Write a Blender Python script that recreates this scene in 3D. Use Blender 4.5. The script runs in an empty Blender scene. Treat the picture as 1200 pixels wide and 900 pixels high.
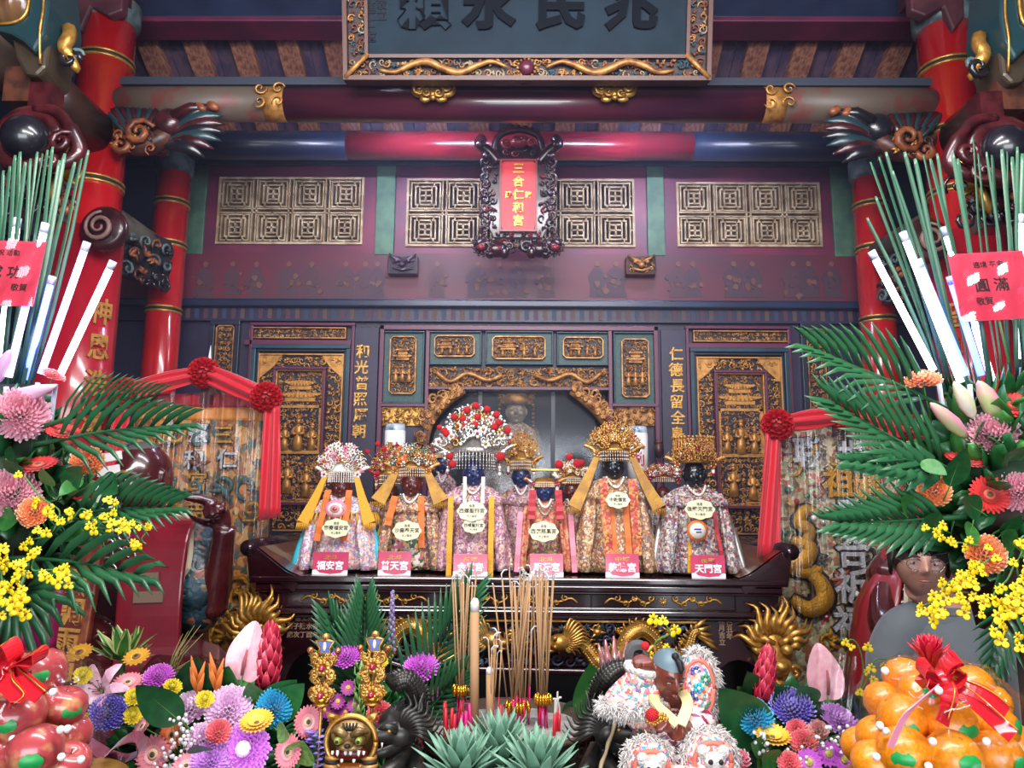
import bpy, math, random
from mathutils import Vector as V, Matrix as M, Euler, noise
pi = math.pi
rnd = random.Random(7)
sc = bpy.context.scene
col = sc.collection

# ---------------------------------------------------------------- camera
EYE = V((0.0, 0.0, 1.65))
PITCH, YAW, ROLL = math.radians(8.6), math.radians(0.64), math.radians(0.43)
ROT = (M.Rotation(YAW, 3, 'Z') @ M.Rotation(pi/2 + PITCH, 3, 'X') @ M.Rotation(ROLL, 3, 'Z'))
cam = bpy.data.cameras.new('camera'); cam.lens = 27.0; cam.sensor_width = 36.0; cam.clip_start = 0.05
cam_o = bpy.data.objects.new('camera', cam); col.objects.link(cam_o)
cam_o.matrix_world = M.Translation(EYE) @ ROT.to_4x4()
sc.camera = cam_o

# ---------------------------------------------------------------- world, lights, exposure
wd = bpy.data.worlds.new('sky'); sc.world = wd; wd.use_nodes = True
bg = wd.node_tree.nodes['Background']; bg.inputs[0].default_value = (0.75, 0.84, 1.0, 1); bg.inputs[1].default_value = 1.1

def area(name, loc, target, sx, sy, power, color):
    l = bpy.data.lights.new(name, 'AREA'); l.shape = 'RECTANGLE'; l.size = sx; l.size_y = sy
    l.energy = power; l.color = color
    o = bpy.data.objects.new(name, l); col.objects.link(o); o.location = loc
    o.rotation_euler = (V(target) - V(loc)).to_track_quat('-Z', 'Y').to_euler()
    return o
area('daylight_through_front_doors', (0, -3.8, 1.75), (0, 4, 1.75), 4.6, 2.3, 190, (0.92, 0.95, 1.0))
area('hall_lamp_above_offerings', (0, 0.55, 3.35), (0, 2.9, 1.2), 2.6, 0.35, 72, (1.0, 0.96, 0.95))
area('hall_lamp_row', (0, 1.6, 3.75), (0, 4.3, 1.8), 2.2, 0.25, 34, (0.93, 0.92, 1.0))
vs = sc.view_settings
vs.view_transform = 'Standard'; vs.look = 'None'; vs.gamma = 1.0; vs.use_curve_mapping = False
vs.exposure = 0.62
sc.cycles.use_denoising = True
sc.cycles.max_bounces = 7; sc.cycles.transparent_max_bounces = 16
sc.cycles.caustics_reflective = False; sc.cycles.caustics_refractive = False
sc.cycles.sample_clamp_indirect = 4.0

# ---------------------------------------------------------------- helpers
def W(px, py, Y):
    d = ROT @ V(((px-600)/900, (450-py)/900, -1.0))
    return EYE + d*(Y/d.y)
def RC(x0, y0, x1, y1, Y):
    xm, ym = (x0+x1)/2, (y0+y1)/2
    return W(x0, ym, Y).x, W(x1, ym, Y).x, W(xm, y1, Y).z, W(xm, y0, Y).z
def SZ(n, Y, py=586):
    return (W(600+n/2, py, Y) - W(600-n/2, py, Y)).length
def H(h):
    h = h.lstrip('#'); c = [int(h[i:i+2], 16)/255 for i in (0, 2, 4)]
    return tuple(x/12.92 if x <= .04045 else ((x+.055)/1.055)**2.4 for x in c)

MATS = {}
def mat(name, c, rough=.5, metal=0, coat=0, emit=None, es=0, alpha=1, trans=0, sss=0, noise_c=None, nscale=8, bump=0, bscale=30,
        ramp=(.4, .6), stretch=(1, 1, 1), sheen=0, spec=None):
    if name in MATS: return MATS[name]
    m = bpy.data.materials.new(name); m.use_nodes = True; nt = m.node_tree; b = nt.nodes['Principled BSDF']
    c = H(c) if isinstance(c, str) else c
    b.inputs['Base Color'].default_value = (*c, 1); b.inputs['Roughness'].default_value = rough
    b.inputs['Metallic'].default_value = metal; b.inputs['Coat Weight'].default_value = coat; b.inputs['Coat Roughness'].default_value = .08
    b.inputs['Alpha'].default_value = alpha; b.inputs['Transmission Weight'].default_value = trans
    if spec is not None: b.inputs['Specular IOR Level'].default_value = spec
    if sheen: b.inputs['Sheen Weight'].default_value = sheen
    if emit: b.inputs['Emission Color'].default_value = (*H(emit), 1); b.inputs['Emission Strength'].default_value = es
    if noise_c or bump:
        tc = nt.nodes.new('ShaderNodeTexCoord'); mp = nt.nodes.new('ShaderNodeMapping'); mp.inputs['Scale'].default_value = stretch
        nt.links.new(tc.outputs['Object'], mp.inputs['Vector'])
    if noise_c:
        n = nt.nodes.new('ShaderNodeTexNoise'); n.inputs['Scale'].default_value = nscale; n.inputs['Detail'].default_value = 4
        r = nt.nodes.new('ShaderNodeValToRGB'); r.color_ramp.elements[0].position = ramp[0]; r.color_ramp.elements[1].position = ramp[1]
        r.color_ramp.elements[0].color = (*c, 1); r.color_ramp.elements[1].color = (*H(noise_c), 1)
        nt.links.new(mp.outputs[0], n.inputs['Vector']); nt.links.new(n.outputs['Fac'], r.inputs[0]); nt.links.new(r.outputs[0], b.inputs['Base Color'])
    if bump:
        n2 = nt.nodes.new('ShaderNodeTexNoise'); n2.inputs['Scale'].default_value = bscale; n2.inputs['Detail'].default_value = 3
        bp = nt.nodes.new('ShaderNodeBump'); bp.inputs['Strength'].default_value = bump; bp.inputs['Distance'].default_value = .01
        nt.links.new(mp.outputs[0], n2.inputs['Vector']); nt.links.new(n2.outputs['Fac'], bp.inputs['Height']); nt.links.new(bp.outputs[0], b.inputs['Normal'])
    MATS[name] = m; return m

def embroid(name, cols, scale=60, rough=.5, metal=0, bump=.5, stretch=(1, 1, 1)):
    """Embroidered cloth: small patches of thread in several colours, raised."""
    if name in MATS: return MATS[name]
    m = bpy.data.materials.new(name); m.use_nodes = True; nt = m.node_tree; b = nt.nodes['Principled BSDF']
    tc = nt.nodes.new('ShaderNodeTexCoord'); mp = nt.nodes.new('ShaderNodeMapping'); mp.inputs['Scale'].default_value = stretch
    nz = nt.nodes.new('ShaderNodeTexNoise'); nz.inputs['Scale'].default_value = scale*.7
    mx = nt.nodes.new('ShaderNodeVectorMath'); mx.operation = 'MULTIPLY_ADD'; mx.inputs[1].default_value = (2.2/scale,)*3
    vo = nt.nodes.new('ShaderNodeTexVoronoi'); vo.inputs['Scale'].default_value = scale
    sp = nt.nodes.new('ShaderNodeSeparateColor'); r = nt.nodes.new('ShaderNodeValToRGB'); r.color_ramp.interpolation = 'CONSTANT'
    els = r.color_ramp.elements
    while len(els) < len(cols): els.new(.5)
    for i, c in enumerate(cols):
        els[i].position = i/len(cols); els[i].color = (*(H(c)), 1)
    bp = nt.nodes.new('ShaderNodeBump'); bp.inputs['Strength'].default_value = bump; bp.inputs['Distance'].default_value = .3/scale; bp.invert = True
    L = nt.links.new
    L(tc.outputs['Object'], mp.inputs[0]); L(mp.outputs[0], nz.inputs['Vector']); L(nz.outputs['Color'], mx.inputs[0]); L(mp.outputs[0], mx.inputs[2])
    L(mx.outputs[0], vo.inputs['Vector']); L(vo.outputs['Color'], sp.inputs[0]); L(sp.outputs[0], r.inputs[0]); L(r.outputs[0], b.inputs['Base Color'])
    L(vo.outputs['Distance'], bp.inputs['Height']); L(bp.outputs[0], b.inputs['Normal'])
    b.inputs['Roughness'].default_value = rough; b.inputs['Metallic'].default_value = metal
    MATS[name] = m; return m

def film(name, tint='#ffffff', amount=.25, refl=.7, base=.06):
    """Clear wrap: mostly see-through with a glossy skin."""
    if name in MATS: return MATS[name]
    m = bpy.data.materials.new(name); m.use_nodes = True; nt = m.node_tree
    for n in list(nt.nodes):
        if n.type != 'OUTPUT_MATERIAL': nt.nodes.remove(n)
    out = nt.nodes['Material Output']; t = nt.nodes.new('ShaderNodeBsdfTransparent'); g = nt.nodes.new('ShaderNodeBsdfGlossy')
    t.inputs[0].default_value = (*H(tint), 1); g.inputs['Roughness'].default_value = .12
    lw = nt.nodes.new('ShaderNodeLayerWeight'); lw.inputs[0].default_value = amount; mx = nt.nodes.new('ShaderNodeMixShader')
    mm = nt.nodes.new('ShaderNodeMath'); mm.operation = 'MULTIPLY_ADD'; mm.inputs[1].default_value = refl; mm.inputs[2].default_value = base
    nt.links.new(lw.outputs['Facing'], mm.inputs[0]); nt.links.new(mm.outputs[0], mx.inputs[0]); nt.links.new(t.outputs[0], mx.inputs[1]); nt.links.new(g.outputs[0], mx.inputs[2])
    nt.links.new(mx.outputs[0], out.inputs[0])
    MATS[name] = m; return m

class MB:
    """Collects shapes and links them as one mesh object."""
    def __init__(s, m=None): s.v = []; s.f = []; s.mi = []; s.sm = []; s.mats = []; s.T = M.Identity(4); s.cur = 0; (s.m(m) if m else None)
    def m(s, m):
        if m not in s.mats: s.mats.append(m)
        s.cur = s.mats.index(m); return s
    def at(s, loc=(0, 0, 0), rot=(0, 0, 0), sc=1.0):
        s.T = M.Translation(loc) @ Euler(rot).to_matrix().to_4x4() @ (M.Scale(sc, 4) if not hasattr(sc, '__len__') else M.Diagonal((*sc, 1))); return s
    def add(s, vs, fs, smooth=True):
        o = len(s.v); T = s.T
        s.v += [tuple(T @ V(p)) for p in vs]
        for f in fs: s.f.append(tuple(i+o for i in f)); s.mi.append(s.cur); s.sm.append(smooth)
        return s
    def box(s, c, d, rot=None):
        x, y, z = d[0]/2, d[1]/2, d[2]/2
        vs = [V((a*x, b*y, e*z)) for e in (-1, 1) for b in (-1, 1) for a in (-1, 1)]
        if rot: E = Euler(rot).to_matrix(); vs = [E @ p for p in vs]
        return s.add([p+V(c) for p in vs], [(0, 2, 3, 1), (4, 5, 7, 6), (0, 1, 5, 4), (2, 6, 7, 3), (0, 4, 6, 2), (1, 3, 7, 5)], False)
    def bx(s, x0, x1, y0, y1, z0, z1): return s.box(((x0+x1)/2, (y0+y1)/2, (z0+z1)/2), (abs(x1-x0), abs(y1-y0), abs(z1-z0)))
    def frame(s, x0, x1, z0, z1, t, y0, y1):
        s.bx(x0, x1, y0, y1, z1-t, z1); s.bx(x0, x1, y0, y1, z0, z0+t); s.bx(x0, x0+t, y0, y1, z0+t, z1-t); return s.bx(x1-t, x1, y0, y1, z0+t, z1-t)
    def tube(s, pts, r, n=6, caps=True, flat=1.0):
        pts = [V(p) for p in pts]; k = len(pts); rs = r if hasattr(r, '__len__') else [r]*k
        vs = []; fs = []; up = None
        for i, p in enumerate(pts):
            t = (pts[min(i+1, k-1)]-pts[max(i-1, 0)]); t = t.normalized() if t.length > 1e-9 else V((0, 0, 1))
            if up is None: up = t.orthogonal().normalized() if abs(t.y) > .9 else (V((0, 1, 0)) - t*t.y).normalized()
            up = (up - t*up.dot(t)); up = up.normalized() if up.length > 1e-6 else t.orthogonal().normalized()
            sd = t.cross(up)
            for j in range(n):
                a = 2*pi*j/n; vs.append(p + up*(math.cos(a)*rs[i]*flat) + sd*(math.sin(a)*rs[i]))
        for i in range(k-1):
            for j in range(n): fs.append((i*n+j, i*n+(j+1) % n, (i+1)*n+(j+1) % n, (i+1)*n+j))
        if caps: fs.append(tuple(range(n-1, -1, -1))); fs.append(tuple(range((k-1)*n, k*n)))
        return s.add(vs, fs)
    def cyl(s, a, b, r, n=16, r2=None): return s.tube([a, b], [r, r if r2 is None else r2], n)
    def lathe(s, prof, n=24, sx=1, sy=1, fold=0, nf=9, c=(0, 0, 0), arc=2*pi, a0=0):
        vs = []; fs = []; cl = abs(arc-2*pi) < 1e-6; k = n if cl else n+1
        for (r, z) in prof:
            for j in range(k):
                a = a0+arc*j/n; q = r*(1+fold*math.sin(a*nf))
                vs.append((c[0]+q*math.cos(a)*sx, c[1]+q*math.sin(a)*sy, c[2]+z))
        for i in range(len(prof)-1):
            for j in range(n): fs.append((i*k+j, i*k+(j+1) % k, (i+1)*k+(j+1) % k, (i+1)*k+j))
        if cl and prof[0][0] > 1e-6: fs.append(tuple(range(k-1, -1, -1)))
        if cl and prof[-1][0] > 1e-6: fs.append(tuple((len(prof)-1)*k+j for j in range(k)))
        return s.add(vs, fs)
    def ell(s, c, r, nu=12, nv=8, rot=None):
        r = r if hasattr(r, '__len__') else (r, r, r); E = Euler(rot).to_matrix() if rot else None
        vs = [V((0, 0, -r[2]))]; fs = []
        for i in range(1, nv):
            a = -pi/2+pi*i/nv
            for j in range(nu): b = 2*pi*j/nu; vs.append(V((r[0]*math.cos(a)*math.cos(b), r[1]*math.cos(a)*math.sin(b), r[2]*math.sin(a))))
        vs.append(V((0, 0, r[2]))); L = len(vs)-1
        for j in range(nu):
            fs.append((0, 1+(j+1) % nu, 1+j)); fs.append((L, L-nu+j, L-nu+(j+1) % nu))
            for i in range(nv-2): a = 1+i*nu; fs.append((a+j, a+(j+1) % nu, a+nu+(j+1) % nu, a+nu+j))
        if E: vs = [E @ p for p in vs]
        return s.add([p+V(c) for p in vs], fs)
    def prism(s, poly, y0, y1, smooth=False):
        """Outline in the x-z plane given depth between y0 and y1."""
        n = len(poly); vs = [(p[0], y0, p[1]) for p in poly]+[(p[0], y1, p[1]) for p in poly]
        fs = [tuple(range(n)), tuple(range(2*n-1, n-1, -1))]+[(i, i+n, (i+1) % n+n, (i+1) % n) for i in range(n)]
        return s.add(vs, fs, smooth)
    def grid(s, fn, nu, nv, smooth=True):
        vs = [fn(i/nu, j/nv) for i in range(nu+1) for j in range(nv+1)]; q = nv+1
        return s.add(vs, [(i*q+j, (i+1)*q+j, (i+1)*q+j+1, i*q+j+1) for i in range(nu) for j in range(nv)], smooth)
    def blade(s, pts, ws, side, fold=.15):
        """A leaf or petal: a strip along pts, ws half widths, side = sideways direction."""
        pts = [V(p) for p in pts]; side = V(side); k = len(pts); vs = []; fs = []
        for i, p in enumerate(pts):
            t = (pts[min(i+1, k-1)]-pts[max(i-1, 0)]).normalized(); sd = side-t*side.dot(t); sd = sd.normalized() if sd.length > 1e-6 else t.orthogonal()
            nr = sd.cross(t); w = ws[i]; vs += [p-sd*w+nr*(w*fold), p, p+sd*w+nr*(w*fold)]
        for i in range(k-1): a = 3*i; fs += [(a, a+1, a+4, a+3), (a+1, a+2, a+5, a+4)]
        return s.add(vs, fs)
    def curl(s, c, r, turns=1.4, a0=0, th=.01, y=0, dirn=1, n=12, sides=5, tail=0):
        """A carved scroll in the x-z plane: a spiral whose rod thins towards its eye."""
        pts = []; rs = []
        for i in range(n+1):
            u = i/n; a = a0+dirn*turns*2*pi*u; q = r*(1-.85*u); pts.append((c[0]+q*math.cos(a), y-th*.5*math.sin(pi*u)-th*u, c[1]+q*math.sin(a))); rs.append(th*(.55+.45*math.sin(pi*min(1, u*1.3))))
        return s.tube(pts, rs, sides)
    def build(s, name, parent=None, loc=None, bevel=0, subs=0, thick=0, link=True):
        me = bpy.data.meshes.new(name); me.from_pydata(s.v, [], s.f)
        for q in s.mats: me.materials.append(q)
        me.polygons.foreach_set('material_index', s.mi); me.polygons.foreach_set('use_smooth', s.sm); me.update()
        return place(name, me, parent, loc, bevel, subs, thick)

def place(name, me, parent=None, loc=None, bevel=0, subs=0, thick=0):
    o = bpy.data.objects.new(name, me); col.objects.link(o)
    if parent: o.parent = parent
    if loc is not None: o.location = loc
    if thick: q = o.modifiers.new('thickness', 'SOLIDIFY'); q.thickness = thick; q.offset = 0
    if bevel: q = o.modifiers.new('bevel', 'BEVEL'); q.width = bevel; q.segments = 2; q.limit_method = 'ANGLE'
    if subs: q = o.modifiers.new('subdivision', 'SUBSURF'); q.levels = subs; q.render_levels = subs
    return o
def tag(o, label, cat=None, group=None, kind=None):
    if label: o['label'] = label
    if cat: o['category'] = cat
    if group: o['group'] = group
    if kind: o['kind'] = kind
    return o
def thing(name, label, cat, loc=(0, 0, 0), rz=0, group=None):
    o = bpy.data.objects.new(name, None); col.objects.link(o); o.location = loc; o.rotation_euler = (0, 0, rz); o.empty_display_size = .05
    return tag(o, label, cat, group)
def struct(o): o['kind'] = 'structure'; return o
KIDS = {}
def copy_tree(o, parent=None):
    c = o.copy(); col.objects.link(c)
    if parent: c.parent = parent
    for ch in list(o.children): copy_tree(ch, c)
    return c
def dup(o, loc, label=None, rot=None, scl=None, group=None):
    c = copy_tree(o); c.location = loc
    if rot is not None: c.rotation_euler = rot
    if scl is not None: c.scale = scl if hasattr(scl, '__len__') else (scl,)*3
    if label: c['label'] = label
    if group: c['group'] = group
    return c
def face_dir(o, d, spin=0):
    q = V(d).to_track_quat('Z', 'Y'); o.rotation_euler = (q.to_matrix() @ M.Rotation(spin, 3, 'Z')).to_euler(); return o

def text_mesh(s, size=.1, ext=.004, bold=0, line=1.0, sx=1.0, shear=0):
    cu = bpy.data.curves.new('lettering', 'FONT'); cu.body = s; cu.size = size; cu.extrude = ext; cu.align_x = 'CENTER'; cu.align_y = 'CENTER'
    cu.offset = bold; cu.space_line = line; cu.resolution_u = 2; cu.shear = shear
    o = bpy.data.objects.new('lettering', cu); col.objects.link(o); o.scale = (sx, 1, 1)
    dg = bpy.context.evaluated_depsgraph_get(); me = bpy.data.meshes.new_from_object(o.evaluated_get(dg))
    bpy.data.objects.remove(o); bpy.data.curves.remove(cu)
    for p in me.vertices: p.co.x *= sx
    return me
def text(name, s, size, m, loc, parent=None, ext=.004, bold=0, line=1.0, rot=(pi/2, 0, 0), sx=1.0, shear=0):
    me = text_mesh(s, size, ext, bold, line, sx, shear); me.materials.clear(); me.materials.append(m)
    o = place(name, me, parent, loc); o.rotation_euler = rot; return o

def evaluated(o, remove=True):
    dg = bpy.context.evaluated_depsgraph_get(); me = bpy.data.meshes.new_from_object(o.evaluated_get(dg))
    if remove: od = o.data; bpy.data.objects.remove(o); bpy.data.meshes.remove(od)
    return me
def fuse(mb, voxel, m, smooth=2):
    """Melts overlapping shapes of a builder into one continuous skin."""
    o = mb.build('melt'); q = o.modifiers.new('r', 'REMESH'); q.mode = 'VOXEL'; q.voxel_size = voxel; q.use_smooth_shade = True
    if smooth: z = o.modifiers.new('s', 'SMOOTH'); z.iterations = smooth; z.factor = .5
    me = evaluated(o); me.materials.clear(); me.materials.append(m); return me
def skin(nodes, edges, levels=2):
    """A limb skeleton grown into one skin: nodes = [(point, radius)], edges = index pairs; node 0 is the root."""
    me = bpy.data.meshes.new('skin'); me.from_pydata([tuple(n[0]) for n in nodes], edges, []); o = bpy.data.objects.new('skin', me); col.objects.link(o)
    q = o.modifiers.new('sk', 'SKIN'); q.use_smooth_shade = True
    for i, n in enumerate(nodes):
        r = n[1]; sv = me.skin_vertices[0].data[i]; sv.radius = (r, r) if not hasattr(r, '__len__') else r
    me.skin_vertices[0].data[0].use_root = True
    z = o.modifiers.new('ss', 'SUBSURF'); z.levels = levels; z.render_levels = levels
    return evaluated(o)
def add_mesh(mb, me, T=None):
    T = T or M.Identity(4); mb.add([T @ p.co for p in me.vertices], [tuple(p.vertices) for p in me.polygons]); return mb
def smooth_path(pts, n=6):
    """Catmull-Rom through pts."""
    P = [V(p) for p in pts]; P = [P[0]*2-P[1]]+P+[P[-1]*2-P[-2]]; out = []
    for i in range(1, len(P)-2):
        for k in range(n):
            t = k/n; a, b, c, d = P[i-1:i+3]
            out.append(.5*((2*b)+(c-a)*t+(2*a-5*b+4*c-d)*t*t+(3*b-a-3*c+d)*t*t*t))
    return out+[P[-2]]

# ---------------------------------------------------------------- materials
RED = mat('red_lacquer', '#bc181e', .24, coat=.9, noise_c='#a41319', nscale=3)
GOLD = mat('gold', '#cda055', .38, .7, bump=.2, bscale=60, noise_c='#b07c34', nscale=30)
GOLDLEAF = mat('gold_leaf', '#c8904a', .45, .5, noise_c='#8a5a2a', nscale=30, ramp=(.45, .75))
OLDGOLD = mat('old_gold_carving', '#c08a4c', .48, .4, noise_c='#7a4a26', nscale=22, ramp=(.42, .66))
DARKWOOD_SHADE = mat('dark_ground_and_shade', '#17141c', .5)  # carving grounds; also painted shade under the altar and behind the lattice
NAVY = mat('navy_wood', '#1d2438', .4, noise_c='#151a2c', nscale=6)
TEALW = mat('teal_wood', '#1d4652', .4, noise_c='#16323f', nscale=5)
GREENF = mat('green_speckled_frame', '#1f3d3f', .5, noise_c='#2f5c57', nscale=220, ramp=(.45, .6))
MAROON = mat('maroon_paint', '#6d2540', .45, noise_c='#54203a', nscale=4)
PURPLE = mat('purple_wood', '#2a2440', .45, noise_c='#221d34', nscale=5)
PLUM = mat('plum_moulding', '#5a2440', .4)
GREENP = mat('green_post', '#4d6f56', .55, noise_c='#3a5a4c', nscale=9)
CREAM = mat('lattice_cream', '#b6a184', .55, noise_c='#8a7458', nscale=12)
CEIL = mat('ceiling_board', '#5a4656', .5, noise_c='#3c3450', nscale=4, stretch=(5, .6, 5))
RAFT = mat('rafter_wood', '#9a6a54', .5, noise_c='#6a4038', nscale=9, stretch=(7, .8, 7), ramp=(.4, .6))
BEAMP = mat('beam_maroon', '#4a1a2a', .3, coat=.4, noise_c='#38142a', nscale=3)
BEAMR = mat('beam_red', '#8a1f2c', .3, coat=.5, noise_c='#6f1a2a', nscale=3)
BEAMB = mat('beam_blue', '#1e2c46', .35, coat=.3, noise_c='#17223a', nscale=3)
SLATE = mat('slate_board', '#343b48', .55)
PAINTED = mat('painted_beam_end', '#5d5046', .5, noise_c='#6b3a34', nscale=9, ramp=(.5, .62))
BROWNB = mat('brown_beam', '#4b3228', .4, coat=.3, noise_c='#2c1d1a', nscale=3, ramp=(.35, .65))
GREYB = mat('grey_beam', '#5c5a4e', .5, noise_c='#3c3128', nscale=5)
STONE = mat('floor_stone', '#4b3b38', .35, noise_c='#352a29', nscale=3)
WALLD = mat('side_wall_paint', '#1b2233', .6, noise_c='#131828', nscale=3)
PANELG = mat('grey_panel', '#7d8893', .5)
GREYMET = mat('capital_grey', '#5f7476', .5, noise_c='#3c4a50', nscale=14)
CARVTEAL = mat('carved_teal', '#1f3a40', .35, coat=.3)
CARVMAR = mat('carved_maroon', '#4a1a20', .3, coat=.4, noise_c='#2e1014', nscale=14)
CARVORG = mat('carved_orange', '#9a5a30', .4, noise_c='#6b3320', nscale=20)
CARVDK = mat('carved_dark', '#1a1a22', .28, coat=.5)
CARVBR = mat('carved_brown', '#5a3326', .4, noise_c='#35201a', nscale=16)
ROSE = mat('rosewood', '#2a0d14', .18, coat=.8, noise_c='#1d080e', nscale=4)
WHITE = mat('white', '#e9e6e0', .6)
INKM = mat('ink', '#17130f', .6)

# ---------------------------------------------------------------- room shell
YW = 4.6
XL, XR = -2.75, 2.75
mb = MB(STONE)
for i in range(10):
    for j in range(15): mb.bx(-3+i*.6+.003, -3+(i+1)*.6-.003, -4.0+j*.6+.003, -4.0+(j+1)*.6-.003, -.06, 0)
mb.m(mat('floor_joint', '#2a2422', .8)).bx(-3, 3, -4, 5, -.08, -.012)
struct(mb.build('floor'))
zt = W(610, 160, YW).z
slope = .53; ridgeY = 1.7; ridgeZ = zt + slope*(YW+.1-ridgeY)
mb = MB(CEIL)
def roof_z(y): return ridgeZ - slope*abs(y-ridgeY)
nb = 40
for i in range(nb):
    x0 = XL+(XR-XL)*i/nb; x1 = XL+(XR-XL)*(i+1)/nb-.004
    for (ya, yb) in ((ridgeY, YW+.15), (-4.1, ridgeY)):
        za, zb = roof_z(ya), roof_z(yb)
        mb.add([(x0, ya, za), (x1, ya, za), (x1, yb, zb), (x0, yb, zb), (x0, ya, za+.06), (x1, ya, za+.06), (x1, yb, zb+.06), (x0, yb, zb+.06)],
               [(0, 1, 2, 3), (7, 6, 5, 4), (0, 4, 5, 1), (1, 5, 6, 2), (2, 6, 7, 3), (3, 7, 4, 0)], False)
ceiling = struct(mb.build('ceiling'))
ang = -math.atan(slope)
for i in range(19):
    x = -2.43+.27*i; L = 2.95; yc = (ridgeY+YW)/2
    mb = MB(RAFT); mb.box((0, 0, 0), (.125, L*1.131, .05), (ang, 0, 0))
    r = struct(mb.build('rafter', ceiling, (x, yc, roof_z(yc)-.03), bevel=.004))
def wallbox(name, x0, x1, y0, y1, z0, z1, m): return struct(MB(m).bx(x0, x1, y0, y1, z0, z1).build(name))
wl = MB(WALLD); wl.bx(XL-.1, XL, -4, YW+.2, 0, 5.6); wl.m(PANELG)
q0, q1 = W(136, 440, 4.2), W(136, 412, 4.2)
wl.bx(XL, XL+.02, 3.6, 4.58, 1.2, q1.z); wl.m(NAVY).bx(XL, XL+.05, 3.3, 4.58, q1.z+.25, q1.z+.30); wl.bx(XL, XL+.05, 3.3, 4.58, q1.z+.55, q1.z+.62)
wl.m(mat('side_window_paper', '#4a5360', .6)).bx(XL, XL+.02, 3.5, 4.58, q1.z+.63, q1.z+.95)
struct(wl.build('wall_left'))
wr = MB(WALLD); wr.bx(XR, XR+.1, -4, YW+.2, 0, 5.6); wr.m(PANELG).bx(XR-.02, XR, 3.6, 4.58, 1.2, q1.z); wr.m(NAVY).bx(XR-.05, XR, 3.3, 4.58, q1.z+.25, q1.z+.30)
struct(wr.build('wall_right'))
# the open front of the hall behind the viewer: jambs, lintel
fr = MB(MAROON); fr.bx(XL, -2.4, -4.1, -3.95, 0, 5.6); fr.bx(2.4, XR, -4.1, -3.95, 0, 5.6); fr.bx(-2.4, 2.4, -4.1, -3.95, 2.95, 5.6)
struct(fr.build('wall_front'))

# back wall: solid rows around the openings
def wrow(px0, py0, px1, py1): return RC(px0, py0, px1, py1, YW)
zf0 = RC(600, 300, 620, 363, YW)       # frieze row
z_win_top = W(610, 197, YW).z; z_win_bot = W(610, 299, YW).z
z_frz_bot = W(610, 356, YW).z; z_mld = W(610, 364, YW).z; z_dash = W(610, 379, YW).z
sx0, sx1, _, sz1 = RC(500, 458, 715, 690, YW)
sz0 = 1.25
bw = MB(PURPLE)
bw.bx(XL, sx0, YW, YW+.12, 0, z_mld); bw.bx(sx1, XR, YW, YW+.12, 0, z_mld)
bw.bx(sx0, sx1, YW, YW+.12, sz1, z_mld); bw.bx(sx0, sx1, YW, YW+.12, 0, sz0)
bw.m(DARKWOOD_SHADE).bx(XL, XR, YW+.14, YW+.2, z_mld, 4.4)  # dark sheet stands in for the unlit space behind the lattice
bw.m(DARKWOOD_SHADE).bx(sx0-.02, sx1+.02, YW+.9, YW+.95, sz0, sz1+.25)
bw.bx(sx0-.06, sx0, YW+.12, YW+.95, sz0, sz1+.25); bw.bx(sx1, sx1+.06, YW+.12, YW+.95, sz0, sz1+.25); bw.bx(sx0, sx1, YW+.12, YW+.95, sz1+.2, sz1+.25); bw.bx(sx0, sx1, YW+.12, YW+.95, sz0-.05, sz0)
struct(bw.build('wall_back'))
# painted frieze
FRZ = mat('frieze_red', '#5c1f30', .5, noise_c='#4a2634', nscale=2.5)
PAINT = [mat('faded_green_paint', '#462a34', .6), mat('faded_ochre_paint', '#5c382e', .6), mat('faded_blue_paint', '#3e2836', .6), mat('faded_grey_paint', '#64423e', .6)]
fz = MB(FRZ); fz.bx(XL, XR, YW-.03, YW+.13, z_frz_bot, z_win_bot)
frieze = struct(fz.build('trim_1'))
mb = MB()
for k, px in enumerate([240, 272, 300, 338, 365, 405, 428, 442, 512, 560, 585, 606, 640, 700, 722, 795, 812, 860, 882, 930, 948, 975]):
    c = W(px, 328, YW-.03); h = (z_win_bot-z_frz_bot)
    bw_ = h*rnd.uniform(.14, .22); mb.m(PAINT[rnd.choice((0, 2))]).prism([(c.x-bw_, c.z-.36*h), (c.x-bw_*.9, c.z-.1*h), (c.x-bw_*1.2, c.z+.06*h), (c.x-bw_*.5, c.z+.24*h), (c.x+bw_*.5, c.z+.24*h), (c.x+bw_*1.1, c.z+.02*h), (c.x+bw_*.8, c.z-.14*h), (c.x+bw_*1.1, c.z-.36*h)], YW-.0312-k*.00012, YW-.029)
    for q in range(7):
        a = rnd.uniform(0, 2*pi); rr = rnd.uniform(0, .5)*h*.75
        x, z = c.x+rr*math.cos(a)*.8, c.z-.1*h+rr*math.sin(a)*.7; s1 = h*rnd.uniform(.03, .07)
        mb.m(PAINT[rnd.randrange(4)]); n = 7
        mb.prism([(x+s1*rnd.uniform(.6, 1.2)*math.cos(2*pi*i/n), z+s1*rnd.uniform(.6, 1.3)*math.sin(2*pi*i/n)) for i in range(n)], YW-.0345-q*.0002-k*.00012, YW-.029)
    mb.m(PAINT[3]).prism([(c.x+.016*math.cos(2*pi*i/9), c.z+h*.32+.018*math.sin(2*pi*i/9)) for i in range(9)], YW-.0338-k*.0001, YW-.029)
struct(mb.build('painted_figures', frieze))
mb = MB(BEAMB); mb.bx(XL, XR, YW-.09, YW, z_mld, z_frz_bot); mb.bx(XL, XR, YW-.06, YW, z_mld+.01, z_frz_bot+.012)
struct(mb.build('trim_2', bevel=.008))
mb = MB(PURPLE); mb.bx(XL, XR, YW-.04, YW, z_dash, z_mld)
DASH = [mat('band_ochre', '#4f3c3c', .6), mat('band_blue', '#2c3350', .6), mat('band_plum', '#472b40', .6)]
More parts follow.
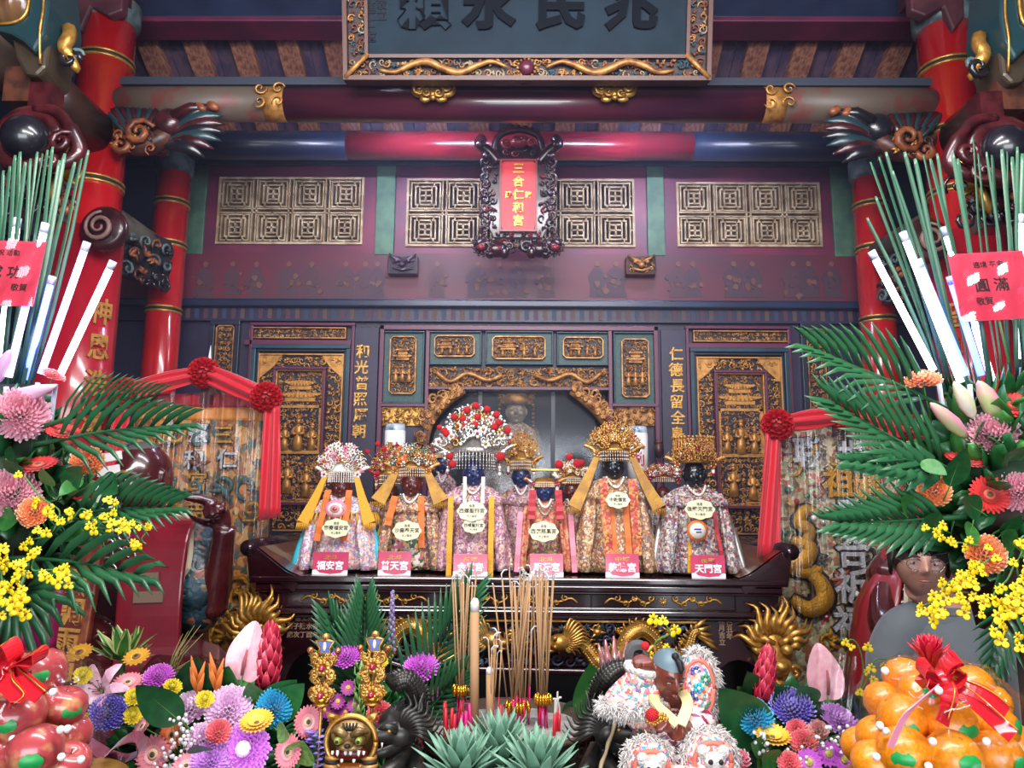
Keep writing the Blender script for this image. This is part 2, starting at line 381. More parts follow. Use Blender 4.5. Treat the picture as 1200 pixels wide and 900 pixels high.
for i in range(74):
    x = -2.05+i*.056
    mb.m(DASH[(i*7) % 3]).bx(x, x+.027, YW-.043, YW-.03, z_dash+.012, z_mld-.004)
struct(mb.build('trim_3'))
mb = MB(TEALW); mb.bx(XL, XR, YW-.06, YW+.13, z_win_top, W(610, 176, YW).z)
struct(mb.build('trim_4', bevel=.006))

# window panels with lattice
def lattice(wn, px0, px1, lx0, lx1, ly0, ly1, ncx, ncy=2):
    x0, x1, _, _ = RC(px0, 250, px1, 250, YW); lx0, lx1, lz0, lz1 = RC(lx0, ly0, lx1, ly1, YW)
    mb = MB(MAROON)
    mb.bx(x0, lx0, YW-.02, YW+.12, z_win_bot, z_win_top); mb.bx(lx1, x1, YW-.02, YW+.12, z_win_bot, z_win_top)
    mb.bx(lx0, lx1, YW-.02, YW+.12, lz1, z_win_top); mb.bx(lx0, lx1, YW-.02, YW+.12, z_win_bot, lz0)
    w = struct(mb.build(wn))
    mb = MB(CREAM); t = .011; ya, yb = YW-.028, YW+.012
    mb.frame(lx0, lx1, lz0, lz1, t*1.3, ya-.006, yb)
    cw, ch = (lx1-lx0)/ncx, (lz1-lz0)/ncy
    for i in range(1, ncx):
        for d in (-.013, .013): mb.bx(lx0+i*cw+d-.0045, lx0+i*cw+d+.0045, ya, yb, lz0, lz1)
    for j in range(1, ncy):
        for d in (-.013, .013): mb.bx(lx0, lx1, ya, yb, lz0+j*ch+d-.0045, lz0+j*ch+d+.0045)
    for i in range(ncx):
        for j in range(ncy):
            cx, cz = lx0+(i+.5)*cw, lz0+(j+.5)*ch; S = min(cw, ch)
            for k, q in enumerate((.40, .29, .18)):
                hx, hz = cw*q, ch*q
                mb.frame(cx-hx, cx+hx, cz-hz, cz+hz, t*.85, ya, yb)
                if k < 2: # short bars tie the squares together
                    g = cw*.11
                    for sgn in (-1, 1):
                        mb.bx(cx-hx*.0-.004+sgn*hx*.55, cx+.004+sgn*hx*.55, ya, yb, cz+hz-ch*.11, cz+hz); mb.bx(cx-.004-sgn*hx*.55, cx+.004-sgn*hx*.55, ya, yb, cz-hz, cz-hz+ch*.11)
            for sgn in (-1, 1):
                mb.bx(cx+sgn*cw*.40, cx+sgn*cw*.47, ya, yb, cz-.004, cz+.004); mb.bx(cx-.004, cx+.004, ya, yb, cz+sgn*ch*.40, cz+sgn*ch*.47)
            mb.bx(cx-cw*.17, cx+cw*.17, ya, yb, cz-.005, cz+.005); mb.bx(cx-.005, cx+.005, ya, yb, cz-ch*.17, cz+ch*.17)
    struct(mb.build('lattice', w))
lattice('window_1', 243, 441, 257, 427, 210, 288, 4)
lattice('window_2', 464, 757, 477, 743, 212, 291, 6)
lattice('window_3', 778, 973, 792, 960, 216, 291, 4)
for i, (a, b) in enumerate(((214, 243), (441, 464), (757, 778), (973, 1006))):
    x0, x1, _, _ = RC(a, 250, b, 250, YW)
    struct(MB(GREENP).bx(x0+.002, x1-.002, YW-.035, YW+.12, z_win_bot-.012, z_win_top).build('trim_%d' % (5+i), bevel=.004))
for nm, a, b in (('trim_9', XL, RC(214, 250, 243, 250, YW)[0]), ('trim_10', RC(973, 250, 1006, 250, YW)[1], XR)):
    struct(MB(NAVY).bx(a, b, YW-.02, YW+.12, z_win_bot, z_win_top).build(nm))

# ---------------------------------------------------------------- columns and beams
def column(px, py, Y, r, capz, bands, name='column', ch=None):
    c = W(px, py, Y)
    p = MB(RED).lathe([(r*1.06, 0), (r*1.06, .3), (r*1.03, 1.2), (r, 2.2), (r*.985, capz)], 40, c=(c.x, c.y, 0)).build(name); struct(p)
    b = MB(STONE).lathe([(r*1.5, 0), (r*1.6, .06), (r*1.5, .14), (r*1.12, .2)], 32, c=(c.x, c.y, 0)).build('column_base', p); struct(b)
    mb = MB(GREYMET).lathe([(r*1.0, capz), (r*1.12, capz+.03), (r*1.12, capz+.12), (r*.9, capz+.14)], 32, c=(c.x, c.y, 0))
    struct(mb.build('capital', p))
    for pb in bands:
        z = W(px, pb, Y-r).z; mb = MB()
        for k in range(3):
            mb.m(GOLD if k % 2 == 0 else INKM); zz = z+(k-1)*.013
            mb.lathe([(r*.97, zz-.008), (r*1.035, zz-.006), (r*1.05, zz), (r*1.035, zz+.006), (r*.97, zz+.008)], 36, c=(c.x, c.y, 0))
        struct(mb.build('gold_band', p))
    return c, p
CBL, _ = column(203, 220, 4.36, .098, W(203, 205, 4.36).z, (232, 282, 360))
CBR, _ = column(1019, 225, 4.36, .098, W(1017, 212, 4.36).z, (235, 286, 371))
CFL, cfl = column(122, 100, 3.62, .130, W(122, 32, 3.62).z, (58, 137, 205))
CFR, cfr = column(1112, 110, 3.62, .130, W(1112, 38, 3.62).z, (66, 143, 215))

def rod_beam(name, a, b, r, segs, n=28):
    """A round beam made of painted lengths: segs = [(u0, u1, material)]."""
    a, b = V(a), V(b); mb = MB()
    for u0, u1, m in segs: mb.m(m).tube([a.lerp(b, u0), a.lerp(b, (u0+u1)/2), a.lerp(b, u1)], r, n, True)
    return struct(mb.build(name))
za = W(610, 123, 3.62).z
bx0, bx1 = CFL.x+.04, CFR.x-.04
b1 = rod_beam('beam', (bx0, 3.62, za), (bx1, 3.62, za), .086, [(0, .19, PAINTED), (.19, .215, GOLDLEAF), (.215, .785, BEAMP), (.785, .81, GOLDLEAF), (.81, 1, PAINTED)])
zs = za+.088
struct(MB(SLATE).bx(bx0, bx1, 3.56, 3.72, zs-.012, zs+.03).build('beam_cap_board', b1, bevel=.004))
mb = MB(GOLDLEAF)
for u in (.2, .8):
    xx = bx0+(bx1-bx0)*u
    for s_ in (-1, 1):
        for q in (-1, 1): mb.curl((xx+s_*.045, za+q*.035), .034, 1.2, pi/2*(1-q)+.3, .006, 3.62-.092, s_*q)
struct(mb.build('painted_scrolls', b1))
z2 = W(610, 171, 4.34).z
rod_beam('beam', (XL, 4.34, z2), (XR, 4.34, z2), .085, [(0, .31, BEAMB), (.31, .685, BEAMR), (.685, 1, BEAMB)])
zp = W(610, 26, 3.8)
p = MB(BEAMB).bx(XL, XR, 3.80, 3.96, zp.z+.03, zp.z+.3).m(MAROON).bx(XL, XR, 3.79, 3.97, zp.z, zp.z+.03)
struct(p.build('beam', bevel=.006))
# side beams from the hall front to the front columns, lower ones on to the back columns
for sgn, C, CB in ((-1, CFL, CBL), (1, CFR, CBR)):
    px = 105 if sgn < 0 else 1128
    z = W(px, 152 if sgn < 0 else 160, 3.5).z; x = C.x
    rod_beam('beam', (x, .2, z), (x, 3.52, z), .125, [(0, .68, BROWNB), (.68, .88, PAINTED), (.88, 1, BROWNB)])
    zl = W(143 if sgn < 0 else 1090, 250, 3.7).z
    rod_beam('beam', (C.x, 3.72, zl), (CB.x, 4.28, zl-.02), .075, [(0, 1, GREYB)])

# fluorescent tubes lying on the beam, behind it
TUBE = mat('tube_glow', '#ffffff', .4, emit='#d6dcff', es=130)
for x, lab in ((-.62, 'white fluorescent tube behind the beam under the left end of the black plaque'), (.72, 'white fluorescent tube behind the beam under the right end of the black plaque')):
    t = thing('tube_lamp', lab, 'lamp', (x, 3.86, za+.07))
    MB(WHITE).box((0, 0, .028), (.66, .05, .03)).box((-.31, 0, 0), (.02, .035, .05)).box((.31, 0, 0), (.02, .035, .05)).build('fixture', t, bevel=.003)
    MB(TUBE).cyl((-.30, 0, 0), (.30, 0, 0), .013, 12).build('tube', t)
    MB(WHITE).box((0, -.085, .0), (.03, .17, .012)).build('bracket', t)
t = thing('lamp_strip', 'short lit lamp strip peeping out under the left end of the black plaque', 'lamp', W(448, 99, 3.6)); t.location.z = zs+.03
MB(WHITE).box((0, 0, .004), (.1, .03, .008)).build('fixture', t)
MB(TUBE).cyl((-.042, -.003, .016), (.042, -.003, .016), .009, 10).build('tube', t)

# ---------------------------------------------------------------- carved work on the back wall
def relief(mb, x0, x1, z0, z1, y, s, seed=0, mats=None, keep=None, dens=1.0):
    """Pierced scroll and leaf carving filling a rectangle; keep(x, z) limits it."""
    r = random.Random(seed); nx = max(1, round((x1-x0)/s)); nz = max(1, round((z1-z0)/s))
    for i in range(nx):
        for j in range(nz):
            if r.random() > dens: continue
            x = x0+(i+.5+r.uniform(-.2, .2))*(x1-x0)/nx; z = z0+(j+.5+r.uniform(-.2, .2))*(z1-z0)/nz
            if keep and not keep(x, z): continue
            if mats: mb.m(r.choice(mats))
            a = r.uniform(0, 2*pi); q = r.random(); h = s*.5
            if q < .5:
                mb.curl((x, z), h*r.uniform(.75, 1.05), r.choice((1.0, 1.3)), a, h*.2, y, r.choice((-1, 1)), 10, 5)
            if q > .35:
                for k in range(r.randint(2, 4)):
                    b = a+k*r.uniform(.6, 1.2); L = h*r.uniform(.8, 1.25); bend = r.uniform(-.5, .5)
                    pts = [(x+L*u*math.cos(b+bend*u), y-h*.35*math.sin(pi*u*.8), z+L*u*math.sin(b+bend*u)) for u in (0, .3, .65, 1)]
                    pts = [(min(max(p[0], x0), x1), p[1], min(max(p[2], z0), z1)) for p in pts]
                    mb.tube(pts, [h*.1, h*.26, h*.2, h*.03], 5)
            if q > .8: mb.ell((x, y-h*.2, z), (h*.3, h*.25, h*.3), 7, 5)
    return mb
def figure(mb, x, y, z, h, lean=0):
    """A small carved standing figure: robe, sleeves, head, hat."""
    mb.lathe([(h*.16, 0), (h*.13, h*.3), (h*.1, h*.5), (h*.13, h*.68), (h*.05, h*.78)], 9, 1, .7, .1, 4, (x, y, z))
    mb.ell((x, y-h*.01, z+h*.87), (h*.075, h*.075, h*.095), 8, 6); mb.lathe([(h*.08, h*.92), (h*.085, h*.96), (h*.03, h*1.03)], 8, c=(x, y, z))
    for s_ in (-1, 1): mb.tube([(x+s_*h*.11, y, z+h*.68), (x+s_*h*.17, y-h*.06, z+h*.5), (x+s_*h*.05, y-h*.14, z+h*.48)], [h*.05, h*.06, h*.05], 6)
def pavilion(mb, x, y, z, w, h):
    """A small carved roof with upturned eaves on two posts."""
    for k, (ww, zz) in enumerate(((w, 0), (w*.72, h*.52))):
        pts = []
        for i in range(11):
            u = i/5-1; pts.append((x+u*ww/2, zz+z+h*.16*abs(u)**3+h*.06))
        pts2 = [(p[0]*.9+x*.1, p[1]+h*.2*(1-abs((i/5-1))**2)+.006) for i, p in enumerate(pts)]
        mb.prism(pts+pts2[::-1], y-.03, y)
        for i in range(9): u = (i/4-1)*.8; mb.tube([(x+u*ww/2, y-.032, z+zz+h*.08+h*.14*abs(u)**3), (x+u*ww*.42, y-.03, z+zz+h*.24*(1-u*u)+.01)], .004, 5)
        mb.bx(x-ww*.34, x+ww*.34, y-.02, y, z+zz-h*.1, z+zz+h*.07)
def oct_frame(mb, x0, x1, z0, z1, c, t, y0, y1):
    o = [(x0+c, z0), (x1-c, z0), (x1, z0+c), (x1, z1-c), (x1-c, z1), (x0+c, z1), (x0, z1-c), (x0, z0+c)]; k = c*.75
    i = [(x0+c, z0+t), (x1-c, z0+t), (x1-t, z0+c), (x1-t, z1-c), (x1-c, z1-t), (x0+c, z1-t), (x0+t, z1-c), (x0+t, z0+c)]
    for q in range(8): r = (q+1) % 8; mb.prism([o[q], o[r], i[r], i[q]], y0, y1)

def wing(cx, dy, seed, side):
    def rc(a, y0, b, y1): return RC(cx+a, y0+dy, cx+b, y1+dy, YW)
    t = thing('carved_wall_panel', 'tall gilt carved wall panel with pagoda scene in a blue frame behind the %s' % side, 'carved panel', (0, 0, 0), 0, 'gilt carved wall panels beside the shrine')
    x0, x1, z0, z1 = rc(-62, 380, 62, 640); Y = YW
    mb = MB(PLUM); mb.frame(x0, x1, z0, z1, .018, Y-.05, Y); x, xx, z, zz = rc(-62, 400, 62, 404); mb.bx(x, xx, Y-.05, Y, z-.01, zz); mb.build('outer_frame', t, bevel=.003)
    x0, x1, z0, z1 = rc(-56, 385, 56, 398)
    mb = MB(OLDGOLD); mb.frame(x0, x1, z0, z1, .006, Y-.04, Y); relief(mb, x0+.008, x1-.008, z0+.006, z1-.006, Y-.015, .034, seed); relief(mb, x0+.008, x1-.008, z0+.006, z1-.006, Y-.012, .028, seed+40)
    b = mb.build('top_strip', t); MB(DARKWOOD_SHADE).bx(x0, x1, Y-.012, Y, z0, z1).build('ground', b)
    x0, x1, z0, z1 = rc(-58, 406, 58, 632)
    mb = MB(TEALW); mb.frame(x0, x1, z0, z1, .026, Y-.07, Y); mb.m(NAVY).frame(x0+.026, x1-.026, z0+.026, z1-.026, .016, Y-.05, Y); mb.build('blue_frame', t, bevel=.004)
    gx0, gx1, gz0, gz1 = rc(-50, 416, 50, 622)
    MB(DARKWOOD_SHADE).bx(gx0, gx1, Y-.012, Y, gz0, gz1).build('ground', t)
    ix0, ix1, iz0, iz1 = rc(-31, 432, 31, 590)
    mb = MB(GOLDLEAF); mb.frame(gx0, gx1, gz0, gz1, .008, Y-.05, Y)
    for (sx, sz) in ((gx0, gz1), (gx1, gz1)):   # gilt corner plates
        d = 1 if sx == gx0 else -1; q = ix0-gx0
        mb.prism([(sx, sz), (sx+d*q*1.5, sz), (sx+d*q, sz-q*.7), (sx+d*q*.7, sz-q), (sx, sz-q*1.6)], Y-.034, Y)
    relief(mb, gx0+.006, gx1-.006, gz0+.006, gz1-.006, Y-.02, .052, seed+1, keep=lambda x, z: not (ix0-.004 < x < ix1+.004 and z > iz0-.02 and z < iz1+.004))
    relief(mb, gx0+.006, gx1-.006, iz1+.01, gz1-.01, Y-.03, .045, seed+8)
    relief(mb, gx0+.006, gx1-.006, gz0+.006, gz1-.006, Y-.015, .036, seed+9, [OLDGOLD, GOLDLEAF], keep=lambda x, z: not (ix0-.004 < x < ix1+.004 and z > iz0-.02 and z < iz1+.004))
    mb.build('gilt_border', t)
    mb = MB(PLUM); mb.frame(ix0, ix1, iz0-.01, iz1, .016, Y-.075, Y); mb.m(GOLDLEAF).frame(ix0+.016, ix1-.016, iz0+.006, iz1-.016, .007, Y-.06, Y); mb.build('inner_frame', t, bevel=.003)
    mb = MB(GOLDLEAF); w = ix1-ix0-.046; cx_ = (ix0+ix1)/2; a0, a1 = ix0+.023, ix1-.023; hh = iz1-iz0
    pavilion(mb, cx_, Y-.012, iz1-hh*.235, w*.98, hh*.17); relief(mb, a0, a1, iz0, iz1-.02, Y-.022, .036, seed+12, [OLDGOLD, GOLDLEAF]); relief(mb, a0, a1, iz0, iz1-.02, Y-.02, .028, seed+13, [OLDGOLD]); mb.m(GOLDLEAF)
    mb.bx(a0, a0+.018, Y-.03, Y, iz0+hh*.38, iz1-hh*.28); mb.bx(a1-.018, a1, Y-.03, Y, iz0+hh*.38, iz1-hh*.28); mb.bx(a0, a1, Y-.035, Y, iz0+hh*.36, iz0+hh*.385); mb.bx(a0, a1, Y-.03, Y, iz1-hh*.3, iz1-hh*.28)
    figure(mb, cx_, Y-.03, iz0+hh*.385, hh*.25); figure(mb, cx_-w*.3, Y-.025, iz0+hh*.385, hh*.2); figure(mb, cx_+w*.3, Y-.025, iz0+hh*.385, hh*.2)
    figure(mb, cx_-w*.2, Y-.03, iz0+hh*.07, hh*.24); figure(mb, cx_+w*.22, Y-.03, iz0+hh*.05, hh*.22)
    relief(mb, a0, a1, iz0+.005, iz0+hh*.14, Y-.015, .03, seed+2); relief(mb, a0, a1, iz0+hh*.26, iz0+hh*.35, Y-.012, .03, seed+3, dens=.7); relief(mb, a0, a1, iz1-.05, iz1-.02, Y-.012, .025, seed+4)
    for k in range(5): mb.bx(cx_+w*.05+k*.014, a1, Y-.03, Y, iz0+.02+k*.014, iz0+.03+k*.014)
    b = mb.build('pagoda_scene', t); MB(NAVY).bx(a0-.01, a1+.01, Y-.016, Y, iz0, iz1).build('ground', b)
    # narrow strip outside
    d = -1 if side.startswith('orange') else 1
    x0, x1, z0, z1 = RC(cx+d*93-11, 382+dy, cx+d*93+11, 640, YW)
    t2 = thing('carved_strip', 'narrow upright gilt scroll strip beside the back column, behind the %s' % side, 'carved panel')
    mb = MB(OLDGOLD); oct_frame(mb, x0, x1, z0, z1, .016, .007, Y-.03, Y); relief(mb, x0+.008, x1-.008, z0+.008, z1-.008, Y-.015, .04, seed+5); relief(mb, x0+.008, x1-.008, z0+.008, z1-.008, Y-.01, .03, seed+15); mb.build('scrollwork', t2)
    MB(NAVY).frame(x0-.035, x1+.035, z0-.02, z1+.03, .03, Y-.04, Y).m(DARKWOOD_SHADE).bx(x0, x1, Y-.01, Y, z0, z1).build('frame', t2, bevel=.003)
wing(351, 0, 11, 'orange embroidered banner'); wing(867, 4, 31, 'silver embroidered banner')

# couplet boards with gilt lettering
for px, dy, s, lab in ((426, 0, '和\n光\n普\n照\n歷\n朝', 'dark purple couplet board with gilt brush lettering left of the shrine'), (791, 3, '仁\n德\n長\n留\n全\n島', 'dark purple couplet board with gilt brush lettering right of the shrine')):
    x0, x1, z0, z1 = RC(px-15, 384+dy, px+15, 640, YW)
    t = thing('couplet_board', lab, 'couplet board')
    MB(PURPLE).bx(x0, x1, YW-.025, YW, z0, z1).build('board', t, bevel=.004)
    a, b = W(px, 414+dy, YW), W(px, 507+dy, YW); n = 6; st = (a.z-b.z)/(n-1)
    for k, ch in enumerate(s.split('\n')): text('character', ch, st*.9, GOLD, (a.x+.003*(-1)**k, YW-.027, a.z-k*st), t, .004, st*.016)

# shrine surround
t = thing('shrine_surround', 'plum and green framed surround of carved panels over the central shrine', 'shrine surround')
def framed(pa, pb, pc, pd, ia, ib, ic, id_, seed, nm):
    x0, x1, z0, z1 = RC(pa, pb, pc, pd, YW); mb = MB(GREENF)
    mb.bx(x0, x1, YW-.03, YW, z0, z1); mb.m(TEALW).frame(x0, x1, z0, z1, .009, YW-.055, YW)
    f = mb.build(nm, t, bevel=.003)
    x0, x1, z0, z1 = RC(ia, ib, ic, id_, YW); mb = MB(OLDGOLD); oct_frame(mb, x0, x1, z0, z1, .02, .007, YW-.06, YW-.028)
    Y = YW-.045
    relief(mb, x0+.01, x1-.01, z0+.008, z1-.008, Y, .036, seed); relief(mb, x0+.01, x1-.01, z0+.008, z1-.008, Y+.004, .028, seed+20); w, h = x1-x0, z1-z0
    if h > w:
        pavilion(mb, (x0+x1)/2, Y, z0+h*.6, w*.7, h*.2)
        for q in (.25, .5, .75): figure(mb, x0+w*q, Y-.01, z0+h*.2, h*.3)
    else:
        pavilion(mb, x0+w*.3, Y, z0+h*.45, w*.4, h*.35)
        for q in (.2, .4, .6, .8): figure(mb, x0+w*q, Y-.01, z0+h*.12, h*.55)
    mb.m(DARKWOOD_SHADE).bx(x0+.006, x1-.006, YW-.036, YW-.028, z0+.006, z1-.006); mb.build('scene_carving', f)
framed(448, 390, 498, 474, 458, 396, 489, 463, 51, 'upright_panel'); framed(718, 391, 768, 476, 727, 399, 759, 467, 52, 'upright_panel')
framed(502, 390, 565, 429, 510, 395, 557, 420, 53, 'small_panel'); framed(569, 390, 648, 429, 577, 396, 639, 423, 54, 'small_panel'); framed(652, 391, 714, 430, 659, 397, 706, 422, 55, 'small_panel')
x0, x1, z0, z1 = RC(502, 432, 714, 455, YW)
mb = MB(OLDGOLD); relief(mb, x0, x1, z0, z1, YW-.04, .04, 56); relief(mb, x0, x1, z0, z1, YW-.03, .07, 57); relief(mb, x0, x1, z0, z1, YW-.025, .03, 58)
mb.tube(smooth_path([(x0+.05, YW-.05, z1-.03), (x0+.14, YW-.06, z0+.03), (x0+.24, YW-.05, z1-.04), (x0+.36, YW-.06, z0+.04), (x0+.45, YW-.05, z1-.05)]), .014, 7); mb.tube(smooth_path([(x1-.05, YW-.05, z1-.03), (x1-.14, YW-.06, z0+.03), (x1-.24, YW-.05, z1-.04), (x1-.36, YW-.06, z0+.04), (x1-.45, YW-.05, z1-.05)]), .014, 7)
b = mb.build('long_carving', t); MB(DARKWOOD_SHADE).bx(x0, x1, YW-.02, YW, z0, z1).m(PLUM).bx(x0, x1, YW-.06, YW, z0-.016, z0).build('ground', b)
x0, x1, z0, z1 = RC(443, 384, 772, 640, YW)
MB(PLUM).bx(x0, x0+.028, YW-.06, YW, z0, z1).bx(x1-.028, x1, YW-.06, YW, z0, z1).bx(x0, x1, YW-.06, YW, z1-.03, z1).build('outer_frame', t, bevel=.004)
for a, c_, b_ in ((500, 447, 500), (715, 715, 770)):
    mb = MB(PLUM); x, _, za_, zb_ = RC(a, 390, a+1, 640, YW); mb.bx(x-.012, x+.012, YW-.062, YW, za_, zb_); x, xx, za_, zb_ = RC(c_, 474, b_, 478, YW); mb.bx(x, xx, YW-.062, YW, za_, zb_); mb.build('inner_post', t, bevel=.003)
for (a, b_, s_) in ((448, 498, 60), (718, 768, 61)):
    x0, x1, z0, z1 = RC(a, 478, b_, 499, YW); mb = relief(MB(GOLD if s_ == 60 else OLDGOLD), x0, x1, z0, z1, YW-.04, .06, s_); relief(mb, x0, x1, z0, z1, YW-.03, .035, s_+7); mb.bx(x0, x1, YW-.02, YW, z0, z1).build('lower_carving', t)
# corner brackets of the opening: dragons sweeping down
for sgn, pts in ((1, [(545, 458), (528, 466), (512, 480), (503, 498), (499, 530)]), (-1, [(668, 459), (686, 468), (702, 482), (711, 500), (716, 532)])):
    pp = [W(x, y, YW-.03) for x, y in pts]; P = smooth_path(pp, 5)
    mb = MB(OLDGOLD); n = len(P); mb.tube(P, [.012+.03*math.sin(pi*min(1, i/n*1.1+.05)) for i in range(n)], 8)
    for i in range(0, n, 1):
        mb.curl((P[i].x-sgn*.035+rnd.uniform(-.02, .02), P[i].z+.02+rnd.uniform(-.02, .03)), .035, 1.2, rnd.uniform(0, 6), .009, YW-.05, rnd.choice((-1, 1)))
        q = P[i]+V((rnd.uniform(-.03, .03), -.035, rnd.uniform(-.02, .03))); mb.ell(q, (.014, .01, .014), 6, 5); mb.curl((q.x, q.z), .022, 1.2, rnd.uniform(0, 6), .006, q.y, 1, 8, 4)
    mb.build('corner_bracket', t)

# glass of the shrine with its bars, and the seated image inside
GLASS = film('shrine_glass', '#dfe6ee', .3, .5, .04)
x0, x1, z0, z1 = sx0, sx1, sz0, sz1
w4 = MB(GLASS).bx(x0, x1, YW+.06, YW+.066, z0, z1).build('window_4'); struct(w4)
mb = MB(NAVY); 
for a in (562, 648): c = W(a, 560, YW+.06); mb.bx(c.x-.012, c.x+.012, YW+.035, YW+.085, z0, z1)
struct(mb.build('window_bars', w4))
t = thing('shrine_fill_light', 'added hidden fill light strip above the shrine opening behind the glass', 'lamp', (0, YW+.19, sz1+.12)); MB(WHITE).bx(-.3, .3, -.02, .02, 0, .02).build('fixture', t); MB(mat('shrine_fill_glow', '#ffffff', .4, emit='#ffe9d0', es=30)).cyl((-.28, 0, -.008), (.28, 0, -.008), .008, 10).build('tube', t)  # added fill light, hidden above the opening, brightens the seated image

# ---------------------------------------------------------------- black plaque above
BOARD = mat('plaque_board', '#1a2c38', .75, noise_c='#152530', nscale=5, spec=.25)
Yp = 3.40
pb, pl_, pr_ = W(617, 98, Yp), W(404, 90, Yp), W(832, 90, Yp)
t = thing('name_plaque', 'huge black name plaque with four dark characters in a carved dragon frame under the roof', 'plaque', pb)
t.rotation_euler = (math.radians(14), 0, 0)
hw = (pr_.x-pl_.x)/2*.99; hh = .98; ft = .118
MB(BOARD).bx(-hw+ft*.9, hw-ft*.9, -.03, .03, ft*.8, hh-ft*.8).build('board', t)
MIX = [OLDGOLD, mat('carving_rust', '#6f3a28', .5), mat('carving_teal', '#2b4a55', .5), OLDGOLD, mat('carving_cream', '#a59070', .5)]
mb = MB(mat('plaque_frame', '#5a3a30', .45)); mb.frame(-hw, hw, 0, hh, .02, -.06, .04); mb.frame(-hw+ft-.016, hw-ft+.016, ft-.016, hh-ft+.016, .016, -.055, .04)
mb.m(mat('plaque_ground', '#3a2a28', .6)).frame(-hw+.01, hw-.01, .01, hh-.01, ft-.02, -.02, .035)
for sx_ in (-1, 1): mb.m(OLDGOLD).tube([(sx_*(hw-.01), -.06, .01), (sx_*(hw-ft), -.055, ft)], .012, 6)
mb.build('frame', t)
mb = MB(); s_ = .05
for (a, b_, c_, d_) in ((-hw+.02, hw-.02, .018, ft-.014), (-hw+.02, hw-.02, hh-ft+.014, hh-.018), (-hw+.02, -hw+ft-.014, ft, hh-ft), (hw-ft+.014, hw-.02, ft, hh-ft)):
    relief(mb, a, b_, c_, d_, -.03, s_, 71, MIX); relief(mb, a, b_, c_, d_, -.036, s_*.7, 72, MIX)
mb.m(OLDGOLD)
for sx_ in (-1, 1):
    P = smooth_path([(sx_*(.09+.075*k), -.055, ft*.5+.026*math.sin(k*1.5)) for k in range(9)], 4); mb.tube(P, [.006+.012*math.sin(pi*i/len(P)) for i in range(len(P))], 7)
mb.m(mat('plaque_jewel', '#5b2438', .3)).lathe([(.0, .02), (.024, .014), (.03, 0)], 16, c=(0, 0, 0)).v[-49:]
mb.build('dragon_carving', t)
mb = MB(mat('plaque_jewel', '#5b2438', .3)); mb.ell((0, -.05, ft*.5), (.034, .022, .034), 14, 8); mb.m(OLDGOLD)
for k in range(14): mb.ell((.042*math.cos(k*pi/7), -.045, ft*.5+.042*math.sin(k*pi/7)), .008, 6, 4)
mb.build('jewel', t)
CHAR = mat('plaque_characters', '#060d16', .8, spec=.15)
for px, ch in ((498, '賴'), (573, '永'), (657, '民'), (739, '兆')):
    c = W(px, 13, Yp-.1); lx = c.x-pb.x; lz = .335
    text('character', ch, .245, CHAR, (lx, -.036, lz), t, .014, .009)
SM = mat('plaque_small_writing', '#0a1420', .8)
text('small_writing', '賜\n進\n士\n金', .065, SM, (W(438, 20, Yp).x-pb.x, -.033, .30), t, .003, .001)
text('small_writing', '敬\n立', .05, SM, (W(452, 20, Yp).x-pb.x, -.033, .32), t, .003, .001)
# gilt clasps that hold the plaque on the beam
def bat_clasp():
    mb = MB(GOLD); mb.ell((0, 0, 0), (.05, .02, .045), 14, 8)
    for s_ in (-1, 1):
        mb.ell((s_*.062, 0, .006), (.05, .02, .04), 14, 8); mb.curl((s_*.07, .006), .036, 1.4, 0, .011, -.015, s_); mb.curl((s_*.028, -.022), .025, 1.4, 1, .009, -.02, -s_)
        mb.tube([(s_*.02, -.01, .02), (s_*.05, -.015, .055), (s_*.03, -.012, .062)], [.012, .012, .006], 6); mb.ell((s_*.04, -.004, -.044), (.03, .014, .016), 8, 6)
    mb.ell((0, -.014, .03), (.02, .016, .02), 10, 6); mb.ell((0, -.014, -.04), (.016, .014, .014), 8, 6)
    return mb
for i, (px, py) in enumerate(((508, 107), (720, 107))):
    o = bat_clasp().build('gilt_clasp', None, W(px, py, 3.50)); MB(GOLD).cyl((0, 0, 0), (0, .09, -.02), .014).build('pin', o)
    tag(o, 'small gilt bat-shaped clasp on the beam under the %s half of the black plaque' % ('left', 'right')[i], 'clasp', 'gilt clasps under the black plaque')

# ---------------------------------------------------------------- small upright plaque in carved frame
Yq = 4.2
c = W(607, 300, Yq); k = SZ(100, Yq, 300)/100   # metres per pixel
t = thing('temple_plaque', 'small upright red plaque in a dark carved frame over the shrine', 'plaque', c); t.rotation_euler = (math.radians(5), 0, 0)
def pxp(x, z): return (x*k, z*k)
FRM = mat('carved_red_black', '#3a1218', .28, coat=.5, noise_c='#1a0a12', nscale=20); DEEPRED = mat('carved_deep_red', '#7c1f26', .35)
mb = MB(FRM); mb.prism([pxp(*p) for p in ((-28, 22), (28, 22), (40, 45), (40, 112), (26, 132), (-26, 132), (-40, 112), (-40, 45))], -.01, .05)
relief(mb, -40*k, -24*k, 28*k, 120*k, -.02, .05, 81, [FRM, FRM, DEEPRED]); relief(mb, 24*k, 40*k, 28*k, 120*k, -.02, .05, 82, [FRM, FRM, DEEPRED]); relief(mb, -30*k, 30*k, 10*k, 30*k, -.02, .05, 83, [FRM, DEEPRED]); relief(mb, -30*k, 30*k, 118*k, 136*k, -.02, .05, 84, [DEEPRED, FRM])
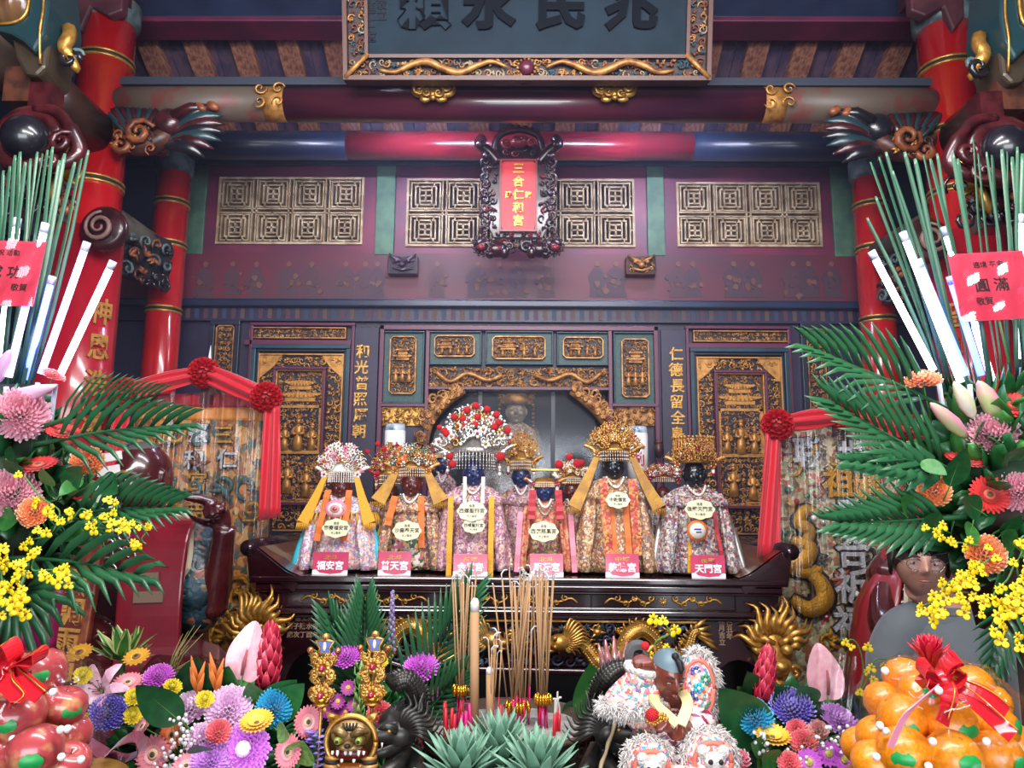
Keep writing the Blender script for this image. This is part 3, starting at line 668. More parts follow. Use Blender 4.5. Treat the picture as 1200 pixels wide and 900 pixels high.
for s_ in (-1, 1):
    for zz in range(30, 120, 9): mb.m(FRM).curl((s_*39*k, zz*k), .03, 1.2, zz, .011, -.01, s_)
    P = smooth_path([(s_*24*k, -.02, 110*k), (s_*35*k, -.04, 122*k), (s_*46*k, -.06, 130*k), (s_*41*k, -.05, 140*k)], 5); mb.tube(P, [.03]*(len(P)-1)+[.012], 8)
    mb.ell((s_*45*k, -.07, 128*k), .032, 10, 8); mb.ell((s_*38*k, -.05, 116*k), .028, 10, 8)
P = smooth_path([(-30*k, -.02, 122*k), (-22*k, -.03, 142*k), (0, -.04, 148*k), (22*k, -.03, 142*k), (30*k, -.02, 122*k)], 6); mb.m(FRM).tube(P, .02, 8)
for i, p in enumerate(P[::2]): mb.ell(p+V((0, 0, .012)), .018, 8, 6)
mb.m(DEEPRED).ell((0, -.04, 134*k), (.05, .03, .035), 12, 8)
for s_ in (-1, 1): mb.m(FRM).ell((s_*.02, -.066, 136*k), .008, 8, 6); mb.m(DEEPRED).curl((s_*.07, 133*k), .035, 1.2, 0, .011, -.03, s_)
mb.build('carved_frame', t)
REDB = mat('plaque_red', '#c01828', .4)
MB(REDB).prism([pxp(*p) for p in ((-18, 30), (18, 30), (20, 36), (20, 108), (15, 112), (-15, 112), (-20, 108), (-20, 36))], -.035, -.005).m(DEEPRED).frame(-22*k, 22*k, 27*k, 113*k, .012, -.045, 0).build('red_board', t)
for i, ch in enumerate('三合仁和宮'): text('character', ch, 13.5*k, GOLD, (0, -.038, (101-i*15.5)*k), t, .004, .002)
text('character', '敕', 8.5*k, GOLD, (11.5*k, -.038, 70*k), t, .003, .001); text('character', '建', 8.5*k, GOLD, (-11.5*k, -.038, 70*k), t, .003, .001)
for s_, w_ in ((-1, 'left'), (1, 'right')):     # two crouching lions carry it
    mb = MB(FRM); x = s_*26*k
    mb.ell((x, -.03, 6*k), (.075, .05, .045), 14, 10); mb.ell((x+s_*.075, -.06, 8*k), (.05, .05, .05), 14, 10)
    for q in range(12): a = q*2*pi/12; mb.curl((x+s_*.07+.045*math.cos(a), 8*k+.045*math.sin(a)), .018, 1.2, a, .007, -.08, 1)
    mb.m(DEEPRED).ell((x+s_*.08, -.105, 5*k), (.025, .02, .018), 10, 6); mb.m(FRM)
    for e in (-1, 1): mb.ell((x+s_*.075+e*.018, -.1, 10*k), .009, 8, 6)
    mb.ell((x-s_*.05, -.06, 2*k), (.03, .03, .04), 10, 8); mb.ell((x+s_*.03, -.06, -2*k), (.025, .04, .02), 10, 8); mb.curl((x-s_*.08, 9*k), .04, 1.4, 0, .012, -.03, s_)
    mb.m(DEEPRED); relief(mb, x-.05, x+.05, 2*k, 10*k, -.075, .03, 90)
    mb.build('lion_support', t)
MB(FRM).box((0, .16, .35), (.05, .3, .05)).build('wall_bracket', t)
# carved brackets on the frieze
for px, py, m, lab, sd in ((473, 312, mat('bracket_grey', '#4a3a4a', .35, coat=.3), 'small grey lion-faced carved block on the frieze under the left green post', 5), (750, 313, CARVBR, 'small brown-gilt carved block on the frieze under the right green post', 9)):
    c = W(px, py, YW-.06); w, h = SZ(34, YW, 312), SZ(22, YW, 312)
    o = MB(m).bx(-w/2, w/2, -.04, .03, -h/2, h/2).build('carved_block', None, c, bevel=.006); tag(o, lab, 'carved block')
    mb = MB(m if sd == 5 else OLDGOLD); relief(mb, -w*.44, w*.44, -h*.4, h*.4, -.05, .036, sd)
    for s_ in (-1, 1): mb.ell((s_*w*.2, -.055, h*.15), (.016, .014, .012), 8, 6); mb.tube([(0, -.06, h*.1), (s_*w*.3, -.06, h*.3), (s_*w*.45, -.05, h*.55)], [.012, .01, .004], 6)
    mb.ell((0, -.06, -h*.05), (.02, .02, .016), 8, 6); mb.tube([(-w*.3, -.05, -h*.2), (0, -.06, -h*.35), (w*.3, -.05, -h*.2)], .008, 6); mb.build('carved_face', o)

# ---------------------------------------------------------------- altar table
YA = 3.3
def az(py): return W(610, py, YA).z
def ax(px, py=690): return W(px, py, YA).x
ztop = az(677); AB = 4.15
alt = thing('altar_table', 'long dark rosewood altar table with upturned ends and gilt dragon apron', 'altar table', (0, YA, 0))
def A(mb, nm, par=None, **k): mb.T = M.Identity(4); o = mb.build(nm, par or alt, (0, -YA, 0) if not par else None, **k); return o
xl, xr = ax(292), ax(924)
mb = MB(ROSE); mb.bx(xl, xr, YA, AB, ztop-.03, ztop); mb.bx(xl+.02, xr-.02, YA+.012, AB, az(694)-.004, ztop-.03)
A(mb, 'tabletop', bevel=.008)
mb = MB(ROSE); mb.bx(xl+.03, xr-.03, YA+.035, AB-.03, az(716), az(694)); mb.bx(xl+.015, xr-.015, YA+.018, AB-.02, az(696)-.004, az(694))
A(mb, 'frieze', bevel=.004)
mb = MB(ROSE); mb.bx(xl, xr, YA-.005, AB-.02, az(722), az(715)); mb.bx(xl+.012, xr-.012, YA+.008, AB-.02, az(727), az(722))
A(mb, 'ledge_moulding', bevel=.006)
for a, b in ((335, 515), (520, 692), (696, 862)):
    x0, x1 = ax(a, 703), ax(b, 703); zc = az(704.5); yy = YA+.033; w = x1-x0; mb = MB(GOLD); cx = (x0+x1)/2
    for q in range(8): mb.tube([(cx, yy, zc), (cx+.02*math.cos(q*pi/4), yy-.003, zc+.016*math.sin(q*pi/4))], [.004, .002], 4)
    for s_ in (-1, 1):
        P = smooth_path([(cx+s_*w*u, yy, zc+.012*math.sin(u*40)) for u in (.07, .13, .19, .25, .31, .37, .42)], 5); mb.tube(P, [.005]*(len(P)-1)+[.001], 4)
        for j, u in enumerate((.09, .15, .21, .27, .33)):
            d = (-1)**j; mb.curl((cx+s_*w*u, zc+d*.012), .017, 1.2, pi/2*d, .0048, yy, s_*d, 10, 4)
    A(mb, 'gilt_scroll')
    mb = MB(ROSE); mb.frame(x0-.01, x1+.01, zc-.034, zc+.034, .005, YA+.029, YA+.037); A(mb, 'frieze_panel', bevel=.002)
for s_, pts in ((-1, [(352, 677), (335, 670), (318, 657), (303, 645), (291, 637)]), (1, [(866, 680), (882, 673), (900, 660), (915, 649), (927, 642)])):
    P = [W(x, y, YA) for x, y in pts]; P = smooth_path([(p.x, 0, p.z) for p in P], 5); n = len(P)
    out = [p+V((s_*.012, 0, -.03-.035*(1-i/n))) for i, p in enumerate(P)]; out[0].z = ztop-.03
    poly = [(p.x, p.z) for p in P]+[(p.x, p.z) for p in out[::-1]]
    mb = MB(ROSE); mb.prism(poly, YA+.005, AB-.02)
    e = P[-1]; mb.tube([(e.x, YA-.002, e.z-.018), (e.x, AB-.01, e.z-.018)], .034, 16); mb.tube([(e.x-s_*.005, YA-.012, e.z-.018), (e.x-s_*.005, YA, e.z-.018)], .022, 12)
    mb.prism([(out[0].x-s_*.0, ztop-.03), (xl if s_ < 0 else xr, ztop-.03), ((xl if s_ < 0 else xr)+s_*.018, e.z-.05), (out[-1].x, out[-1].z)], YA+.002, YA+.05)
    a = A(mb, 'upturned_end', bevel=0)
    pm = MB(mat('altar_end_painting', '#5a2a22', .3, coat=.5, noise_c='#7a6a58', nscale=5, ramp=(.56, .6)))
    pm.grid(lambda u, v: P[int(1+u*(n-3))]+V((-s_*.002, YA+.03+v*(AB-YA-.08), .003)), 12, 4); A(pm, 'painted_face')
mb = MB(DARKWOOD_SHADE); mb.bx(xl+.05, xr-.05, YA+.5, YA+.53, 0, az(722)); A(mb, 'shade_board')  # added dark sheet standing in for the shade below the altar
def arch(cx, zt, w, h, n=10): return [(cx+w*math.cos(pi*i/n), zt-h+h*math.sin(pi*i/n)) for i in range(n+1)]
zb = az(790); poly = [(ax(322, 724), az(727)), (ax(322), az(800))]
mb = MB(ROSE)
for (a, b, s_) in ((326, 432, -1), (822, 890, 1)):
    x0, x1 = ax(a, 740), ax(b, 740); cx = ax(372 if s_ < 0 else 868, 770); w = .14 if s_ < 0 else .12; zt = az(764 if s_ < 0 else 773)
    ar = arch(cx, zt, w, .16)
    if s_ < 0: q = [(x0, az(727)), (x0, ar[-1][1]), *ar[::-1], (x1, ar[0][1]), (x1, az(727))]
    else: q = [(x0, az(727)), (x0, ar[-1][1]), *ar[::-1], (x1, ar[0][1]), (x1, az(727))]
    mb.prism(q, YA+.03, YA+.06)
mb.bx(ax(430, 740), ax(824, 740), YA+.05, YA+.07, az(786), az(727)); A(mb, 'apron', bevel=.003)
mb = MB(ROSE); P = [(ax(432, 780), az(757)), (ax(445, 780), az(776)), (ax(475, 780), az(785)), (ax(690, 780), az(788)), (ax(722, 780), az(776)), (ax(760, 780), az(776)), (ax(824, 780), az(772))]
mb.tube([(p[0], YA+.02, p[1]) for p in P], .016, 8); mb.m(GOLD).bx(ax(428, 725), ax(826, 725), YA+.015, YA+.04, az(728)-.004, az(728)+.004); A(mb, 'apron_edge')
CLOUD = mat('cloud_grey_blue', '#4a5266', .5, noise_c='#2c3144', nscale=14)
mb = MB(CLOUD); relief(mb, ax(434, 750), ax(822, 750), az(784), az(730), YA+.035, .07, 101, [CLOUD]); relief(mb, ax(434, 750), ax(822, 750), az(784), az(730), YA+.03, .05, 102, [CLOUD, GOLD, CLOUD], dens=.8); A(mb, 'cloud_carving')
def dragon_relief(s_):
    """Gilt dragon winding along the apron with its head towards the middle."""
    mb = MB(GOLD); X = lambda px: ax(px, 750); c0 = 622
    pts = [(655, 752), (672, 745), (690, 762), (703, 776), (722, 770), (737, 745), (752, 737), (767, 748), (775, 768), (792, 772), (806, 757), (812, 740), (820, 738)]
    if s_ < 0: pts = [(c0*2-12-x, y-2) for x, y in pts]
    P = smooth_path([(X(x), YA+.005+.012*math.sin(i), az(y)) for i, (x, y) in enumerate(pts)], 7); n = len(P)
    mb.tube(P, [.012+.024*math.sin(pi*min(1, .12+i/n*.95)) for i in range(n)], 9)
    for i in range(3, n-3):
        t = (P[i+1]-P[i-1]).normalized(); nr = V((-t.z, 0, t.x)); r = .012+.024*math.sin(pi*min(1, .12+i/n*.95))
        for d in (-.6, 0, .6): mb.ell(P[i]+nr*r*d+V((0, -r*.85*(1-.4*abs(d)), 0)), .0075, 5, 4)
        if i % 2 == 0: q = P[i]+nr*r*(1 if nr.z > 0 else -1); mb.tube([q, q+nr*(.022 if nr.z > 0 else -.022)+t*.012], [.009, .001], 4)
    h = V((X(pts[0][0]), YA-.015, az(pts[0][1]))); d = -s_
    mb.ell(h, (.045, .035, .036), 12, 8); mb.ell(h+V((d*.045, -.012, -.006)), (.03, .022, .018), 10, 6); mb.ell(h+V((d*.04, -.006, -.03)), (.028, .018, .009), 10, 6)
    for e in (-.012, .022): mb.ell(h+V((d*.018, -.03, e)), .011, 8, 6)
    for k in range(12): a = -1.0+k*.19; mb.tube(smooth_path([h+V((-d*.02, 0, .01)), h+V((-d*.06*math.cos(a), -.012, .05*math.sin(a)+.012)), h+V((-d*.10*math.cos(a), -.004, .075*math.sin(a)+.03)), h+V((-d*.13*math.cos(a), 0, .08*math.sin(a)+.015))], 3), [.009, .009, .009, .008, .008, .007, .006, .004, .002, .001], 5)
    mb.curl((h.x+d*.075, h.z+.012), .02, 1.2, 0, .007, YA-.02, d)
    for (lx, ly) in ((700, 740), (735, 778), (785, 738)):
        if s_ < 0: lx = c0*2-12-lx
        q = V((X(lx), YA, az(ly))); mb.ell(q, (.02, .015, .015), 8, 6)
        for k in range(4): a = k*1.3; mb.tube([q, q+V((.035*math.cos(a), -.012, .03*math.sin(a)))], [.009, .002], 5)
    for k in range(5):
        q = V((X(812 if s_ > 0 else c0*2-12-812), YA+.01, az(738))); mb.tube([q, q+V((s_*(.03+.012*k), -.008, .03-.022*k)), q+V((s_*(.07+.01*k), 0, .055-.034*k))], [.012, .011, .001], 5)
    return mb
for s_ in (-1, 1): A(dragon_relief(s_), 'gilt_dragon')
mb = MB(GOLD); mb.ell((ax(607, 750), YA+.0, az(748)), .03, 12, 8)
for k in range(9): a = k*2*pi/9; mb.tube([(ax(607, 750)+.03*math.cos(a), YA+.005, az(748)+.03*math.sin(a)), (ax(607, 750)+.06*math.cos(a+.4), YA+.01, az(748)+.055*math.sin(a+.4))], [.01, .001], 5)
A(mb, 'flaming_pearl')
ENG = mat('engraved_gilt', '#8a7058', .5)
for px, py, s_, sz in ((362, 728, '信士鄭國民', .027), (360, 738, '弟子陳水吉敬獻', .027), (360, 748, '歲次丁酉年吉立', .027)): text('engraving', s_, sz, ENG, (ax(px, py), YA+.028-YA, az(py)), alt, .001, .0005)
text('engraving', '己\n丑\n年', .028, ENG, (ax(857, 740), .028, az(737)), alt, .001, .0005); text('engraving', '桂\n月\n吉\n立', .028, ENG, (ax(848, 740), .028, az(740)), alt, .001, .0005)
# gilt lion heads that form the front legs
for s_, px in ((-1, 300), (1, 908)):
    mb = MB(GOLD); cx = ax(px, 760); zc = az(752 if s_ < 0 else 760); y0 = YA+.0
    mb.ell((cx, y0+.05, zc-.01), (.085, .075, .11), 16, 12); mb.ell((cx+.0, y0-.03, zc-.055), (.06, .05, .04), 14, 10); mb.ell((cx, y0-.075, zc-.045), (.03, .02, .02), 10, 6)
    for e in (-1, 1):
        mb.ell((cx+e*.038, y0-.035, zc+.012), (.025, .022, .022), 12, 8); mb.tube([(cx+e*.01, y0-.03, zc+.035), (cx+e*.05, y0-.035, zc+.055), (cx+e*.085, y0, zc+.04)], [.012, .016, .004], 6)
        mb.tube([(cx+e*.035, y0-.06, zc-.09), (cx+e*.045, y0-.07, zc-.14)], [.012, .003], 6); mb.curl((cx+e*.06, zc-.075), .03, 1.3, 0, .012, y0-.04, e); mb.curl((cx+e*.03, zc-.2), .045, 1.3, 1, .014, y0+.0, -e)
    for k in range(13):
        a = pi*(k/12)*1.2-.3; L = .10+.02*(k % 3)
        for q in range(2): mb.tube(smooth_path([(cx+.05*math.cos(a), y0+.0, zc+.03+.05*math.sin(a)), (cx+.09*math.cos(a+.1), y0-.02+.05*q, zc+.04+.08*math.sin(a+.15)), (cx+L*math.cos(a-.12), y0-.01+.06*q, zc+.05+L*math.sin(a-.1)), (cx+L*1.25*math.cos(a+.05), y0+.01+.06*q, zc+.06+L*1.2*math.sin(a+.05))], 3), [.016, .017, .017, .016, .014, .012, .009, .006, .003, .001], 6)
    mb.ell((cx, y0+.02, zc-.12), (.06, .06, .03), 12, 8); mb.lathe([(.05, 0), (.07, .05), (.05, .12), (.06, .3), (.05, zc-.25)], 14, c=(cx, y0+.07, 0)); mb.ell((cx, y0+.04, zc-.2), (.07, .07, .08), 12, 8)
    mb.bx(cx-.05, cx+.05, y0+.03, y0+.13, zc, az(727)); A(mb, 'leg')
for px in (310, 905): MB(ROSE).bx(ax(px)-.04, ax(px)+.04, AB-.12-YA, AB-.04-YA, 0, az(722)).build('leg', alt)

# ---------------------------------------------------------------- dressed deity figures on the altar
ORG = mat('orange_ribbon', '#e0742a', .6, bump=.3, bscale=90); YEL = mat('yellow_fringe', '#e2a528', .7, bump=.4, bscale=120); YEL2 = mat('mustard_silk', '#c08c22', .55, bump=.3, bscale=60, noise_c='#a06f16', nscale=20)
REDS = mat('red_silk', '#b3202e', .5, bump=.2, bscale=60); POM = mat('red_pompon', '#c01822', .75)
SILV = mat('silver', '#c9c6bf', .3, .8); PEARL = mat('pearl', '#ede6dc', .25); FUR = mat('white_fur', '#e4ddd8', .9, bump=1, bscale=160)
CYAN = mat('cyan_silk', '#2fb4c8', .5); PINKS = mat('pink_silk', '#e08aa0', .55); JEWR = mat('red_jewel', '#a0203a', .15, coat=1); JEWG = mat('green_jewel', '#2c6a50', .2, coat=1); GEMB = mat('blue_jewel', '#2f4a9a', .2, coat=1)
E_A = embroid('robe_white_pink', ['#f0dfe2', '#d890a8', '#f4efe8', '#e8b8c0', '#b888c0', '#f0c090', '#88b8c8'], 125)
E_B = embroid('robe_mixed_gold', ['#b8885a', '#d8b080', '#7a5a80', '#c86a5a', '#e0c8a0', '#587a58', '#8a5a48'], 125)
E_C = embroid('robe_mauve', ['#c890a8', '#a86888', '#e0b8c0', '#c8a070', '#8a6080', '#e8d0c8'], 125)
E_E = embroid('robe_orange', ['#c87a58', '#c0604c', '#d8a078', '#b05044', '#cc9068'], 90, bump=.2)
E_G = embroid('robe_gold_floral', ['#c8a068', '#a87840', '#d8c098', '#b06a58', '#e0d0b0', '#7a6a78', '#98603a'], 125)
E_H = embroid('robe_silver_red', ['#b0a8a0', '#8a8a92', '#c8c0b8', '#983040', '#6a7088', '#d8d0c8', '#7a3848', '#a08a60'], 125)
E_R = embroid('collar_red_gold', ['#b83a34', '#c87c34', '#d0a050', '#a82c2c', '#c05a3c'], 100)
E_L = embroid('panel_green_white', ['#3a6a40', '#e8e0d8', '#c86a80', '#2a4a30', '#d8b070'], 70)
FNAVY = mat('navy_face', '#1c2c5a', .3, coat=.3); FBLK = mat('black_face', '#10131c', .28, coat=.4); FBRN = mat('brown_face', '#5a2018', .35, coat=.3)
BASEW = mat('plinth_black', '#15110f', .35)

def doll_face(mb, c, r, tone):
    """Small lacquered face looking at -y."""
    x, y, z = c; mb.m(tone).ell(c, (r*.8, r*.78, r), 18, 14); mb.tube([(x, y-r*.74, z+r*.2), (x, y-r*.93, z-r*.12), (x, y-r*.8, z-r*.2)], [r*.07, r*.13, r*.09], 6)
    for s_ in (-1, 1):
        mb.ell((x+s_*r*.3, y-r*.62, z-r*.2), (r*.24, r*.15, r*.22), 8, 6); mb.ell((x+s_*r*.3, y-r*.69, z+r*.12), (r*.16, r*.06, r*.06), 8, 6); mb.ell((x+s_*r*.78, y, z), (r*.1, r*.16, r*.28), 8, 6)
        mb.tube([(x+s_*r*.12, y-r*.72, z+r*.3), (x+s_*r*.35, y-r*.68, z+r*.36), (x+s_*r*.55, y-r*.54, z+r*.26)], r*.04, 5)
    mb.ell((x, y-r*.72, z-r*.42), (r*.2, r*.1, r*.07), 8, 6); mb.ell((x, y-r*.6, z-r*.75), (r*.22, r*.16, r*.14), 8, 6)
def blossom(mb, c, r, m1, m2, n=5, tilt=0):
    mb.m(m1)
    for k in range(n): a = 2*pi*k/n+tilt; mb.ell((c[0]+r*.62*math.cos(a), c[1], c[2]+r*.62*math.sin(a)), (r*.42, r*.22, r*.42), 6, 4)
    mb.m(m2).ell((c[0], c[1]-r*.2, c[2]), r*.32, 6, 5)
def strip(mb, pts, w, nrm_side=(1, 0, 0), th=.004):
    """A cloth ribbon with real thickness along pts."""
    P = [V(p) for p in pts]; sd = V(nrm_side); k = len(P); vs = []; fs = []
    for i, p in enumerate(P):
        t = (P[min(i+1, k-1)]-P[max(i-1, 0)]).normalized(); s = (sd-t*sd.dot(t)).normalized(); nr = s.cross(t)
        ww = w[i] if hasattr(w, '__len__') else w
        vs += [p-s*ww+nr*th, p+s*ww+nr*th, p+s*ww-nr*th, p-s*ww-nr*th]
    for i in range(k-1):
        for j in range(4): fs.append((i*4+j, i*4+(j+1) % 4, i*4+4+(j+1) % 4, i*4+4+j))
    fs += [(3, 2, 1, 0), (4*k-4, 4*k-3, 4*k-2, 4*k-1)]
    return mb.add(vs, fs, False)
pom_mesh = {}
def pompon(par, loc, r, m=None, nm='pompon'):
    key = (nm, (m or POM).name)
    if key not in pom_mesh:
        mb = MB(m or POM)
        mb.ell((0, 0, 0), .92, 14, 10)
        for i in range(90):
            zc_ = 1-2*(i+.5)/90; a = i*2.39996; q = math.sqrt(1-zc_*zc_); mb.ell((.9*q*math.cos(a), .9*q*math.sin(a), .9*zc_), .17, 5, 4)
        o = mb.build(nm); pom_mesh[key] = o.data; bpy.data.objects.remove(o)
    o = place(nm, pom_mesh[key], par, loc); o.scale = (r, r, r); return o

def doll(cx, by, chin, bead, ctop, wpx, Y, label, robe, sleeve, tone, tag_py=None, cr_w=70, crown_mats=None, poms=(), fr=None, style='fan', ribbons=(), tassel=None,
         collar=None, fringe=None, front=None, cuffs=None, extra=None, group='dressed deity figures on the altar', seed=0, beads=True, face=True):
    k = SZ(100, Y)/100; base = W(cx, by, Y); base.z = ztop; r = random.Random(seed)
    t = thing('deity_figure', label, 'deity figure', base, 0, group)
    Z = lambda py: W(cx, py, Y).z-ztop; X = lambda px: (px-cx)*k
    hN = Z(chin); w = wpx*k/2; d = w*.62
    MB(BASEW).lathe([(w*.7, 0), (w*.74, .004), (w*.74, .016), (w*.68, .02)], 28, 1, .72).build('plinth', t)
    mb = MB(robe); mb.lathe([(w*.86, .012), (w*.85, hN*.12), (w*.8, hN*.4), (w*.76, hN*.66), (w*.68, hN*.82), (w*.4, hN*.94), (w*.14, hN*1.0)], 60, 1, .66, .05, 9); mb.build('robe', t)
    # wide sleeves falling to both sides
    for s_ in (-1, 1):
        mb = MB(sleeve)
        def f(u, v):
            z = hN*(.93-.9*u); xo = w*(.62+.42*u**.8); xi = w*(.42+.2*u); x = xi+(xo-xi)*v
            return (s_*x, -d*(.35+.6*math.sin(min(1, u*1.5)*pi/2))*(1-.55*v*v)-.012*math.sin(v*9+u*5), z-hN*.04*v*(1-u))
        mb.grid(f, 12, 8); o = mb.build('sleeve', t, thick=.012)
        if cuffs: mb = MB(cuffs); mb.tube([f(u, 1) for u in (.35, .5, .65, .8, .92, 1)], [.008, .014, .016, .016, .014, .008], 7); mb.build('sleeve_trim', o)
    if front: mb = MB(front); mb.grid(lambda u, v: (w*(-.42+.84*v)*(1+.15*u), -d*(.72+.22*u)-.03*math.sin(pi*v), hN*(.62-.58*u)), 6, 6); mb.build('front_panel', t, thick=.008)
    if collar:
        mb = MB(collar); n = 40
        mb.lathe([(w*.16, hN*1.0), (w*.45, hN*.945), (w*.76, hN*.84), (w*.86, hN*.76)], n, 1, .74, .05, 8)
        if fringe:
            mb.m(fringe)
            for i in range(44): a = 2*pi*i/44; x, y = w*.86*math.cos(a), w*.64*math.sin(a); mb.tube([(x, y, hN*.77), (x*1.06, y*1.08, hN*.70), (x*1.08, y*1.1, hN*(.62+r.uniform(-.015, .015)))], [.005, .005, .003], 5)
        mb.build('cloud_collar', t, thick=0)
    mb = MB(PEARL)
    for q, (aa, m_) in enumerate(((.2, PEARL), (.27, SILV))): 
        for i in range(17): u = i/16*2-1; mb.m(m_).ell((u*w*aa, -d*(.5+.3*(1-u*u))-.012, hN*(.98-.1*(q+1)*(1-u*u)-.0)), .006, 6, 4)
    mb.build('necklace', t)
    for (px0, py0, px1, py1, wp, m_, *dz) in ribbons:
        mb = MB(m_); n = 7; off = dz[0] if dz else 0
        P = [(X(px0+(px1-px0)*i/n), -d*(.62+.42*i/n)-.02-off-.006*math.sin(i*1.7), Z(py0+(py1-py0)*i/n)) for i in range(n+1)]
        strip(mb, P, wp*k/2); mb.build('ribbon', t)
    fr_ = (chin-bead)*k*.9 if not fr else fr*k*1.3; hz = hN+fr_*.7
    if face: mb = MB(); doll_face(mb, (0, -d*.25, hz), fr_, tone); mb.build('head', t)
    # crown
    cm = crown_mats or [GOLD, GOLDLEAF, SILV, JEWR]; cw = cr_w*k/2; zc = Z(bead); zt_ = Z(ctop); hc = zt_-zc; y0 = -d*.25
    cr = MB(cm[0]); bh = hc*(.34 if style != 'tall' else .3)
    cr.lathe([(cw*.62, zc+bh*.75), (cw*.66, zc+bh*.8), (cw*.66, zc+bh), (cw*.6, zc+bh*1.02), (cw*.5, zc+bh*1.5), (0.001, zc+bh*1.6)], 28, 1, .8, c=(0, y0, 0))
    if style == 'flat': cr.bx(-cw*.8, cw*.8, y0-cw*.75, y0+cw*.5, zc+hc*.86, zc+hc*.95)
    if style in ('fan', 'tall'):
        rows = 5
        for i in range(rows):
            for j in range(9+2*i):
                u = (j+.5)/(9+2*i); a = pi*(.02+.96*u) if style == 'fan' else pi*u
                R = (.35+.65*i/(rows-1))
                if style == 'fan': p = (cw*R*math.cos(a), y0-cw*.45*(1-i/rows)-.01, zc+bh+(hc-bh)*R*math.sin(a)*.97)
                else: p = (cw*.85*math.cos(a)*(1-.05*i), y0-cw*.7*math.sin(a), zc+bh+(hc-bh)*(i+.4)/rows)
                q = r.random(); s = cw*.13
                if q < .45: blossom(cr, p, s, r.choice(cm), r.choice((JEWR, GOLD, PEARL)), 5, r.uniform(0, 1))
                elif q < .75: cr.m(r.choice(cm)).curl((p[0], p[2]), s*1.1, 1.2, a, s*.25, p[1], r.choice((-1, 1)), 8, 4)
                else: cr.m(r.choice((PEARL, JEWR, cm[0], cm[-1]))).ell(p, s*.45, 6, 5)
                cr.m(cm[0]).tube([(p[0]*.3, y0, zc+bh), p], .0025, 4, False)
        if style == 'tall':
            for j in range(17): a = pi*j/16; x, y = cw*.8*math.cos(a), y0-cw*.68*math.sin(a); cr.m(cm[0]).tube([(x, y, zc+bh), (x*1.02, y, zt_+r.uniform(-.01, .012))], .0035, 5); cr.m(r.choice(cm)).ell((x*1.02, y, zt_), .008, 6, 5)
    for s_ in (-1, 1):      # side phoenix wings and hanging strings
        for q in range(5): a = .1+q*.28; cr.m(r.choice(cm)).tube([(s_*cw*.6, y0-.01, zc+bh*.8), (s_*cw*(.8+.1*q % 2), y0-.02, zc+bh*.8+cw*.25*math.sin(a)), (s_*cw*(1.0), y0-.015, zc+bh*.7+cw*.5*math.sin(a))], [.006, .01, .002], 5)
        for q in range(7): cr.m(r.choice((PEARL, cm[0], JEWR))).ell((s_*cw*.72, y0-.02, zc+bh*.7-q*hc*.05), .009, 6, 5)
        blossom(cr, (s_*cw*.72, y0-.03, zc+bh*.6), cw*.16, cm[-1], JEWR)
    c_ = cr.build('crown', t)
    if beads:
        mb = MB(GOLD); n = 19
        for i in range(n):
            a = pi*(i+.5)/n; x, y = cw*.6*math.cos(a), y0-cw*.55*math.sin(a); L = bh*(1.0 if style != 'flat' else 1.7)
            mb.m(cm[0]).cyl((x, y, zc+bh*.95), (x, y, zc+.004), .0016, 4)
            for q in range(7): mb.m(PEARL if q % 2 else cm[0]).ell((x, y, zc+.004+q*bh*.13), .0034, 5, 4)
        mb.build('bead_curtain', c_)
    for (px, py, rp) in poms:
        p = (X(px), y0-cw*.35, Z(py)); pompon(c_, p, rp*k)
        if py < bead-10: pass
    if poms:
        mb = MB(GOLD)
        for (px, py, rp) in poms: mb.tube([(X(px)*.4, y0, zc+bh), (X(px), y0-cw*.35, Z(py))], .0022, 4, False)
        mb.build('pompon_wires', c_)
    if tassel:
        for s_ in (-1, 1):
            mb = MB(tassel[0]); n = 7; x1 = tassel[1]*k; y1 = Z(tassel[2])
            P = [(s_*(cw*.62+(x1-cw*.62)*(i/n)), -d*(.3+.5*i/n)-.012, (zc+bh*.9)+(y1-zc-bh*.9)*(i/n)**.85) for i in range(n+1)]
            strip(mb, P, [tassel[3]*k*(.35+.65*i/n) for i in range(n+1)], (1, 0, 0), .006)
            for q in range(9): mb.tube([(P[-1][0]+(q-4)*tassel[3]*k*.22, P[-1][1]-.004, P[-1][2]), (P[-1][0]+(q-4)*tassel[3]*k*.25, P[-1][1]-.01, P[-1][2]-.03)], [.003, .002], 4)
            mb.build('hood_ribbon', t)
    if extra: extra(t, X, Z, k, d, w, hN)
    return t, X, Z, k, d
TG = mat('tag_cream', '#e6e0b8', .5); CARD = mat('card_pink', '#d0486a', .25, coat=.6, noise_c='#c23a60', nscale=6); CARDW = mat('card_white', '#f2eef2', .35)
def oval_tag(px, py, wpx, Y, s_, label, dy=0):
    c = W(px, py, Y); k = SZ(100, Y)/100; w, h = wpx*k/2, wpx*k*.34
    mb = MB(TG); n = 48; poly = []
    for i in range(n): a = 2*pi*i/n; q = 1+.05*math.cos(a*8); poly.append((w*q*math.cos(a), h*q*math.sin(a)))
    mb.prism(poly, -.003, .003); o = mb.build('paper_tag', None, c); o.rotation_euler = (math.radians(-8), 0, 0); tag(o, label, 'paper tag', 'oval paper tags on the deity figures')
    text('writing', s_, h*.52, INKM, (0, -.0036, 0), o, .0006, .0003); text('writing', '進香', h*.32, INKM, (0, -.0036, h*.5), o, .0006); text('writing', '天上聖母', h*.26, INKM, (0, -.0036, -h*.52), o, .0006)
    MB(GOLD).tube([(-w*.6, .004, h*.7), (-w*.3, .03, h*2.2), (0, .04, h*2.6), (w*.3, .03, h*2.2), (w*.6, .004, h*.7)], .0012, 4).build('cord', o)
    return o
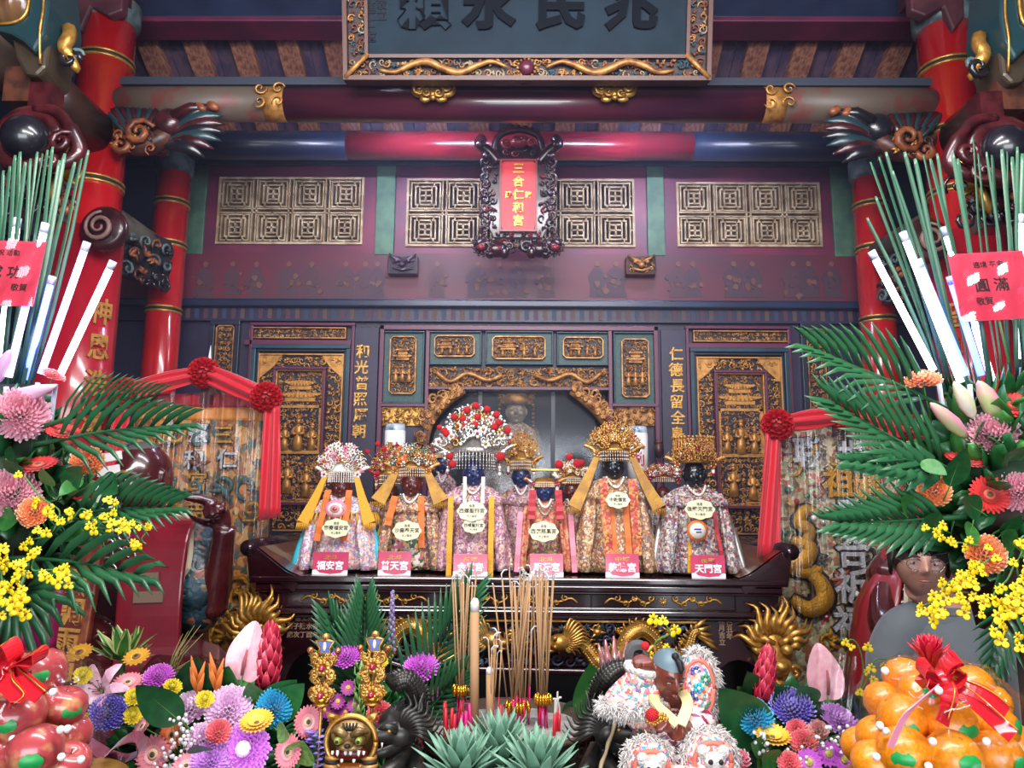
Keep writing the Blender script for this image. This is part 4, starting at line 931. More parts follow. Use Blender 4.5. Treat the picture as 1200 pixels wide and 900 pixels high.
def card(px0, px1, py0, py1, top, bottom, label):
    Y = YA+.05; k = SZ(100, Y)/100; c = W((px0+px1)/2, py1, Y); w, h = (px1-px0)*k/2, (py1-py0)*k
    t = thing('name_card', label, 'name card', (c.x, Y, ztop), 0, 'pink name cards along the altar edge'); t.rotation_euler = (math.radians(-7), 0, 0)
    MB(CARD).bx(-w, w, -.003, .003, .0, h).build('card', t, bevel=.001); MB(CARDW).prism([(-w, 0), (w, 0), (w, h*.2), (w*.8, h*.2), (w*.6, h*.08), (0, h*.03), (-w*.6, h*.1), (-w*.8, h*.24), (-w, h*.2)], -.0045, -.003).build('cloud_print', t)
    text('writing', top, h*.22, GOLD, (0, -.004, h*.74), t, .0008, .0004, sx=1.5); text('writing', bottom, h*.4, CARDW, (0, -.005, h*.38), t, .0008, .0012)
    MB(CARDW).bx(-w*.5, w*.5, 0, .05, 0, .003).build('foot', t)
WHT = [PEARL, SILV, PINKS, GOLD, PEARL]
def lotus(px, py, r_, m_):
    def f(t, X, Z, k, d, w, hN):
        mb = MB()
        for q in range(4): mb.m((m_, PEARL, m_, GOLD)[q]).ell((0, -.004*q, 0), (r_*k*(1-.25*q), .012, r_*k*(.8-.2*q)), 18, 8)
        mb.build('embroidered_lotus', t, (X(px), -d*1.0-.012, Z(py)))
    return f
YD = 3.56
doll(398, 672, 580, 566, 520, 96, YD, 'brown-faced deity figure in white and pink robe with pale flower crown, leftmost on altar', E_A, E_A, FBRN, cr_w=54, crown_mats=WHT, collar=E_A, fringe=YEL, front=E_A, cuffs=CYAN,
     tassel=(YEL, 38, 612, 7), ribbons=((388, 575, 380, 632, 7, ORG, .02), (412, 575, 410, 632, 7, ORG, .02)), extra=lotus(398, 596, 13, PINKS), seed=1, fr=11)
doll(481, 672, 578, 560, 522, 84, YD+.02, 'deity figure in gold-brown robe with green-gold crown, second from left on altar', E_B, E_B, FBRN, cr_w=54, crown_mats=[GOLDLEAF, JEWG, SILV, ORG, GOLDLEAF], collar=E_B, front=E_L, cuffs=YEL2,
     tassel=(YEL2, 36, 588, 9), ribbons=((464, 582, 458, 615, 8, ORG), (494, 582, 497, 640, 7, ORG)), seed=2, fr=12)
doll(554, 672, 566, 551, 478, 92, YD, 'navy-faced deity figure in mauve robe with broad fan crown of red pompons', E_C, E_C, FNAVY, cr_w=84, crown_mats=[SILV, PEARL, GOLD, SILV], collar=E_C, front=E_C,
     poms=[(531, 491, 4), (546, 483, 4), (556, 478, 4), (569, 482, 4), (580, 488, 4), (541, 493, 4), (558, 491, 4), (544, 502, 4), (556, 500, 4), (578, 502, 4), (583, 497, 4), (593, 506, 4), (520, 507, 4), (514, 503, 3), (522, 510, 4), (527, 536, 4), (530, 545, 4), (585, 536, 5)],
     ribbons=((530, 582, 530, 670, 6, YEL, .035), (576, 582, 576, 670, 6, YEL, .035), (545, 560, 546, 590, 4, PEARL, .01), (566, 560, 566, 590, 4, PEARL, .01)), seed=3, fr=12)
doll(610, 668, 568, 552, 508, 64, YD+.26, 'navy-faced deity figure in mauve robe with gold crown, standing behind the front row', E_C, E_B, FNAVY, cr_w=42, crown_mats=[GOLD, GOLDLEAF, GOLD], collar=E_C, seed=4, fr=10)
doll(638, 672, 584, 572, 549, 72, YD, 'small navy-faced deity figure in orange robe with flat gold mortarboard crown', E_E, E_E, FNAVY, cr_w=40, style='flat', collar=None, front=E_B,
     ribbons=((624, 575, 622, 608, 8, REDS), (653, 575, 655, 608, 8, REDS), (610, 600, 606, 668, 6, PINKS), (667, 600, 671, 668, 6, PINKS)), seed=5, fr=10)
doll(670, 668, 584, 568, 540, 50, YD+.2, 'small brown-faced deity figure with red pompon crown behind the orange-robed figure', E_B, E_R, FBRN, cr_w=40, crown_mats=[GOLD, PEARL, GOLDLEAF], poms=[(667, 536, 4), (655, 545, 5), (676, 544, 5), (681, 543, 4)], seed=6, fr=9)
doll(720, 675, 558, 542, 496, 98, YD-.02, 'black-faced deity figure in gold floral robe with gold crown and mustard hood ribbons', E_G, E_G, FBLK, cr_w=58, crown_mats=[GOLD, GOLDLEAF, GOLD, GOLD], style='fan', collar=E_G, front=E_G,
     tassel=(YEL2, 48, 595, 8), ribbons=((705, 562, 709, 648, 10, E_R, .02), (738, 562, 741, 648, 10, E_R, .02), (713, 585, 716, 646, 7, ORG, .01), (730, 585, 732, 646, 7, ORG, .01)), seed=7, fr=12)
doll(815, 674, 568, 552, 514, 100, YD-.02, 'black-faced deity figure in silver and red robe with spiky gold crown, rightmost on altar', E_H, E_H, FBLK, cr_w=58, crown_mats=[GOLDLEAF, OLDGOLD, GOLD], style='tall', collar=E_H, front=E_H, cuffs=SILV,
     ribbons=((805, 600, 800, 668, 4, YEL), (832, 600, 838, 660, 4, REDS)), seed=8, fr=13, beads=False)
# the figures further back
doll(455, 668, 585, 570, 520, 50, YD+.3, 'deity figure behind with tall gold crown of red pompons between the two leftmost figures', E_B, E_H, FBRN, cr_w=44, crown_mats=[GOLD, GOLDLEAF, JEWR], poms=[(428, 530, 3), (440, 521, 3), (448, 527, 3), (441, 555, 3)], seed=9, fr=9)
doll(517, 668, 552, 538, 515, 46, YD+.34, 'small navy-faced deity figure in mauve robe behind the pompon-crowned figure', E_C, E_C, FNAVY, cr_w=34, seed=10, fr=9)
doll(778, 668, 590, 566, 545, 56, YD+.28, 'deity figure in red and silver robe with jewelled crown behind the two rightmost figures', E_H, E_H, FBRN, cr_w=48, crown_mats=[OLDGOLD, SILV, JEWR], seed=12, fr=9)
for px, py, w_, s_, lab in ((394, 619, 32, '麥寮福安宮', 'cream oval paper tag on the leftmost white and pink deity figure'), (477, 622, 33, '沙鹿奉天宮', 'cream oval paper tag on the gold-brown robed deity figure'), (553, 599, 34, '西螺聖興宮', 'cream oval paper tag at the neck of the pompon-crowned figure'),
                            (555, 616, 26, '西螺聖興宮', 'duller oval paper tag hanging just below the upper tag of the pompon-crowned figure'), (637, 623, 34, '西港慈鳳宮', 'cream oval paper tag on the small orange-robed deity figure'), (724, 586, 28, '中乾德宮', 'cream oval paper tag on the mustard-ribboned deity figure'), (820, 597, 34, '後壁天門宮', 'cream oval paper tag on the rightmost silver-robed deity figure')):
    oval_tag(px, py, w_, YD-.19, s_, lab)
c = W(817, 622, YD-.19); mb = MB(ORG); mb.lathe([(.045, 0), (.045, .006)], 32, fold=.04, nf=16).m(PEARL).lathe([(.034, .0), (.034, .009)], 28); mb.m(GEMB).box((0, .006, .011), (.03, .006, .003)).box((.004, -.006, .011), (.024, .005, .003))
o = mb.build('round_badge', None, c); o.rotation_euler = (pi/2-.1, 0, 0); tag(o, 'round white badge with orange rim on the rightmost deity figure', 'badge')
for a in ((366, 407, 647, 673, '北斗', '福安宮', 'pink name card in front of the leftmost white-robed deity figure'), (443, 481, 646, 673, '北斗', '普天宮', 'pink name card in front of the gold-brown robed deity figure'), (531, 571, 648, 673, '新港', '金興宮', 'pink name card in front of the pompon-crowned deity figure'),
          (621, 660, 648, 674, '北斗', '鳳凝宮', 'pink name card in front of the small orange-robed deity figure'), (710, 749, 649, 676, '中埔', '乾德宮', 'pink name card in front of the mustard-ribboned deity figure'), (811, 850, 651, 677, '後壁', '天門宮', 'pink name card in front of the rightmost silver-robed deity figure')): card(*a)
# lit glass cylinders with writing at both sides of the shrine glass
PORC = mat('painted_porcelain', '#b8c6d2', .2, coat=.6, noise_c='#4a6a80', nscale=16, ramp=(.45, .62)); CRIM = mat('crimson_writing', '#a02850', .4)
for px, py0, py1, lab in ((461, 497, 580, 'pale painted cylinder vase with crimson writing left of the shrine glass'), (748, 500, 585, 'pale painted cylinder vase with crimson writing right of the shrine glass')):
    a, b = W(px, py1, 4.0), W(px, py0, 4.0); hh = b.z-ztop; R = SZ(24, 4.0)/2
    t = thing('cylinder_vase', lab, 'vase', (a.x, 4.0, ztop))
    MB(PORC).lathe([(R*.8, 0), (R*.9, .01), (R, .05), (R, hh-.02), (R*.92, hh), (R*.86, hh-.01), (R*.86, .05), (.001, .04)], 28).build('body', t)
    MB(WHITE).lathe([(R*1.01, hh*.6), (R*1.01, hh*.95)], 28).build('white_band', t)
    text('writing', '財\n利', R*1.1, CRIM, (0, -R*1.03, hh*.78), t, .002, .002, .9)
    MB(BASEW).lathe([(R*1.1, 0), (R*1.1, .012), (R*.85, .02)], 24).build('stand', t)
# little brown gourd lamp hanging beside the right couplet
t = thing('gourd_lamp', 'small brown lidded urn lamp on the frame beside the right couplet board', 'lamp', W(772, 528, 4.46)); k = SZ(100, 4.46)/100
MB(CARVBR).lathe([(.001, -9*k), (3*k, -8*k), (6*k, 0), (5.5*k, 5*k), (3.5*k, 8*k), (5*k, 9*k), (5.5*k, 11*k), (.001, 12*k)], 20).build('body', t); MB(INKM).tube([(0, .0, 11*k), (0, .07, 13*k), (0, .13, 13*k)], .006).build('hook', t)
# seated image behind the glass
PALE = mat('pale_gilt_face', '#b8a890', .4)
t = thing('seated_image', 'pale seated image with tiered crown behind the shrine glass', 'statue', (W(605, 500, YW+.5).x, YW+.5, sz0)); k = SZ(100, YW+.5, 480)/100; z = W(605, 483, YW+.5).z-sz0
mb = MB(); doll_face(mb, (0, 0, z), 15*k, PALE); mb.build('head', t)
mb = MB(OLDGOLD); mb.lathe([(14*k, z+8*k), (15*k, z+12*k), (15*k, z+18*k), (10*k, z+22*k)], 24)
for i in range(3):
    for j in range(11): a = pi*j/10; blossom(mb, (17*k*math.cos(a)*(1+.12*i), -6*k*math.sin(a), z+(12+6*i)*k), 3*k, OLDGOLD, GOLD)
for s_ in (-1, 1):
    for q in range(6): mb.ell((s_*20*k, -.02, z+(8-q*5)*k), 2*k, 6, 5)
mb.build('crown', t); MB(E_G).lathe([(48*k, 0), (46*k, z*.3), (36*k, z*.6), (26*k, z-22*k), (8*k, z-12*k)], 36, 1, .6, .04, 8).build('robe', t)

# ---------------------------------------------------------------- carved brackets at columns and side beams
FEATH = [CARVTEAL, CARVMAR, CARVTEAL, CARVBR]
for sgn, (xa, xb, ya, yb), lab in ((-1, (128, 265, 134, 192), 'carved painted phoenix bracket under the beam beside the left front column'), (1, (1098, 962, 140, 198), 'carved painted phoenix bracket under the beam beside the right front column')):
    Y = 3.6; a, b = W(xa, ya, Y), W(xb, yb, Y); L = abs(b.x-a.x); h = a.z-b.z; d = -sgn
    t = thing('carved_bracket', lab, 'carved bracket', (a.x, Y, b.z), 0, 'phoenix brackets under the beam')
    mb = MB()
    for i in range(10):
        u = i/9; p0 = V((d*L*(.28+.08*u), -.03, h*.35)); p1 = V((d*L*(-.0+.42*u), -.05+.02*u, h*(1.02)))
        mb.m(FEATH[i % 2]).tube([p0, p0.lerp(p1, .5)+V((0, -.03, 0)), p1], [.012, .02, .016], 7)
    mb.build('wing', t)
    mb = MB(CARVBR); mb.tube(smooth_path([(0, .0, h*.75), (d*L*.12, -.03, h*.45), (d*L*.28, -.05, h*.25), (d*L*.45, -.05, h*.35), (d*L*.55, -.04, h*.6), (d*L*.5, -.05, h*.85)], 5), [.03]*10+[.05]*8+[.04]*8, 9)
    mb.m(CARVORG); mb.curl((d*L*.36, h*.42), h*.28, 1.5, .5, .02, -.1, d); mb.curl((d*L*.2, h*.2), h*.2, 1.3, 2, .018, -.08, -d); mb.m(GOLDLEAF)
    relief(mb, min(d*L*.1, d*L*.5), max(d*L*.1, d*L*.5), h*.05, h*.5, -.09, .07, 11, [CARVORG, GOLDLEAF, CARVBR]); mb.build('body', t)
    mb = MB(CARVMAR if sgn < 0 else CARVDK); mb.ell((d*L*.55, -.06, h*.72), (.07, .05, .07), 14, 10); mb.tube([(d*L*.6, -.08, h*.8), (d*L*.75, -.09, h*.95), (d*L*.92, -.07, h*.98)], [.03, .028, .02], 8)
    mb.m(CARVORG)
    for q in range(3): mb.ell((d*L*(.72+.1*q), -.09, h*(.93+.03*q)), (.035, .02, .022), 10, 6, (0, .5*d, 0))
    mb.build('head', t)
    mb = MB(CARVDK)
    for i in range(7):
        u = i/6; p0 = V((d*L*.5, -.04, h*(.5-.2*u))); p1 = V((d*L*(.72+.30*math.cos((u-.4)*1.8)), -.06, h*(1.02-1.0*u)))
        m_ = p0.lerp(p1, .6)+V((0, -.03, .02)); mb.m((CARVDK, CARVTEAL, CARVMAR)[i % 3]).tube(smooth_path([p0, m_, p1], 4), [.016, .022, .03, .036, .036, .032, .024, .013, .003], 8, flat=.6)
    mb.build('tail_feathers', t)
    MB(CARVBR).bx(min(0, d*L*.5), max(0, d*L*.5), -.02, .03, h*.2, h*1.1).build('backing', t)

def on_beam(name, lab, cat, px, py, Y): return thing(name, lab, cat, W(px, py, Y))
for sgn, px, py, w_ in ((-1, 38, 30, 'left'), (1, 1168, 38, 'right')):
    Y = 2.72; t = on_beam('melon_bracket', 'dark melon-shaped post in gilt-edged teal cradle on the %s side beam' % w_, 'carved bracket', px, py, Y); d = -sgn; o_ = t.location
    q_ = lambda x, y, dy=0: W(x if sgn < 0 else 1228-x, y if sgn < 0 else y+9, Y)-o_+V((0, dy, 0)); pz = lambda P: [(q_(*p).x, q_(*p).z) for p in P]
    c = q_(26, 8); MB(mat('melon_lacquer', '#6b3030', .22, coat=.7, noise_c='#7a5a3a', nscale=5)).lathe([(.001, -.115), (.06, -.105), (.1, -.06), (.118, .0), (.11, .07), (.07, .13), (.001, .15)], 48, 1, 1, .07, 8, tuple(c)).build('melon', t)
    MB(CARVTEAL).prism(pz([(14, 52), (40, 51), (56, 42), (60, 0), (62, -25), (76, -25), (80, 30), (76, 62), (64, 84), (52, 72), (38, 64), (18, 58)]), -.13, .1).build('cradle', t, bevel=.02)
    MB(mat('cradle_bronze', '#4a4034', .35, .3)).prism(pz([(30, 58), (46, 66), (62, 78), (74, 62), (70, 94), (60, 104), (46, 102), (36, 84)]), -.09, .08).build('tongue', t, bevel=.02)
    mb = MB(GOLD); mb.tube(smooth_path([q_(14, 53, -.135), q_(40, 52, -.135), q_(55, 43, -.135), q_(60, 20, -.135), q_(61, -20, -.135)], 5), .0065, 6); mb.tube(smooth_path([q_(74, -20, -.135), q_(76, 30, -.135), q_(72, 62, -.135), q_(66, 92, -.1)], 5), .005, 6); mb.build('gilt_edge', t)
    mb = MB(GOLD); mb.tube(smooth_path([q_(86, 36, -.03), q_(90, 52, -.05), q_(86, 66, -.06), q_(92, 76, -.05), q_(98, 92, -.04)], 4), [.012]+[.026]*11+[.018]*4+[.004], 7); e = q_(92, 80, -.05); mb.m(CARVDK).curl((e.x, e.z), .04, 1.3, 0, .014, e.y, d); e = q_(98, 72, -.04); mb.m(GREYMET).curl((e.x, e.z), .025, 1.2, 0, .01, e.y, d); mb.build('gilt_ornament', t)
    MB(CARVBR).bx(-.05, .05, -.05, .05, -.34, -.2).build('post', t)
    # flap of carved cloth by the capital
    c = W(122 if sgn < 0 else 1090, 12, 3.5)
    mb = MB(mat('carved_wood_flap', '#5a3038', .5, noise_c='#3f2028', nscale=5)); mb.prism([(-sgn*-.16, .12), (-sgn*.1, .14), (-sgn*.11, -.02), (-sgn*.04, -.05), (-sgn*-.05, .0), (-sgn*-.09, -.13), (-sgn*-.15, -.05)], -.03, .03)
    o = mb.build('carved_flap', None, c, bevel=.01); tag(o, 'maroon carved wooden flap over the capital of the %s front column' % w_, 'carved bracket'); MB(CARVMAR).bx(-.1, .1, .02, .1, .05, .2).build('tenon', o)
    # ball scroll below the side beam
    Y = 2.55; t = on_beam('ball_scroll', 'black ball in a maroon carved scroll under the %s side beam' % w_, 'carved bracket', 36 if sgn < 0 else 1172, 166 if sgn < 0 else 178, Y)
    MB(CARVDK).ell((0, -.02, 0), .082, 24, 16).build('ball', t)
    mb = MB(CARVMAR); mb.tube([(.1*math.cos(a), 0, .1*math.sin(a)) for a in [pi*2*i/20 for i in range(21)]], .035, 8)
    mb.tube(smooth_path([(d*.02, -.02, .11), (d*.1, -.03, .1), (d*.16, -.03, .03), (d*.19, -.02, -.05), (d*.14, -.03, -.1), (d*.06, -.03, -.12)], 4), [.02]*8+[.028]*8+[.02]*5, 8); mb.curl((d*.15, -.03), .045, 1.3, 1, .016, -.05, d); mb.curl((d*.1, -.1), .04, 1.3, 2, .014, -.05, -d); mb.bx(-.04, .04, .02, .1, .06, .24); mb.build('scroll', t)
    # carved dragon of gilt and grey on the inner side
    Y = 2.75; t = on_beam('carved_dragon_bracket', 'carved gilt and grey dragon bracket below the ball scroll at the %s side' % w_, 'carved bracket', 62 if sgn < 0 else 1156, 218 if sgn < 0 else 231, Y)
    mb = MB(); relief(mb, -.17, .14, -.14, .12, -.03, .11, 21, [CARVDK, GREYMET, CARVBR, CARVMAR]); relief(mb, -.16, .16, -.14, .12, -.06, .09, 22, [CARVORG, CARVDK, GREYMET]); mb.m(CARVMAR).bx(-.15 if d > 0 else -.02, .02 if d > 0 else .15, -.02, .08, -.12, .1); relief(mb, -.13, .12, -.12, .12, -.075, .07, 23, [CARVDK, CARVMAR, CARVORG]); mb.build('scrollwork', t)
    mb = MB(GOLD); mb.tube(smooth_path([(d*.05, -.09, -.1), (d*.1, -.11, 0), (d*.14, -.1, .08), (d*.12, -.1, .13)], 4), [.006]+[.02]*11+[.004], 6); mb.tube([(d*.1, -.1, 0), (d*.16, -.11, -.04), (d*.17, -.1, .02)], [.015, .016, .002], 5); mb.build('gilt_whisker', t)
    # snail scroll on the column
    c = W(121 if sgn < 0 else 1088, 268 if sgn < 0 else 282, 3.42); t = thing('snail_scroll', 'maroon spiral scroll on the face of the %s front column' % w_, 'carved bracket', c)
    mb = MB(CARVMAR); mb.lathe([(.001, .022), (.085, .018), (.11, .0), (.105, -.03)], 36, fold=.04, nf=18); mb.T = M.Identity(4)
    o = mb.build('disc', t); o.rotation_euler = (pi/2, 0, 0)
    mb = MB(mat('scroll_pale', '#8a6a62', .4)); mb.curl((0, 0), .075, 1.8, pi*.5, .012, -.028, d, 26, 6); mb.build('spiral', t); MB(CARVMAR).bx(-.05, .05, 0, .09, -.05, .05).build('tenon', t)
    # curved couplet board hung on the column
    C = CFL if sgn < 0 else CFR; zt_ = W(600, 268, 3.5).z; R = .185
    t = thing('curved_couplet', 'curved red couplet board with gilt characters hugging the %s front column' % w_, 'couplet board', (C.x, 3.62, 1.2))
    mb = MB(mat('couplet_red', '#b01c2c', .25, coat=.6, noise_c='#9a1626', nscale=3)); n = 20; A0 = -pi*.97; A1 = -pi*.03; vs_ = []
    poly = [(R*math.cos(A0+(A1-A0)*i/n), R*math.sin(A0+(A1-A0)*i/n)) for i in range(n+1)]+[((R-.025)*math.cos(A1-(A1-A0)*i/n), (R-.025)*math.sin(A1-(A1-A0)*i/n)) for i in range(n+1)]
    k_ = len(poly); hh = zt_-1.2; mb.add([(p[0], p[1], 0) for p in poly]+[(p[0], p[1], hh) for p in poly], [tuple(range(k_-1, -1, -1)), tuple(range(k_, 2*k_))]+[(i, (i+1) % k_, (i+1) % k_+k_, i+k_) for i in range(k_)]); mb.build('board', t)
    a = -pi/2+d*(.95)
    for i, ch in enumerate('神恩浩蕩' if sgn < 0 else '聖德巍峨'): text('character', ch, .13, GOLDLEAF, ((R+.003)*math.cos(a), (R+.003)*math.sin(a), hh-.42-.17*i), t, .004, .003, rot=(pi/2, 0, a+pi/2), sx=.8)
    # carved bracket below the lower side beam
    CB = CBL if sgn < 0 else CBR; c = W(166 if sgn < 0 else 1066, 305 if sgn < 0 else 322, 4.02); t = thing('beam_bracket', 'carved grey and brown flower bracket under the short side beam at the %s' % w_, 'carved bracket', c, sgn*-(pi/2-.35))
    mb = MB(); relief(mb, -.2, .2, -.14, .14, -.02, .1, 25, [CARVDK, GREYMET, CARVDK, CARVBR], keep=lambda x, z: z > -.12-x*sgn*-.4*0); relief(mb, -.17, .17, -.12, .12, -.05, .09, 26, [CARVDK, CARVORG, GREYMET])
    mb.m(CARVDK).bx(-.19, .19, -.01, .03, -.12, .17); mb.build('scrollwork', t)

# ---------------------------------------------------------------- embroidered banners with red swags
SWAG = mat('swag_red', '#c4182a', .45, sheen=.3, bump=.15, bscale=20); ROSR = mat('rosette_red', '#b3161f', .5)
CELLO = film('cellophane', '#ffffff', .3); THIN = film('thin_cellophane', '#ffffff', .2, .3, .012)
E_BAN = embroid('banner_orange', ['#a86428', '#c07a30', '#5a5a48', '#b88a50', '#8a4a24', '#46524c', '#c89a60', '#8a5a2c'], 42, stretch=(1, 1, .7))
E_SIL = embroid('banner_silver_gold', ['#9a8a6a', '#b8a888', '#7a5c3a', '#a89878', '#8a6a44', '#6a5a40', '#a04a38', '#8a9a70', '#c8b898'], 45)
SILVT = mat('silver_thread', '#b9b9bd', .45, .5, bump=.6, bscale=140); GOLDT = mat('gold_thread', '#b98526', .45, .6, bump=.6, bscale=140); OUT = mat('black_outline', '#1a120e', .7)
def rosette(par, loc, r):
    mb = MB(ROSR); rr = random.Random(3)
    for i in range(70):
        zc_ = 1-1.35*(i+.5)/70; a = i*2.39996; q = math.sqrt(max(0, 1-zc_*zc_)); n = V((q*math.cos(a), -zc_, q*math.sin(a))); s = n.orthogonal().normalized(); u = n.cross(s); th = rr.uniform(0, 6)
        P = [n*.8+(s*math.cos(th+b)+u*math.sin(th+b))*.19*(1+.2*math.sin(3*b)) for b in [2*pi*j/7 for j in range(8)]]
        for j in range(7): mb.add([P[j]*.8, P[j+1]*.8, P[j+1]+n*.28, P[j]+n*.28], [(0, 1, 2, 3)])
    mb.ell((0, 0, 0), .82, 16, 10); o = mb.build('rosette', par, loc); o.scale = (r,)*3; return o
def sash(par, a, b, sag, w0, w1, nm='sash'):
    mb = MB(SWAG); a, b = V(a), V(b)
    def f(u, v):
        p = a.lerp(b, u); q = 1-abs(2*u-1)**1.5; w = (w0+(w1-w0)*q)
        return p+V((0, -.01-.014*math.sin(v*14+u*3)-.025*math.sin(pi*v), -sag*4*u*(1-u)+(v-.5)*w))
    mb.grid(f, 14, 16); return mb.build(nm, par, thick=.005)
def tail(par, a, L, w, lean=0, nm='tail'):
    mb = MB(SWAG); a = V(a)
    mb.grid(lambda u, v: a+V(((v-.5)*w*(.7+.3*u)+lean*u, -.012*math.sin(v*11+u*2)-.012, -L*u+(.02*(v-.5) if u > .99 else 0))), 10, 12); return mb.build(nm, par, thick=.004)
YB = 3.58
# left banner
kb = SZ(100, YB)/100
c = W(238, 700, YB); zt_ = W(238, 463, YB).z; x0, x1 = W(158, 560, YB).x-c.x, W(318, 560, YB).x-c.x; ht = zt_-.45
t = thing('embroidered_banner', 'standing banner of orange embroidered cloth with red top band under clear wrap', 'banner', (c.x, YB, .0)); t.rotation_euler = (0, 0, math.radians(3))
MB(CARVMAR).bx(x0, x1, .0, .05, .42, zt_-.02).bx(x0+.05, x0+.12, 0, .06, .06, .5).bx(x1-.12, x1-.05, 0, .06, .06, .5).bx(x0, x0+.16, -.2, .25, 0, .06).bx(x1-.16, x1, -.2, .25, 0, .06).build('stand', t, bevel=.005)
def sheet(za, zb, m, nm, dy=0):
    mb = MB(m); mb.grid(lambda u, v: (x0+(x1-x0)*v, -.025+dy-.008*math.sin(v*19)-.006*math.sin(v*41+1), za+(zb-za)*u), 4, 40); return mb.build(nm, t, thick=.006)
zz = lambda py: W(238, py, YB).z
sheet(zz(478), zt_, REDS, 'red_band', -.004); sheet(zz(493), zz(478), mat('orange_satin', '#d8852c', .4), 'orange_band', -.002); bod = sheet(.5, zz(493), E_BAN, 'embroidered_cloth')
mb = MB(GOLDT); relief(mb, x0+.03, x1-.03, .6, zz(500), -.04, .12, 41, [GOLDT, mat('thread_teal', '#3f5a58', .6), GOLDT, mat('thread_brown', '#6b3a1c', .6)], dens=.75); mb.build('gold_embroidery', bod)
for px, py, s_, m_ in ((200, 512, '敬', GOLDT), (265, 512, '三', GOLDT), (237, 510, '臺', SILVT), (270, 540, '仁', SILVT), (232, 541, '和', SILVT), (236, 566, '宮', GOLDT), (236, 600, '吉', GOLDT)):
    p = W(px, py, YB); text('lettering', s_, 24*kb, OUT, (p.x-c.x, -.044, p.z), t, .003, .004); text('lettering', s_, 24*kb, m_, (p.x-c.x, -.049, p.z), t, .005, .0015)
def wrap(par, x0, x1, z0, z1, y):
    mb = MB(CELLO); rr = random.Random(9); ph = [rr.uniform(0, 6) for _ in range(8)]
    mb.grid(lambda u, v: (x0+(x1-x0)*v, y-.014*math.sin(v*23+ph[0]+u*1.2)-.01*math.sin(v*57+ph[1]-u*2)-.006*math.sin(v*111+ph[2]+u*3), z1+(z0-z1)*u), 10, 90); return mb.build('clear_wrap', par)
wrap(t, x0-.02, x1+.02, .5, zt_, -.085)
s = thing('red_swag', 'red cloth swag with three ruffled rosettes over the orange banner', 'swag', (0, 0, 0))
RS = [W(148, 461, YB-.14), W(239, 437, YB-.1), W(312, 466, YB-.14)]
for p in RS: rosette(s, p, 17*kb)
sash(s, RS[0], RS[1], .0, .07, .095); sash(s, RS[1], RS[2], .0, .09, .1); tail(s, RS[2]+V((.03, .0, -.02)), 132*kb, 24*kb, .02); tail(s, RS[0]+V((-.0, .01, -.02)), 120*kb, 22*kb, -.06)
MB(CARVMAR).bx(RS[1].x-.02, RS[1].x+.02, RS[1].y+.02, RS[1].y+.1, zt_-.05, RS[1].z+.02).build('peg', s)
MB(mat('clear_tip', '#d8d8e0', .2)).tube([RS[1]+V((0, .05, 0)), RS[1]+V((.003, .05, .14))], [.016, .001], 8).build('spire', s)
# right banner
YB2 = 3.6; c = W(980, 700, YB2); zt_ = W(980, 500, YB2).z; x0, x1 = W(906, 600, YB2).x-c.x, W(1058, 600, YB2).x-c.x
t = thing('embroidered_banner', 'standing banner of silver and gold embroidery with raised characters under clear wrap', 'banner', (c.x, YB2, 0)); t.rotation_euler = (0, 0, math.radians(-4))
MB(CARVMAR).bx(x0, x1, .0, .05, .42, zt_-.02).bx(x0+.05, x0+.12, 0, .06, .06, .5).bx(x1-.12, x1-.05, 0, .06, .06, .5).bx(x0, x0+.16, -.2, .25, 0, .06).bx(x1-.16, x1, -.2, .25, 0, .06).build('stand', t, bevel=.005)
bod = sheet(.5, zt_, E_SIL, 'embroidered_cloth'); k = SZ(100, YB2)/100; zz = lambda py: W(980, py, YB2).z
for i, ch, px, py, s_, m_ in ((0, '聯', 944, 533, 34, SILVT), (1, '世', 993, 535, 30, SILVT), (2, '祖', 978, 568, 34, GOLDT), (3, '媽', 1010, 574, 32, GOLDT), (4, '聯', 996, 606, 36, SILVT), (5, '合', 994, 648, 36, SILVT), (6, '祈', 994, 688, 38, SILVT), (7, '福', 993, 732, 38, SILVT)):
    p = W(px, py, YB2); text('lettering', ch, s_*k*1.05, OUT, (p.x-c.x, -.042, p.z), t, .004, .009); text('lettering', ch, s_*k*1.05, m_, (p.x-c.x, -.05, p.z), t, .008, .004)
mb = MB(GOLDT)
def snake(pts, r): P = smooth_path([(W(x, y, YB2).x-c.x, -.05, W(x, y, YB2).z) for x, y in pts], 6); n = len(P); mb.m(OUT).tube([p+V((0, .008, 0)) for p in P], [r*1.25*math.sin(pi*min(.97, .15+.8*i/n)) for i in range(n)], 8, flat=.5); mb.m(GOLDT).tube(P, [r*math.sin(pi*min(.97, .15+.8*i/n)) for i in range(n)], 8, flat=.6)
snake([(955, 600), (940, 598), (934, 612), (945, 622), (940, 636), (926, 642)], .035); snake([(925, 632), (945, 640), (940, 655), (925, 662), (945, 670), (960, 665)], .045); snake([(925, 700), (945, 712), (962, 700), (955, 678), (935, 668)], .05); snake([(1045, 690), (1030, 700), (1022, 716), (1032, 735), (1045, 740)], .05)
for q in range(7): snake([(930+q*4, 650+q*2), (936+q*4, 660+q*3), (934+q*5, 668+q*3)], .014)
mb.build('gold_dragon', bod)
mb = MB(PEARL); rr = random.Random(5)
for i in range(26): p = W(rr.uniform(915, 1050), rr.uniform(535, 750), YB2); mb.m(rr.choice((PEARL, JEWG, SILV, JEWR))).ell((p.x-c.x, -.045, p.z), .014, 10, 6)
relief(mb, x0+.04, x1-.04, .7, zt_-.05, -.035, .1, 43, [mat('thread_olive', '#6a6a40', .6), mat('thread_rust', '#8a4030', .6), GOLDT, OUT], dens=.5); mb.build('sequins', bod)
wrap(t, x0-.02, x1+.02, .5, zt_, -.10)
